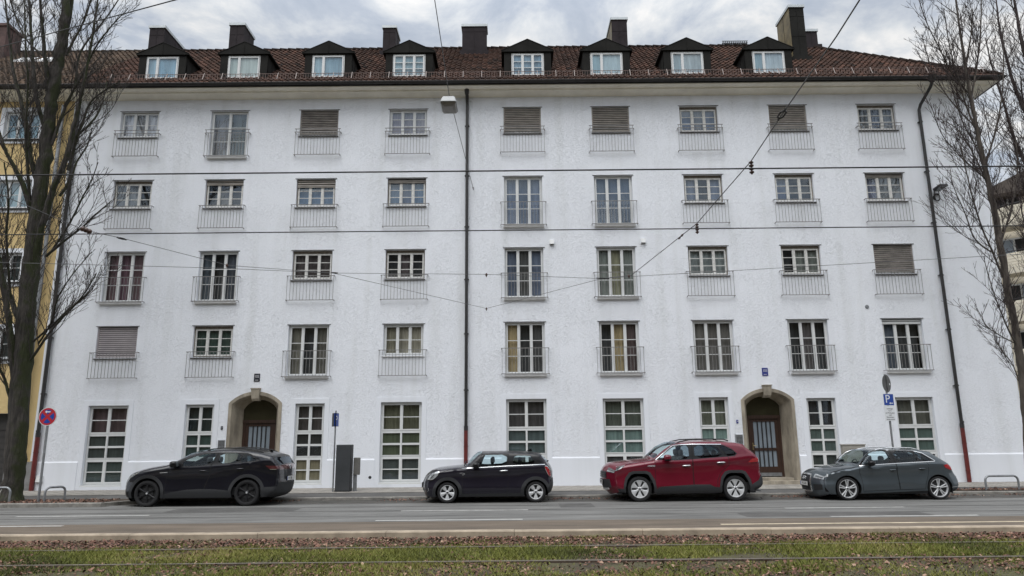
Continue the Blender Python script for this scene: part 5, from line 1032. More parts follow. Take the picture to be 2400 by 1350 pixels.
def rounded(poly, it=2):
    for _ in range(it):
        q = []
        for i in range(len(poly)):
            a, b = np.array(poly[i]), np.array(poly[(i + 1) % len(poly)]); q += [tuple(a * .78 + b * .22), tuple(a * .22 + b * .78)]
        poly = q
    return poly
class Car:
    def __init__(s, name, label, spec, X, Y, scale, yaw=0.0):
        s.sp = spec; s.L, s.W = spec['L'], spec['W']; W2 = s.W / 2
        s.root = empty(name, (X, Y, 0.004), label, 'car', 'cars parked along the kerb'); s.root.scale = (scale,) * 3; s.root.rotation_euler = (0, 0, R(yaw))
        # outline of the flank, resampled
        o = np.array([p[:3] for p in spec['outline']], float); seg = np.r_[0, np.cumsum(np.hypot(*np.diff(o[:, :2], axis=0).T))]; s.knots = seg
        t = np.linspace(0, seg[-1], int(seg[-1] / 0.025)); O = np.c_[[np.interp(t, seg, o[:, k]) for k in range(3)]].T
        ker = np.array([1, 2, 3, 2, 1]) / 9
        for k in range(3): O[2:-2, k] = np.convolve(O[:, k], ker, 'valid')
        s.t, s.O = t, O; d = np.gradient(O[:, :2], axis=0); d /= np.hypot(*d.T)[:, None]; nn = np.c_[-d[:, 1], d[:, 0]]
        for _ in range(3):
            nn[1:-1] = (nn[:-2] + nn[1:-1] + nn[2:]) / 3
        s.nn = nn / np.hypot(*nn.T)[:, None]
        s.wheels = spec['wheels']; s.Ra = spec['Ra']
    def belt(s, x): return np.interp(x, *zip(*s.sp['belt']))
    def hw(s, x, z):
        sp = s.sp; W2 = s.W / 2; x = np.asarray(x, float); z = np.asarray(z, float); b = s.belt(x); sh = b - 0.13
        y = np.full(x.shape, W2)
        y = y - np.where(z > b, 0.035 + sp['tumble'] * (z - b) + 0.18 * (z - b) ** 2, 0)
        y = y - np.where((z > sh) & (z <= b), 0.035 * ((z - sh) / 0.13) ** 1.6, 0)
        zl = 0.42; u = np.clip((sh - z) / (sh - zl), 0, 1); y = y - np.where((z <= sh) & (z > zl), 0.030 * np.sin(np.pi * u ** 0.8), 0)
        y = y - np.where(z <= zl, 0.14 * (zl - z) * ((zl - z) / 0.25 + 0.4), 0)
        xf, xr = sp['wheels'][0] + 0.15, sp['wheels'][1] - 0.1
        y = y - sp.get('cf', 0.13) * np.clip((xf - x) / xf, 0, 1) ** 2.2 - sp.get('cr', 0.10) * np.clip((x - xr) / (s.L - xr), 0, 1) ** 2.2
        for pts, dep, fall in sp.get('creases', []):           # a pressed line: the skin tucks in just below it
            zc = np.interp(x, *zip(*pts)); on = np.clip((x - pts[0][0]) / 0.35, 0, 1) * np.clip((pts[-1][0] - x) / 0.35, 0, 1)
            y = y - np.where(z < zc, dep * np.exp(-(zc - z) / fall) * np.clip((zc - z) / 0.012, 0, 1), 0) * on
        for wx in s.wheels:                                   # wings swell over the wheels
            r_ = np.hypot(x - wx, z - sp['rw']); y = y + sp.get('flare', 0.015) * np.exp(-((r_ - s.Ra - 0.05) / 0.13) ** 2)
        return y
    def edge(s, x, z, r=0.065):
        P = np.c_[x, z]; d = np.full(len(P), 9.0); A, B = s.O[:-1, :2], s.O[1:, :2]; AB = B - A; L2 = (AB ** 2).sum(1)
        for i in range(0, len(P), 400):
            p = P[i:i+400]; t = np.clip(((p[:, None] - A[None]) * AB[None]).sum(2) / L2[None], 0, 1); q = A[None] + t[..., None] * AB[None]; d[i:i+400] = np.sqrt(((p[:, None] - q) ** 2).sum(2)).min(1)
        k = np.clip(1 - d / r, 0, 1); return r * (1 - np.sqrt(np.maximum(0, 1 - k ** 2)))
    def y(s, x, z): x = np.atleast_1d(np.asarray(x, float)); z = np.atleast_1d(np.asarray(z, float)); return s.hw(x, z) - s.edge(x, z)
    def flank(s, parts):
        """flanks: one constrained triangulation of the side, split into panels; both sides"""
        sil = [tuple(p) for p in s.O[::2, :2]] + [(s.O[-1, 0], s.sp['zb'])] + [(x_, s.sp['zb']) for x_ in np.linspace(s.O[-1, 0], s.O[0, 0], 40)[1:-1]] + [(s.O[0, 0], s.sp['zb'])]
        rw = s.sp['rw']; arcs = []
        for wx in s.wheels: arcs.append(s.sp['arch'](wx) if 'arch' in s.sp else [(wx + s.Ra * math.cos(a), rw + s.Ra * math.sin(a)) for a in np.linspace(0, 2 * math.pi, 48)[:-1]])
        polys = [sil] + arcs + [p['poly'] for p in parts]; V = []; E = []
        for pl in polys:
            o = len(V); dense = []
            for i in range(len(pl)):
                a, b = np.array(pl[i]), np.array(pl[(i + 1) % len(pl)]); n = max(1, int(np.hypot(*(b - a)) / 0.06)); dense += [tuple(a + (b - a) * k / n) for k in range(n)]
            V += dense; E += [(o + i, o + (i + 1) % len(dense)) for i in range(len(dense))]
        g = 0.045; gx, gz = np.meshgrid(np.arange(0.05, s.L, g), np.arange(0.15, 1.75, g)); G = np.c_[gx.ravel() + (np.arange(gx.size) // gx.shape[1] % 2) * g / 2, gz.ravel()]
        G = G[inside(G, sil)]; V += [tuple(p) for p in G]
        vs, es, fs, *_ = delaunay_2d_cdt([Vector(v) for v in V], E, [], 0, 1e-5); P = np.array([tuple(v) for v in vs]); F = np.array([f for f in fs if len(f) == 3]); c = P[F].mean(1)
        ok = inside(c, sil)
        for a in arcs: ok &= ~inside(c, a)
        F, c = F[ok], c[ok]; own = np.full(len(F), -1)
        for k, p in enumerate(parts): own[(own == -1) & inside(c, p['poly'])] = k
        Y = s.y(P[:, 0], P[:, 1]); res = {}
        for k in range(-1, len(parts)):
            f = F[own == k]
            if not len(f): continue
            p = parts[k] if k >= 0 else dict(name='body', mat=s.sp['paint'], off=0)
            ids, inv = np.unique(f, return_inverse=True); f = inv.reshape(-1, 3); q = P[ids]; yy = Y[ids] + p.get('off', 0)
            b = MB(); n = len(q)
            tri = q[f]; ar = (tri[:, 1, 0] - tri[:, 0, 0]) * (tri[:, 2, 1] - tri[:, 0, 1]) - (tri[:, 1, 1] - tri[:, 0, 1]) * (tri[:, 2, 0] - tri[:, 0, 0]); f = np.where((ar < 0)[:, None], f[:, ::-1], f)
            ec = {}
            for t in f:
                for i in range(3): e = (t[i], t[(i + 1) % 3]); ec[e] = 1
            rim = [e for e in ec if (e[1], e[0]) not in ec]; sk = p.get('off', 0) + 0.004 if p.get('off', 0) > 0 else (0.012 if p.get('skirt') else 0)
            for sgn in (-1, 1):
                base = [(q[i, 0], sgn * yy[i], q[i, 1]) for i in range(n)]; fc = [tuple(t) if sgn < 0 else tuple(t[::-1]) for t in f]
                if sk:
                    base += [(q[i, 0], sgn * (yy[i] - sk), q[i, 1]) for i in range(n)]
                    fc += [((e[0], n + e[0], n + e[1], e[1]) if sgn < 0 else (e[1], n + e[1], n + e[0], e[0])) for e in rim]
                if True:
                    b2 = MB(); b2.add(base, fc); o = b2.build(p['name'], p['mat'], s.root, smooth=40, recalc=False); res.setdefault(p['name'], []).append(o)
                else: b.add(base, fc)
            if False: res.setdefault(p['name'], []).append(b.build(p['name'], p['mat'], s.root, smooth=40, recalc=False))
        s.res = res; return res
    def ribbon(s, name, lines, width, off, m, par=None, closed=False, sides=(-1, 1)):
        outs = []
        for ln in lines:
            pts = [np.array(p, float) for p in ln]
            if closed: pts.append(pts[0])
            D_ = []
            for a, c in zip(pts[:-1], pts[1:]):
                n = max(1, int(np.hypot(*(c - a)) / 0.05)); D_ += [a + (c - a) * k / n for k in range(n)]
            D_.append(pts[-1]); D_ = np.array(D_); D_ = D_[(D_[:, 0] > s.O[:, 0].min() + 0.02) & (D_[:, 0] < s.O[:, 0].max() - 0.02)]
            if len(D_) < 2: continue
            d = np.gradient(D_, axis=0); d /= np.maximum(1e-6, np.hypot(*d.T))[:, None]; nn = np.c_[-d[:, 1], d[:, 0]] * width / 2
            A, B = D_ + nn, D_ - nn; ya, yb_ = s.y(A[:, 0], A[:, 1]) + off, s.y(B[:, 0], B[:, 1]) + off; n = len(D_)
            for sg in sides:
                b = MB(); vs = [(A[i, 0], sg * ya[i], A[i, 1]) for i in range(n)] + [(B[i, 0], sg * yb_[i], B[i, 1]) for i in range(n)]
                if off > 0.004:
                    vs += [(A[i, 0], sg * (ya[i] - off - 0.004), A[i, 1]) for i in range(n)] + [(B[i, 0], sg * (yb_[i] - off - 0.004), B[i, 1]) for i in range(n)]
                    b.add(vs, [(i, i + 1, n + i + 1, n + i) for i in range(n - 1)] + [(i, 2*n + i, 2*n + i + 1, i + 1) for i in range(n - 1)] + [(n + i, n + i + 1, 3*n + i + 1, 3*n + i) for i in range(n - 1)])
                else: b.add(vs, [(i, i + 1, n + i + 1, n + i) for i in range(n - 1)])
                pp = par if not isinstance(par, list) else par[0 if sg < 0 else -1]
                outs.append(b.build(name, m, pp or s.root, smooth=40))
        return outs
    # ---- the skin across the car: nose, bonnet, screen, roof, tail
    def S(s, i, t, off=0.0):
        i = max(0, min(len(s.O) - 1, i)); i0 = int(i); i1 = min(i0 + 1, len(s.O) - 1); f = i - i0
        x, z, b = s.O[i0] * (1 - f) + s.O[i1] * f; n = s.nn[i0] * (1 - f) + s.nn[i1] * f
        if not hasattr(s, 'ye'): s.ye = s.y(s.O[:, 0], s.O[:, 1])
        ye = s.ye[i0] * (1 - f) + s.ye[i1] * f; h = b * (1 - abs(t) ** 2.3) + off
        return (x + n[0] * h, ye * t, z + n[1] * h)
    def ix(s, k): return float(np.interp(s.knots[k] if isinstance(k, int) else np.interp(k, range(len(s.knots)), s.knots), s.t, range(len(s.t))))
    def patch(s, name, i0, i1, t0, t1, m, off=0.0, par=None, ni=None, nt=None, mirror=False, skirt=True, shear=0.0, smooth=40):
        ni = ni or max(2, int(abs(i1 - i0))); nt = nt or max(2, int(abs(t1 - t0) * 22))
        for sg in ((1, -1) if mirror else (1,)):
            b = MB(); rings = [[s.S(i0 + (i1 - i0) * a / ni + shear * (t0 + (t1 - t0) * c / nt - t0), sg * (t0 + (t1 - t0) * c / nt), off) for c in range(nt + 1)] for a in range(ni + 1)]
            b.loft(rings, False)
            if off and skirt:
                lo = [[s.S(i0 + (i1 - i0) * a / ni + shear * (t0 + (t1 - t0) * c / nt - t0), sg * (t0 + (t1 - t0) * c / nt), 0.0) for c in range(nt + 1)] for a in range(ni + 1)]
                for e0, e1 in ((rings[0], lo[0]), (rings[-1], lo[-1]), ([r_[0] for r_ in rings], [r_[0] for r_ in lo]), ([r_[-1] for r_ in rings], [r_[-1] for r_ in lo])): b.loft([e0, e1], False)
            o = b.build(name, m, par or s.root, smooth=smooth)
        return o
    def iz(s, z, rear=False, t=0.0):
        """skin index where the centre line is at height z, on the nose or the tail"""
        n = len(s.O); zc = np.array([s.S(i, t)[2] for i in range(n)]); half = int(np.argmax(zc))
        return float(np.interp(-z, -zc[half:], range(half, n))) if rear else float(np.interp(z, zc[:half], range(half)))
    def wheel(s, kind, tyre_w=0.215):
        sp = s.sp; rw, rr = sp['rw'], sp['rim']; mA = M['alloy_black'] if kind == 'thin' else M['alloy']
        for wx in s.wheels:
            for sg in (-1, 1):
                yo = s.W / 2 - sp.get('wheel_in', 0.035); b = MB(); b.lathe([(0.0, 0.07), (rr, 0.07), (rr + 0.005, 0.15)], axis='y', n=36); b.lathe([(0, 0.05), (rr * 0.62, 0.05), (rr * 0.62, 0.07)], axis='y', n=30)
                hub = b.build('wheel', M['black'], s.root, smooth=40); hub.location = (wx, sg * yo, rw); hub.rotation_euler = (0, 0, 0 if sg < 0 else math.pi)
                t = MB(); w_ = tyre_w; k = (rw - rr)
                t.lathe([(rr - 0.012, 0.015), (rr + 0.01, 0.0), (rr + k * 0.45, -0.006), (rr + k * 0.80, 0.004), (rw - 0.010, 0.022), (rw, 0.05), (rw, w_ - 0.05), (rw - 0.012, w_ - 0.02), (rr + 0.01, w_), (rr, w_)], axis='y', n=48); t.build('tyre', M['tyre'], hub, smooth=40)
                r_ = MB(); r_.lathe([(rr - 0.028, 0.075), (rr - 0.020, 0.022), (rr - 0.010, 0.006), (rr + 0.002, 0.008), (rr + 0.002, 0.03)], axis='y', n=48); r_.lathe([(0.0, 0.018), (0.03, 0.018), (0.045, 0.026), (0.062, 0.040), (0.07, 0.07)], axis='y', n=20)
                def spoke(a, prof, y0=0.030, y1=0.014, th=0.035):
                    ca, sa = math.cos(a), math.sin(a); n = len(prof)
                    def q(r1, h, yy): return (r1 * ca - h * sa, yy, r1 * sa + h * ca)
                    rg = [[q(r1, -h1, y_ + 0.008), q(r1, -h1 * 0.6, y_), q(r1, h1 * 0.6, y_), q(r1, h1, y_ + 0.008), q(r1, h1, y_ + th), q(r1, -h1, y_ + th)] for i, (r1, h1) in enumerate(prof) for y_ in [y0 + (y1 - y0) * i / (n - 1)]]
                    r_.loft(rg, True)
                if kind == 'petal':
                    for j in range(6): spoke(math.pi / 6 + j * math.pi / 3, [(0.03, 0.035), (0.075, 0.022), (rr * 0.55, 0.046), (rr * 0.8, 0.084), (rr - 0.008, 0.112)])
                elif kind == 'fat5':
                    for j in range(5): spoke(math.pi / 2 + 0.63 + j * math.tau / 5, [(0.03, 0.028), (0.07, 0.024), (rr * 0.6, 0.044), (rr * 0.85, 0.058), (rr - 0.01, 0.052)])
                elif kind == 'double5':
                    for j in range(5):
                        for d_ in (-0.17, 0.17): spoke(math.pi / 2 + j * math.tau / 5 + d_ * 0.92, [(0.045, 0.015), (rr * 0.6, 0.014), (rr - 0.01, 0.020)])
                else:
                    for j in range(6): spoke(math.pi / 2 + j * math.tau / 6, [(0.04, 0.022), (rr * 0.5, 0.015), (rr - 0.01, 0.030)])
                r_.build('rim', mA, hub, smooth=35)
                c = MB(); c.lathe([(0, 0.010), (0.022, 0.011), (0.028, 0.020)], axis='y', n=16)
                if kind != 'thin':
                    for j in range(5): a = math.tau * j / 5 + 0.3; c.lathe([(0, 0.022), (0.009, 0.022), (0.010, 0.05)], (0.05 * math.cos(a), 0, 0.05 * math.sin(a)), 'y', 8)
                c.build('hub_cap', M['alloy'] if kind == 'thin' else M['darksteel'], hub)
            for sg in (-1, 1):                                # wheel arch liner
                yo = s.W / 2 - 0.012; b = MB(); rA = s.Ra + 0.02; aa = np.linspace(-0.35, math.pi + 0.35, 26)
                b.loft([[(wx + rA * math.cos(a), sg * y_, rw + rA * math.sin(a)) for a in aa] for y_ in (yo - 0.05, yo - 0.42)], False); b.add([(wx + rA * math.cos(a), sg * (yo - 0.42), rw + rA * math.sin(a)) for a in aa], [tuple(range(26))]); b.build('wheel_liner', M['well'], s.root)
    def cabin(s):
        sp = s.sp; b = MB(); zb_ = float(s.belt(s.L * 0.5)) - 0.10; hw_ = s.W / 2 - 0.10; xa, xc = sp['cabin']
        b.box((xa, -hw_, 0.30), (xc, hw_, 0.50)); b.box((0.35, -s.W / 2 + 0.42, 0.20), (s.L - 0.3, s.W / 2 - 0.42, 0.36)); b.box((xa - 0.25, -hw_ + 0.02, 0.50), (xa + 0.22, hw_ - 0.02, zb_ - 0.02))
        b.box((s.wheels[0] + 0.5, -hw_ + 0.02, 0.20), (s.wheels[1] - 0.5, hw_ - 0.02, 0.34)); b.build('cabin_tub', M['cabin'], s.root)
        def seat(x_, y_, w_, top, head=True):
            q = MB(); q.ell((x_ - 0.12, y_, 0.62), 0.27, w_, 0.10, pw=0.6)
            rg = []
            for z_, xx, hw2, th in ((0.58, x_, w_, 0.09), (0.75, x_ + 0.05, w_, 0.10), (0.95, x_ + 0.10, w_ * 0.97, 0.085), (top - 0.18, x_ + 0.17, w_ * 0.85, 0.06), (top - 0.14, x_ + 0.18, w_ * 0.5, 0.03)):
                rg.append([(xx - th, y_ - hw2 * 0.85, z_), (xx - th, y_ + hw2 * 0.85, z_), (xx, y_ + hw2, z_), (xx + th, y_ + hw2 * 0.85, z_), (xx + th, y_ - hw2 * 0.85, z_), (xx, y_ - hw2, z_)])
            q.loft(rg, True); q.add(rg[-1], [(0, 1, 2, 3, 4, 5)])
            if head: q.ell((x_ + 0.20, y_, top - 0.04), 0.055, 0.13, 0.095, pw=0.7); q.tube([(x_ + 0.18, y_ - 0.05, top - 0.16), (x_ + 0.19, y_ - 0.05, top - 0.1)], 0.008, 6); q.tube([(x_ + 0.18, y_ + 0.05, top - 0.16), (x_ + 0.19, y_ + 0.05, top - 0.1)], 0.008, 6)
            return q.build('seat', M['seat'], s.root, smooth=50)
        for y_ in (-0.37, 0.37): seat(sp['seat_x'][0], y_, 0.25, sp['seat_top'])
        for y_ in (-0.40, 0.40): seat(sp['seat_x'][1], y_, 0.30, sp['seat_top'] - 0.02)
        st = MB(); n = 20; cx_, cz = sp['seat_x'][0] - 0.62, zb_ + 0.06
        st.tube([(cx_ + 0.06 * math.cos(math.tau * k / n) , -0.37 + 0.185 * math.sin(math.tau * k / n), cz + 0.17 * math.cos(math.tau * k / n)) for k in range(n + 1)], 0.014, 6); st.box((cx_ - 0.02, -0.53, cz - 0.03), (cx_ + 0.01, -0.21, cz + 0.02)); st.build('steering_wheel', M['cabin'], s.root)
    def mirror(s, x_, z_, m, w_=0.13, h_=0.085, low=None):
        for sg in (-1, 1):
            y_ = sg * (float(s.y([x_], [z_])[0]) + 0.15); b = MB(); b.ell((x_, y_, z_), w_ * 0.75, 0.11, h_, pw=0.72); b.loft([[(x_ - 0.04, y_ - sg * 0.20, z_ - h_ * 1.0), (x_ + 0.05, y_ - sg * 0.20, z_ - h_ * 1.0), (x_ + 0.05, y_ - sg * 0.20, z_ - h_ * 0.7), (x_ - 0.04, y_ - sg * 0.20, z_ - h_ * 0.7)], [(x_ - 0.03, y_, z_ - h_ * 0.8), (x_ + 0.05, y_, z_ - h_ * 0.8), (x_ + 0.05, y_, z_ - h_ * 0.5), (x_ - 0.03, y_, z_ - h_ * 0.5)]], True)
            o = b.build('wing_mirror', m, s.root, smooth=50)
            g = MB(); g.ell((x_ + w_ * 0.70, y_, z_ + 0.005), 0.006, 0.085, h_ * 0.75, pw=0.7); g.build('mirror_glass', M['lamp_grey'], o)
            if low: g = MB(); g.ell((x_ + 0.005, y_, z_ - h_ * 0.55), w_ * 0.72, 0.105, h_ * 0.5, pw=0.72); g.build('mirror_base', low, o, smooth=50)
    def handle(s, x_, z_, m, doors, ln=0.19, th=0.018):
        """a pull over a shallow cup, on both sides; child of the door it opens"""
        for k, sg in enumerate((-1, 1)):
            b = MB(); yy = float(s.y([x_], [z_])[0]); pts = []
            for q in np.linspace(-1, 1, 9): pts.append((x_ + q * ln / 2, sg * (yy + 0.032 * (1 - q ** 4) + 0.002), z_ + 0.004 * q))
            b.tube(pts, [th * (0.55 + 0.45 * (1 - q ** 6)) for q in np.linspace(-1, 1, 9)], 8); h = b.build('door_handle', m, doors[k] if k < len(doors) else s.root, smooth=50)
            c = MB(); c.ell((x_ - ln * 0.08, sg * (yy - 0.0), z_ - 0.008), ln * 0.34, 0.003, 0.030); c.build('handle_cup', M['seam'], doors[k] if k < len(doors) else s.root)
def skin(c, segs):
    """segs: (name, knot0, knot1, material, side margin, margin material)"""
    for nm, k0, k1, m, mar in segs:
        i0, i1 = c.ix(k0), c.ix(k1)
        if mar:
            p = c.patch(nm, i0, i1, -1 + mar, 1 - mar, m); b = MB()
            c.patch(nm + '_pillar', i0, i1, 1 - mar, 1.0, c.sp['pillar'], mirror=True, nt=3)
        else: c.patch(nm, i0, i1, -1, 1, m)
def plate(c, i, txt, rear=False, t=0.0, w_=0.26, h_=0.112, off=0.012, zc=None):
    """number plate on the nose or tail centre line"""
    p = Vector(c.S(i, t, off)); b = MB(); b.box((-w_, -0.006, -h_ / 2), (w_, 0.0, h_ / 2), 0); b.box((-w_ - 0.012, -0.001, -h_ / 2 - 0.012), (w_ + 0.012, 0.012, h_ / 2 + 0.012), 1); b.box((-w_ + 0.004, -0.0085, -h_ / 2 + 0.004), (-w_ + 0.042, -0.0062, h_ / 2 - 0.004), 2)
    o = b.build('number_plate', [M['plate'], M['black'], M['sign_blue']], c.root); o.location = p; o.rotation_euler = (0, 0, R(90) if rear else R(-90))
    text(txt, 0.098, M['ink'], o, (0.02, -0.0075, 0), name='plate_lettering', ext=0.0006, sx=0.80); return o
def tr(zx0, zy0, x0, k, g0, sl, zb=9.0, f=1.0):
    def q(a, b):
        z = (g0 - sl * (a - zx0) - b) / k
        return (x0 + (a - zx0) / k, z if z < zb else zb + (z - zb) * f)   # heights over the waist eased by f
    return lambda pts: [q(a, b) for a, b in pts]
# ================================================================ black electric crossover
T = tr(375, 0, 0.87, 467.5, 857, 0.007, 1.10, 0.82); wF, wR, rw = 0.87, 3.636, 0.355
spec = dict(L=4.584, W=1.852, wheels=(wF, wR), rw=rw, Ra=0.415, rim=0.262, zb=0.235, tumble=0.24, paint=M['paint_black'], pillar=M['gloss_black'], cf=0.15, cr=0.12, cabin=(1.5, 4.2), seat_x=(2.15, 3.15), seat_top=1.26, creases=[(T([(1180, 405), (1480, 352), (1700, 312), (1920, 300), (2100, 310)]), 0.022, 0.10), (T([(300, 430), (640, 402), (1150, 398)]), 0.012, 0.08)],
  belt=[(0, 0.90), (1.3, 1.08), (2.5, 1.13), (3.6, 1.20), (4.1, 1.26), (4.6, 1.26)],
  outline=[(.34, .22, .2), (.25, .33, .24), (.23, .50, .25), (.24, .64, .25), (.32, .78, .2), (.44, .88, .12), (.64, .965, .08), (.92, 1.035, .06), (1.25, 1.085, .05), (1.42, 1.125, .08), (1.886, 1.348, .12), (2.30, 1.468, .08), (2.75, 1.508, .05), (3.17, 1.508, .05), (3.6, 1.470, .05), (3.95, 1.408, .045), (4.28, 1.322, .03), (4.285, 1.28, .03), (4.38, 1.14, .05), (4.46, 1.05, .06), (4.47, .92, .07), (4.46, .62, .08), (4.44, .48, .09), (4.40, .34, .12), (4.2, .25, .08)])
c = Car('electric_crossover', 'black electric crossover with black alloy wheels parked farthest left', spec, (-10.23 - 0.87 * 1.007) * 0.987, 20.28 + 0.86, 0.994)
ring = lambda wx, r, n=40, a0=-0.62: [(wx + r * math.cos(a), rw + r * math.sin(a)) for a in np.linspace(a0, math.pi - a0, n)] + [(wx, rw - 0.3)]
W1 = rounded(T([(815, 320), (822, 285), (880, 240), (1000, 187), (1110, 160), (1243, 152), (1182, 328), (830, 352)]), 1); W2 = rounded(T([(1298, 152), (1570, 155), (1545, 297), (1265, 318)]), 1); W3 = rounded(T([(1588, 160), (1650, 172), (1700, 205), (1792, 262), (1680, 282), (1558, 296)]), 1)
DLO = T([(640, 345), (800, 255), (1000, 168), (1110, 145), (1250, 138), (1600, 140), (1690, 165), (1830, 262), (1700, 290), (1260, 330), (830, 365), (760, 372)])
D1 = T([(690, 350), (650, 400), (622, 470), (612, 742), (1118, 735), (1125, 600), (1172, 470), (1188, 330), (1262, 145), (1110, 150), (1000, 172), (800, 262)]); D2 = T([(1124, 735), (1131, 600), (1178, 470), (1194, 330), (1268, 145), (1640, 150), (1830, 262), (1720, 290), (1610, 420), (1500, 560), (1450, 735)])
parts = [dict(name='window', poly=W1, mat=M['carglass'], off=-0.008, split=True), dict(name='window', poly=W2, mat=M['carglass'], off=-0.008, split=True), dict(name='window', poly=W3, mat=M['carglass_dark'], off=-0.008, split=True), dict(name='wheel_arch_trim', poly=ring(wF, 0.50), mat=M['clad'], off=0.014), dict(name='wheel_arch_trim', poly=ring(wR, 0.50), mat=M['clad'], off=0.014), dict(name='window_surround', poly=DLO, mat=M['gloss_black'], off=0),
  dict(name='taillight', poly=T([(1890, 342), (1985, 345), (2110, 350), (2110, 388), (1945, 385)]), mat=M['tail_dark'], off=0.006), dict(name='headlight', poly=T([(120, 520), (165, 485), (262, 428), (250, 420), (180, 425), (100, 470)]), mat=M['lamp_grey'], off=0.004),
  dict(name='sill_cladding', poly=T([(560, 760), (600, 700), (700, 672), (900, 642), (1050, 634), (1250, 636), (1460, 655), (1480, 760)]), mat=M['clad'], off=0.008), dict(name='rear_cladding', poly=T([(1850, 640), (1900, 612), (2200, 600), (2200, 760), (1850, 760)]), mat=M['clad'], off=0.008), dict(name='front_cladding', poly=T([(-30, 640), (120, 660), (190, 700), (190, 800), (-30, 800)]), mat=M['gloss_black'], off=0.004),
  dict(name='door', poly=D1, mat=M['paint_black'], split=True), dict(name='door', poly=D2, mat=M['paint_black'], split=True)]
r = c.flank(parts); d = r['door']
skin(c, [('front_bumper', 0, 4, M['paint_black'], 0), ('hood', 4, 9, M['paint_black'], 0), ('windscreen', 9, 11.6, M['screen'], 0.10), ('roof', 11.6, 16, M['gloss_black'], 0), ('rear_spoiler', 16, 17, M['gloss_black'], 0), ('rear_window', 17, 18.6, M['carglass_dark'], 0.14), ('tailgate', 18.6, 21, M['paint_black'], 0), ('rear_bumper', 21, 24, M['clad'], 0)])
c.ribbon('shut_lines', [D1, D2], 0.011, 0.0025, M['seam'], r['body'], closed=True); c.ribbon('shut_lines', [T([(640, 400), (300, 425), (262, 440)])], 0.010, 0.0025, M['seam'], r['body'])
c.ribbon('badge_strip', [T([(532, 430), (632, 425)])], 0.020, 0.006, M['chrome'])
c.ribbon('light_blade', [T([(1950, 390), (2060, 392)])], 0.014, 0.010, M['chrome'])
zt = c.iz(1.02, True, 0.6); c.patch('taillight_bar', zt - 2.2, zt + 2.2, -0.98, 0.98, M['tail_dark'], 0.006, nt=30)
plate(c, c.iz(0.70, True), 'M E 1206E', True)
c.patch('front_lamp', c.iz(0.76, t=.85), c.iz(0.86, t=.85), 0.70, 0.985, M['lamp_clear'], 0.010, mirror=True, nt=8)
e_ = MB(); p = Vector(c.S(c.iz(1.02, True), 0, 0.012)); e_.lathe([(0.052, 0), (0.062, 0.008), (0.066, 0)], axis='x', n=28)
for a in (((-0.034, 0.045), (-0.010, -0.045)), ((-0.010, -0.045), (0.0, 0.0)), ((0.0, 0.0), (0.010, -0.045)), ((0.010, -0.045), (0.034, 0.045)), ((-0.016, 0.052), (0.0, 0.012)), ((0.0, 0.012), (0.016, 0.052))): e_.tube([(0.004, a[0][0], a[0][1]), (0.004, a[1][0], a[1][1])], 0.005, 5)
e_.lathe([(0, -0.003), (0.055, -0.003)], axis='x', n=24, m=1); o = e_.build('tailgate_emblem', [M['chrome'], M['gloss_black']], c.root); o.location = p
c.mirror(1.63, 1.14, M['gloss_black'], 0.14, 0.09); c.handle(2.40, 0.955, M['paint_black'], d[0:2], 0.20, 0.016); c.handle(3.42, 1.00, M['paint_black'], d[2:4], 0.20, 0.016)
for sg in (-1, 1): b = MB(); b.tube([(x_, sg * 0.60, z_) for x_, z_ in ((2.35, 1.49), (2.5, 1.54), (2.9, 1.567), (3.4, 1.55), (3.8, 1.48), (3.95, 1.43))], 0.014, 8); b.build('roof_rail', M['gloss_black'], c.root, smooth=60); b = MB(); b.prism([(3.88, 1.445), (4.03, 1.425), (4.0, 1.50)], 0.03, 'y', -0.015); b.build('roof_antenna', M['gloss_black'], c.root)
c.wheel('thin', 0.235); c.cabin()
# ================================================================ small dark three-door hatchback
T = tr(540, 0, 0.79, 570, 1018, 0.007, 1.0, 0.925); wF, wR, rw = 0.79, 3.285, 0.288
spec = dict(L=3.821, W=1.727, wheels=(wF, wR), rw=rw, Ra=0.335, rim=0.205, zb=0.17, tumble=0.22, paint=M['paint_night'], pillar=M['gloss_black'], cf=0.12, cr=0.10, cabin=(1.25, 3.4), seat_x=(1.85, 2.65), seat_top=1.18, creases=[(T([(560, 520), (850, 525), (1500, 545), (2100, 520)]), 0.010, 0.09)],
  belt=[(0, 0.85), (0.9, 0.96), (1.4, 0.985), (3.6, 1.06), (3.9, 1.06)],
  outline=[(.26, .15, .08), (.20, .22, .12), (.17, .38, .15), (.18, .56, .15), (.22, .70, .12), (.33, .82, .09), (.50, .895, .07), (.80, .94, .06), (1.10, .965, .06), (1.36, .985, .08), (1.54, 1.175, .12), (1.69, 1.315, .10), (1.80, 1.355, .05), (2.05, 1.37, .035), (2.45, 1.375, .035), (2.95, 1.36, .035), (3.36, 1.33, .03), (3.46, 1.31, .025), (3.455, 1.275, .03), (3.56, 1.13, .06), (3.62, 1.05, .07), (3.68, .96, .08), (3.72, .84, .09), (3.72, .66, .09), (3.74, .45, .08), (3.68, .28, .08), (3.55, .24, .05)])
c = Car('small_hatchback', 'small dark three door hatchback with silver wheels beside the middle drainpipe', spec, (-1.886 - 0.79) * 0.985, 20.55 + 0.80, 0.988)
W1 = rounded(T([(1050, 448), (1068, 395), (1122, 262), (1135, 252), (1510, 248), (1497, 428)]), 1); W2 = rounded(T([(1605, 266), (1868, 266), (1900, 290), (1972, 400), (1600, 416)]), 1)
DLO = T([(880, 462), (1000, 330), (1085, 240), (1110, 232), (1500, 228), (2010, 238), (2125, 405), (1500, 436)])
D1 = T([(1005, 462), (870, 480), (838, 520), (775, 640), (800, 880), (1500, 872), (1520, 700), (1548, 560), (1530, 430), (1530, 240), (1110, 240), (1085, 260)])
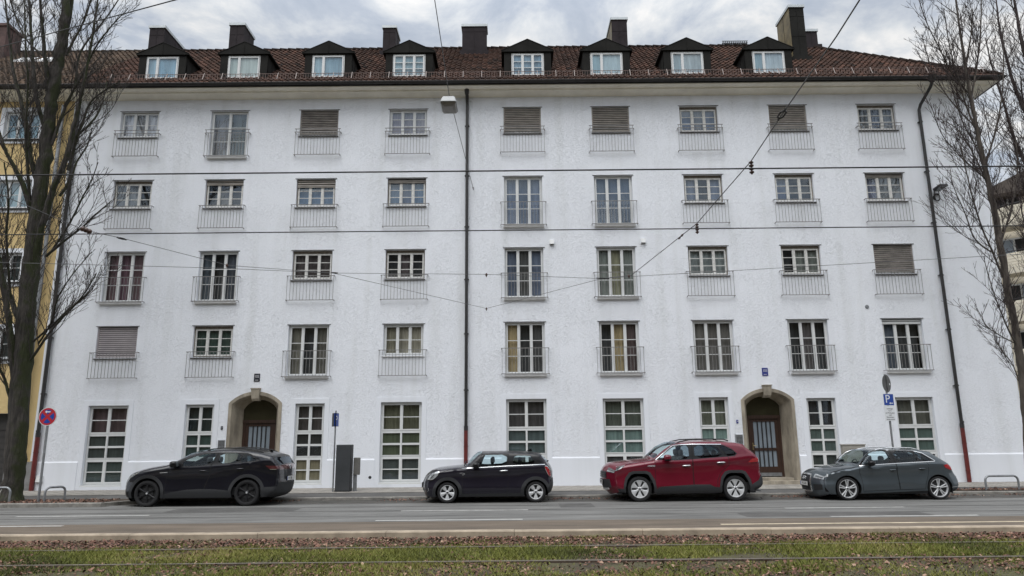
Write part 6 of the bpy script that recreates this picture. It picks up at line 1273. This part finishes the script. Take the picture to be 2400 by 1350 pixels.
parts = [dict(name='window', poly=W1, mat=M['carglass'], off=-0.008, split=True), dict(name='window', poly=W2, mat=M['carglass'], off=-0.008, split=True), dict(name='wheel_arch_trim', poly=ring(wF, 0.425), mat=M['clad'], off=0.012), dict(name='wheel_arch_trim', poly=ring(wR, 0.425), mat=M['clad'], off=0.012), dict(name='window_surround', poly=DLO, mat=M['gloss_black']),
  dict(name='taillight', poly=rounded(T([(2108, 438), (2165, 445), (2225, 560), (2225, 608), (2180, 604), (2128, 500)]), 1), mat=M['tail_red'], off=0.012), dict(name='headlight', poly=rounded(T([(200, 650), (215, 610), (290, 560), (402, 520), (410, 540), (365, 605), (290, 658)]), 1), mat=M['lamp_clear'], off=0.012),
  dict(name='sill_cladding', poly=T([(740, 960), (780, 872), (1730, 858), (1780, 900), (1780, 960)]), mat=M['clad'], off=0.006), dict(name='rear_cladding', poly=T([(2120, 860), (2190, 690), (2260, 650), (2300, 900), (2120, 900)]), mat=M['clad'], off=0.006),
  dict(name='door', poly=D1, mat=M['paint_night'], split=True)]
ring = lambda wx, r, n=40, a0=-0.62: [(wx + r * math.cos(a), rw + r * math.sin(a)) for a in np.linspace(a0, math.pi - a0, n)] + [(wx, rw - 0.3)]
parts[2]['poly'], parts[3]['poly'] = ring(wF, 0.425), ring(wR, 0.425)
r = c.flank(parts); d = r['door']
skin(c, [('front_bumper', 0, 4, M['paint_night'], 0), ('hood', 4, 9, M['paint_night'], 0), ('windscreen', 9, 11.7, M['screen'], 0.08), ('roof', 11.7, 17, M['gloss_black'], 0), ('rear_window', 18, 19.6, M['carglass_dark'], 0.16), ('rear_spoiler', 17, 18, M['gloss_black'], 0), ('tailgate', 19.6, 23, M['paint_night'], 0), ('rear_bumper', 23, 26, M['clad'], 0)])
c.ribbon('shut_lines', [D1], 0.011, 0.0025, M['seam'], r['body'], closed=True); c.ribbon('shut_lines', [T([(860, 482), (560, 500), (430, 545), (330, 620)])], 0.010, 0.0025, M['seam'], r['body'])
c.ribbon('chrome_belt', [T([(770, 474), (1000, 466), (1500, 438), (2118, 412)])], 0.016, 0.010, M['chrome'])
c.ribbon('headlight_ring', [rounded(T([(200, 650), (215, 610), (290, 560), (402, 520), (410, 540), (365, 605), (290, 658)]), 1)], 0.014, 0.020, M['chrome'], r['headlight'], closed=True); c.ribbon('headlight_tube', [T([(270, 630), (330, 570)])], 0.022, 0.018, M['lamp_grey'], r['headlight'])
c.ribbon('taillight_ring', [rounded(T([(2108, 438), (2165, 445), (2225, 560), (2225, 608), (2180, 604), (2128, 500)]), 1)], 0.012, 0.020, M['chrome'], r['taillight'], closed=True)
c.ribbon('side_scuttle', [T([(738, 552), (790, 548), (820, 560), (805, 578), (780, 576)])], 0.012, 0.008, M['chrome']); c.ribbon('fog_lamp', [T([(232, 780), (240, 825), (215, 832)])], 0.012, 0.008, M['chrome'])
c.patch('front_splitter', 0, 1.4, -0.95, 0.95, M['clad'], 0.05, nt=24); c.patch('grille', c.iz(0.33), c.iz(0.60), -0.55, 0.55, M['gloss_black'], 0.008, nt=16)
plate(c, c.iz(0.47), 'M HN 482', off=0.02, w_=0.26); c.mirror(1.60, 1.03, M['gloss_black'], 0.125, 0.085); c.handle(2.385, 0.875, M['chrome'], d, 0.23, 0.018)
b = MB(); b.prism([(3.55, 1.10), (3.68, 1.13), (3.70, 1.115), (3.60, 1.05)], 0.5, 'y', -0.25); b.build('wiper_mount', M['gloss_black'], c.root)
b = MB(); b.prism([(3.05, 1.40), (3.22, 1.39), (3.19, 1.47)], 0.03, 'y', -0.015); b.build('roof_antenna', M['gloss_black'], c.root)
c.wheel('fat5', 0.19); c.cabin()
# ================================================================ dark red SUV
T = tr(633, 0, 0.93, 477, 882, 0.009); wF, wR, rw = 0.93, 3.62, 0.348
def arch_poly(wx, k=1.0): return [(wx + a * k, z) for a, z in ((-0.395, 0.10), (-0.395, 0.40), (-0.34, 0.60), (-0.235, 0.735), (-0.15, 0.765), (0.17, 0.765), (0.25, 0.735), (0.355, 0.56), (0.40, 0.38), (0.40, 0.10))]
def arch_trim(wx): return [(wx + a, z) for a, z in ((-0.455, 0.30), (-0.445, 0.47), (-0.395, 0.66), (-0.285, 0.80), (-0.175, 0.84), (0.20, 0.845), (0.31, 0.80), (0.43, 0.59), (0.465, 0.38), (0.465, 0.27), (0.3, 0.05), (-0.3, 0.05))]
spec = dict(L=4.60, W=1.855, wheels=(wF, wR), rw=rw, Ra=0.40, rim=0.248, zb=0.26, tumble=0.24, paint=M['paint_red'], pillar=M['paint_red'], cf=0.11, cr=0.10, cabin=(1.5, 4.2), seat_x=(2.05, 3.0), seat_top=1.36, creases=[(T([(420, 470), (850, 425), (1300, 385), (1560, 372), (2150, 395)]), 0.020, 0.09), (T([(1330, 640), (1500, 600), (1700, 560)]), 0.012, 0.05)], arch=arch_poly, flare=0.02,
  belt=[(0, 0.95), (1.3, 1.13), (2.4, 1.16), (3.4, 1.22), (4.1, 1.30), (4.6, 1.30)],
  outline=[(.36, .27, .2), (.27, .42, .26), (.24, .62, .28), (.24, .80, .27), (.30, .90, .2), (.42, .975, .11), (.65, 1.03, .08), (1.0, 1.085, .06), (1.34, 1.125, .06), (1.40, 1.165, .09), (1.70, 1.388, .14), (1.94, 1.535, .10), (2.15, 1.585, .06), (2.55, 1.615, .05), (3.0, 1.625, .05), (3.4, 1.615, .045), (3.75, 1.585, .04), (3.98, 1.54, .03), (3.985, 1.49, .04), (4.22, 1.30, .09), (4.33, 1.17, .10), (4.37, .98, .10), (4.37, .76, .10), (4.43, .62, .10), (4.42, .44, .12), (4.32, .34, .10), (4.15, .30, .05)])
c = Car('red_suv', 'dark red SUV with roof rails and silver wheels before the 105 door', spec, (3.585 - 0.93 * 1.014) * 0.972, 20.42 + 0.86, 0.986)
W1 = rounded(T([(905, 330), (930, 300), (1000, 247), (1110, 168), (1200, 150), (1318, 142), (1320, 318), (1140, 336)]), 1); W2 = rounded(T([(1395, 140), (1695, 138), (1790, 290), (1395, 318)]), 1); W3 = rounded(T([(1740, 140), (1795, 152), (1900, 202), (1955, 250), (1928, 276), (1822, 288)]), 1)
DLO = T([(870, 335), (1000, 232), (1105, 155), (1200, 138), (1380, 132), (1790, 134), (1905, 190), (1968, 250), (1935, 286), (1395, 326), (1140, 343)])
D1 = T([(852, 335), (846, 690), (1355, 672), (1357, 330), (1368, 128), (1200, 133), (1105, 150), (1000, 226), (862, 328)]); D2 = T([(1363, 672), (1365, 330), (1374, 128), (1720, 128), (1845, 300), (1850, 400), (1790, 450), (1730, 500), (1680, 600), (1670, 690), (1640, 690), (1570, 655)])
LOW = T([(840, 720), (920, 684), (1360, 656), (1575, 655), (1645, 690), (1720, 690), (1720, 800), (840, 800)]); RC = T([(2080, 660), (2130, 655), (2235, 600), (2275, 530), (2400, 560), (2400, 800), (2060, 800)]); FC = T([(-60, 560), (130, 575), (200, 610), (235, 690), (290, 710), (440, 715), (440, 800), (-60, 800)])
parts = [dict(name='window', poly=W1, mat=M['carglass'], off=-0.008, split=True), dict(name='window', poly=W2, mat=M['carglass_dark'], off=-0.008, split=True), dict(name='window', poly=W3, mat=M['carglass_dark'], off=-0.008, split=True), dict(name='wheel_arch_trim', poly=arch_trim(wF), mat=M['clad'], off=0.018), dict(name='wheel_arch_trim', poly=arch_trim(wR), mat=M['clad'], off=0.018), dict(name='window_surround', poly=DLO, mat=M['gloss_black']),
  dict(name='taillight', poly=T([(2105, 368), (2165, 318), (2320, 296), (2320, 350), (2150, 368)]), mat=M['tail_red'], off=0.016), dict(name='headlight', poly=T([(120, 470), (205, 458), (290, 422), (400, 402), (455, 402), (395, 450), (330, 482), (255, 490), (120, 500)]), mat=M['lamp_grey'], off=0.008),
  dict(name='sill_cladding', poly=LOW, mat=M['clad'], off=0.012), dict(name='rear_cladding', poly=RC, mat=M['clad'], off=0.014), dict(name='front_cladding', poly=FC, mat=M['clad'], off=0.006), dict(name='door', poly=D1, mat=M['paint_red'], split=True), dict(name='door', poly=D2, mat=M['paint_red'], split=True)]
r = c.flank(parts); d = r['door']
skin(c, [('front_bumper', 0, 5, M['paint_red'], 0), ('hood', 5, 9, M['paint_red'], 0), ('windscreen', 9, 11.7, M['screen'], 0.09), ('roof', 11.7, 17, M['paint_red'], 0), ('rear_spoiler', 17, 18, M['paint_red'], 0), ('rear_window', 18, 19.7, M['carglass_dark'], 0.15), ('tailgate', 19.7, 23, M['paint_red'], 0), ('rear_bumper', 23, 26, M['clad'], 0)])
c.ribbon('shut_lines', [D1, D2], 0.011, 0.0025, M['seam'], r['body'], closed=True); c.ribbon('shut_lines', [T([(850, 335), (560, 372), (460, 402)])], 0.010, 0.0025, M['seam'], r['body'])
c.ribbon('chrome_arc', [T([(865, 332), (1000, 229), (1105, 152), (1200, 135), (1380, 128), (1770, 130)])], 0.017, 0.010, M['chrome'])
c.ribbon('black_sill', [T([(830, 760), (1720, 745)])], 0.06, 0.016, M['black']); c.ribbon('lamp_blade', [T([(240, 485), (300, 470), (370, 430), (385, 415)])], 0.020, 0.014, M['lamp_clear'], r['headlight']); c.ribbon('lamp_blade', [T([(225, 462), (300, 432), (370, 415)])], 0.014, 0.014, M['lamp_clear'], r['headlight'])  # black strip is the lower sill itself
c.patch('grille', c.iz(0.64), c.iz(0.83), -0.62, 0.62, M['gloss_black'], 0.012, nt=20); c.patch('lower_grille', c.iz(0.34), c.iz(0.60), -0.80, 0.80, M['clad'], 0.010, nt=22); c.patch('skid_plate', c.iz(0.29), c.iz(0.345), -0.62, 0.62, M['alloy'], 0.018, nt=20)
c.patch('front_lamp', c.iz(0.80, t=.8), c.iz(0.90, t=.8), 0.64, 1.0, M['lamp_grey'], 0.010, mirror=True, nt=8); c.patch('lamp_blade', c.iz(0.815, t=.8), c.iz(0.84, t=.8), 0.66, 1.0, M['lamp_clear'], 0.016, mirror=True, nt=8)
for z_ in (0.68, 0.73, 0.78): c.patch('grille_bar', c.iz(z_) - 0.25, c.iz(z_) + 0.25, -0.6, 0.6, M['clad'], 0.018, nt=18, ni=1)
plate(c, c.iz(0.52), 'M RV 2053', off=0.02)
o = text('HYBRID', 0.06, M['sign_white'], c.root, (1.28, -float(c.y([1.28], [0.975])[0]) - 0.006, 0.975), name='hybrid_badge', ext=0.002)
c.mirror(1.72, 1.20, M['paint_red'], 0.145, 0.085, M['gloss_black']); c.handle(2.275, 0.975, M['chrome'], d[0:2], 0.235, 0.019); c.handle(3.25, 1.055, M['chrome'], d[2:4], 0.235, 0.019)
for sg in (-1, 1): b = MB(); b.tube([(x_, sg * 0.60, z_) for x_, z_ in ((2.05, 1.56), (2.15, 1.625), (2.45, 1.685), (3.0, 1.70), (3.45, 1.69), (3.58, 1.65))], 0.017, 8); b.build('roof_rail', M['gloss_black'], c.root, smooth=60)
b = MB(); b.tube([(4.28, -0.45, 0.27), (4.46, -0.45, 0.255)], 0.028, 10); b.build('exhaust_pipe', M['steel'], c.root)
c.wheel('petal', 0.225); c.cabin()
# ================================================================ blue-grey five-door hatchback
T = tr(748, 0, 0.87, 476, 822, 0.0095, 1.0, 1.0); wF, wR, rw = 0.87, 3.506, 0.325
spec = dict(L=4.31, W=1.785, wheels=(wF, wR), rw=rw, Ra=0.372, rim=0.258, zb=0.17, tumble=0.30, paint=M['paint_grey'], pillar=M['paint_grey'], cf=0.13, cr=0.11, cabin=(1.4, 3.8), seat_x=(1.95, 2.8), seat_top=1.17, creases=[(T([(500, 472), (760, 432), (1100, 412), (1500, 385), (2120, 352)]), 0.024, 0.09), (T([(960, 660), (1300, 624), (1800, 585)]), 0.020, 0.05)], flare=0.018,
  belt=[(0, 0.80), (1.2, 0.95), (2.0, 1.0), (3.4, 1.07), (3.8, 1.06), (4.31, 1.0)],
  outline=[(.32, .15, .2), (.25, .28, .25), (.23, .48, .26), (.25, .62, .24), (.31, .71, .17), (.45, .785, .11), (.72, .855, .08), (1.0, .91, .06), (1.22, .945, .06), (1.29, .985, .09), (1.44, 1.14, .13), (1.63, 1.30, .10), (1.82, 1.37, .06), (2.2, 1.40, .04), (2.55, 1.41, .04), (2.95, 1.40, .04), (3.25, 1.365, .035), (3.46, 1.33, .02), (3.465, 1.29, .03), (3.72, 1.11, .08), (3.87, 1.01, .09), (3.95, .88, .10), (4.01, .74, .10), (4.10, .62, .09), (4.12, .45, .09), (4.06, .27, .09), (3.9, .21, .05)])
c = Car('grey_hatchback', 'blue grey five door hatchback with ringed grille parked farthest right', spec, (9.47 - 0.87 * 0.982) * 0.970, 20.30 + 0.80, 0.954)
ring = lambda wx, r, n=40, a0=-0.62: [(wx + r * math.cos(a), rw + r * math.sin(a)) for a in np.linspace(a0, math.pi - a0, n)] + [(wx, rw - 0.3)]
W1 = rounded(T([(962, 350), (1022, 278), (1110, 200), (1200, 167), (1368, 163), (1383, 322), (1130, 345)]), 1); W2 = rounded(T([(1435, 163), (1685, 166), (1772, 300), (1468, 318)]), 1); W3 = rounded(T([(1715, 170), (1825, 205), (1955, 292), (1800, 302)]), 1)
DLO = T([(935, 358), (1010, 278), (1105, 195), (1195, 158), (1400, 153), (1700, 157), (1838, 192), (1985, 292), (1960, 304), (1440, 330)])
D1 = T([(928, 372), (925, 440), (948, 560), (950, 700), (1455, 680), (1450, 560), (1438, 335), (1402, 150), (1190, 152), (1100, 190), (1005, 272)]); D2 = T([(1462, 680), (1457, 560), (1445, 335), (1409, 150), (1690, 152), (1850, 290), (1885, 345), (1882, 420), (1850, 520), (1812, 600), (1800, 668)])
parts = [dict(name='window', poly=W1, mat=M['carglass'], off=-0.008, split=True), dict(name='window', poly=W2, mat=M['carglass'], off=-0.008, split=True), dict(name='window', poly=W3, mat=M['carglass_dark'], off=-0.008, split=True), dict(name='window_surround', poly=DLO, mat=M['gloss_black']),
  dict(name='taillight', poly=T([(2092, 352), (2140, 338), (2230, 395), (2230, 425), (2170, 412), (2112, 385)]), mat=M['tail_red'], off=0.010), dict(name='headlight', poly=T([(230, 495), (285, 490), (400, 475), (503, 468), (492, 508), (430, 532), (312, 528)]), mat=M['lamp_clear'], off=0.008),
  dict(name='side_intake', poly=T([(200, 630), (420, 622), (445, 640), (492, 712), (200, 712)]), mat=M['gloss_black'], off=-0.012), dict(name='sill_trim', poly=T([(925, 730), (925, 712), (1830, 668), (1835, 690)]), mat=M['paint_grey'], off=0.022), dict(name='lower_sill', poly=T([(900, 790), (915, 732), (1840, 692), (1850, 790)]), mat=M['clad'], off=-0.02),
  dict(name='rear_cladding', poly=T([(2170, 665), (2400, 640), (2400, 760), (2160, 760)]), mat=M['clad'], off=0.004), dict(name='door', poly=D1, mat=M['paint_grey'], split=True), dict(name='door', poly=D2, mat=M['paint_grey'], split=True)]
r = c.flank(parts); d = r['door']
skin(c, [('front_bumper', 0, 4, M['paint_grey'], 0), ('hood', 4, 9, M['paint_grey'], 0), ('windscreen', 9, 11.7, M['screen'], 0.08), ('roof', 11.7, 17, M['paint_grey'], 0), ('rear_spoiler', 17, 18, M['gloss_black'], 0), ('rear_window', 18, 19.7, M['carglass_dark'], 0.14), ('tailgate', 19.7, 23, M['paint_grey'], 0), ('rear_bumper', 23, 26, M['paint_grey'], 0)])
c.ribbon('shut_lines', [D1, D2], 0.011, 0.0025, M['seam'], r['body'], closed=True); c.ribbon('shut_lines', [T([(930, 375), (700, 410), (540, 455)])], 0.010, 0.0025, M['seam'], r['body'])
c.ribbon('chrome_surround', [T([(933, 362), (1400, 331), (1975, 300), (1985, 292), (1838, 190), (1700, 154), (1400, 150), (1195, 156), (1105, 192), (1010, 276)])], 0.016, 0.010, M['chrome'], closed=True)
c.ribbon('headlight_strip', [T([(300, 525), (430, 528), (488, 506), (498, 474), (300, 494)])], 0.020, 0.014, M['sign_white'], r['headlight']); c.ribbon('headlight_lens', [T([(340, 508), (440, 498)])], 0.045, 0.012, M['lamp_grey'], r['headlight']); c.ribbon('rear_reflector', [T([(2170, 645), (2300, 630)])], 0.012, 0.008, M['chrome'])
# single-frame grille with chrome outline, rings and plate
g0, g1 = c.iz(0.235), c.iz(0.715); TG = 0.44
c.patch('grille', g0, g1, -TG, TG, M['black'], 0.010, nt=18); b_ = c.iz(0.60) - c.iz(0.55); ts = 0.02
for nm, a0, a1, t0, t1, mir in (('grille_frame', g0, g1, TG - 0.01, TG + 0.025, True), ('grille_frame', g1 - 0.4, g1 + 0.4, -TG, TG, False), ('grille_frame', g0 - 0.5, g0 + 0.5, -TG, TG, False)): c.patch(nm, a0, a1, t0, t1, M['chrome'], 0.020, mirror=mir, nt=16 if not mir else 2)
p0 = c.iz(0.61); e_ = MB(); cen = Vector(c.S(p0, 0, 0.026))
for k in range(4): e_.tube([(0.006 * (k % 2), (k - 1.5) * 0.062 + 0.040 * math.cos(math.tau * j / 24), 0.040 * math.sin(math.tau * j / 24)) for j in range(25)], 0.0075, 6, cap=False)
o = e_.build('ring_emblem', M['chrome'], c.root, smooth=60); o.location = cen
for z_ in (0.30, 0.36, 0.52, 0.57, 0.66): c.patch('grille_bar', c.iz(z_) - 0.12, c.iz(z_) + 0.12, -TG + .03, TG - .03, M['darksteel'], 0.014, nt=16, ni=1)
plate(c, c.iz(0.445), 'M JT 6206', off=0.022); c.patch('front_intake', c.iz(0.27, t=.7), c.iz(0.44, t=.7), 0.58, 0.93, M['black'], 0.006, mirror=True, nt=8); c.patch('front_lip', 0, 1.2, -0.97, 0.97, M['clad'], 0.015, nt=24)
c.patch('front_lamp', c.iz(0.60, t=.8), c.iz(0.70, t=.8), 0.60, 1.0, M['lamp_clear'], 0.008, mirror=True, nt=8); c.patch('lamp_lens', c.iz(0.63, t=.8), c.iz(0.67, t=.8), 0.68, 0.98, M['lamp_grey'], 0.014, mirror=True, nt=8)
c.mirror(1.55, 1.035, M['gloss_black'], 0.12, 0.078); c.handle(2.21, 0.84, M['paint_grey'], d[0:2], 0.19, 0.017); c.handle(3.06, 0.87, M['paint_grey'], d[2:4], 0.19, 0.017)
for sg in (-1, 1): b = MB(); b.tube([(x_, sg * 0.575, z_) for x_, z_ in ((1.86, 1.375), (1.95, 1.41), (2.25, 1.455), (2.6, 1.462), (2.95, 1.448), (3.16, 1.40), (3.2, 1.38))], 0.016, 8); b.build('roof_rail', M['chrome'], c.root, smooth=60)
c.wheel('double5', 0.22); c.cabin()
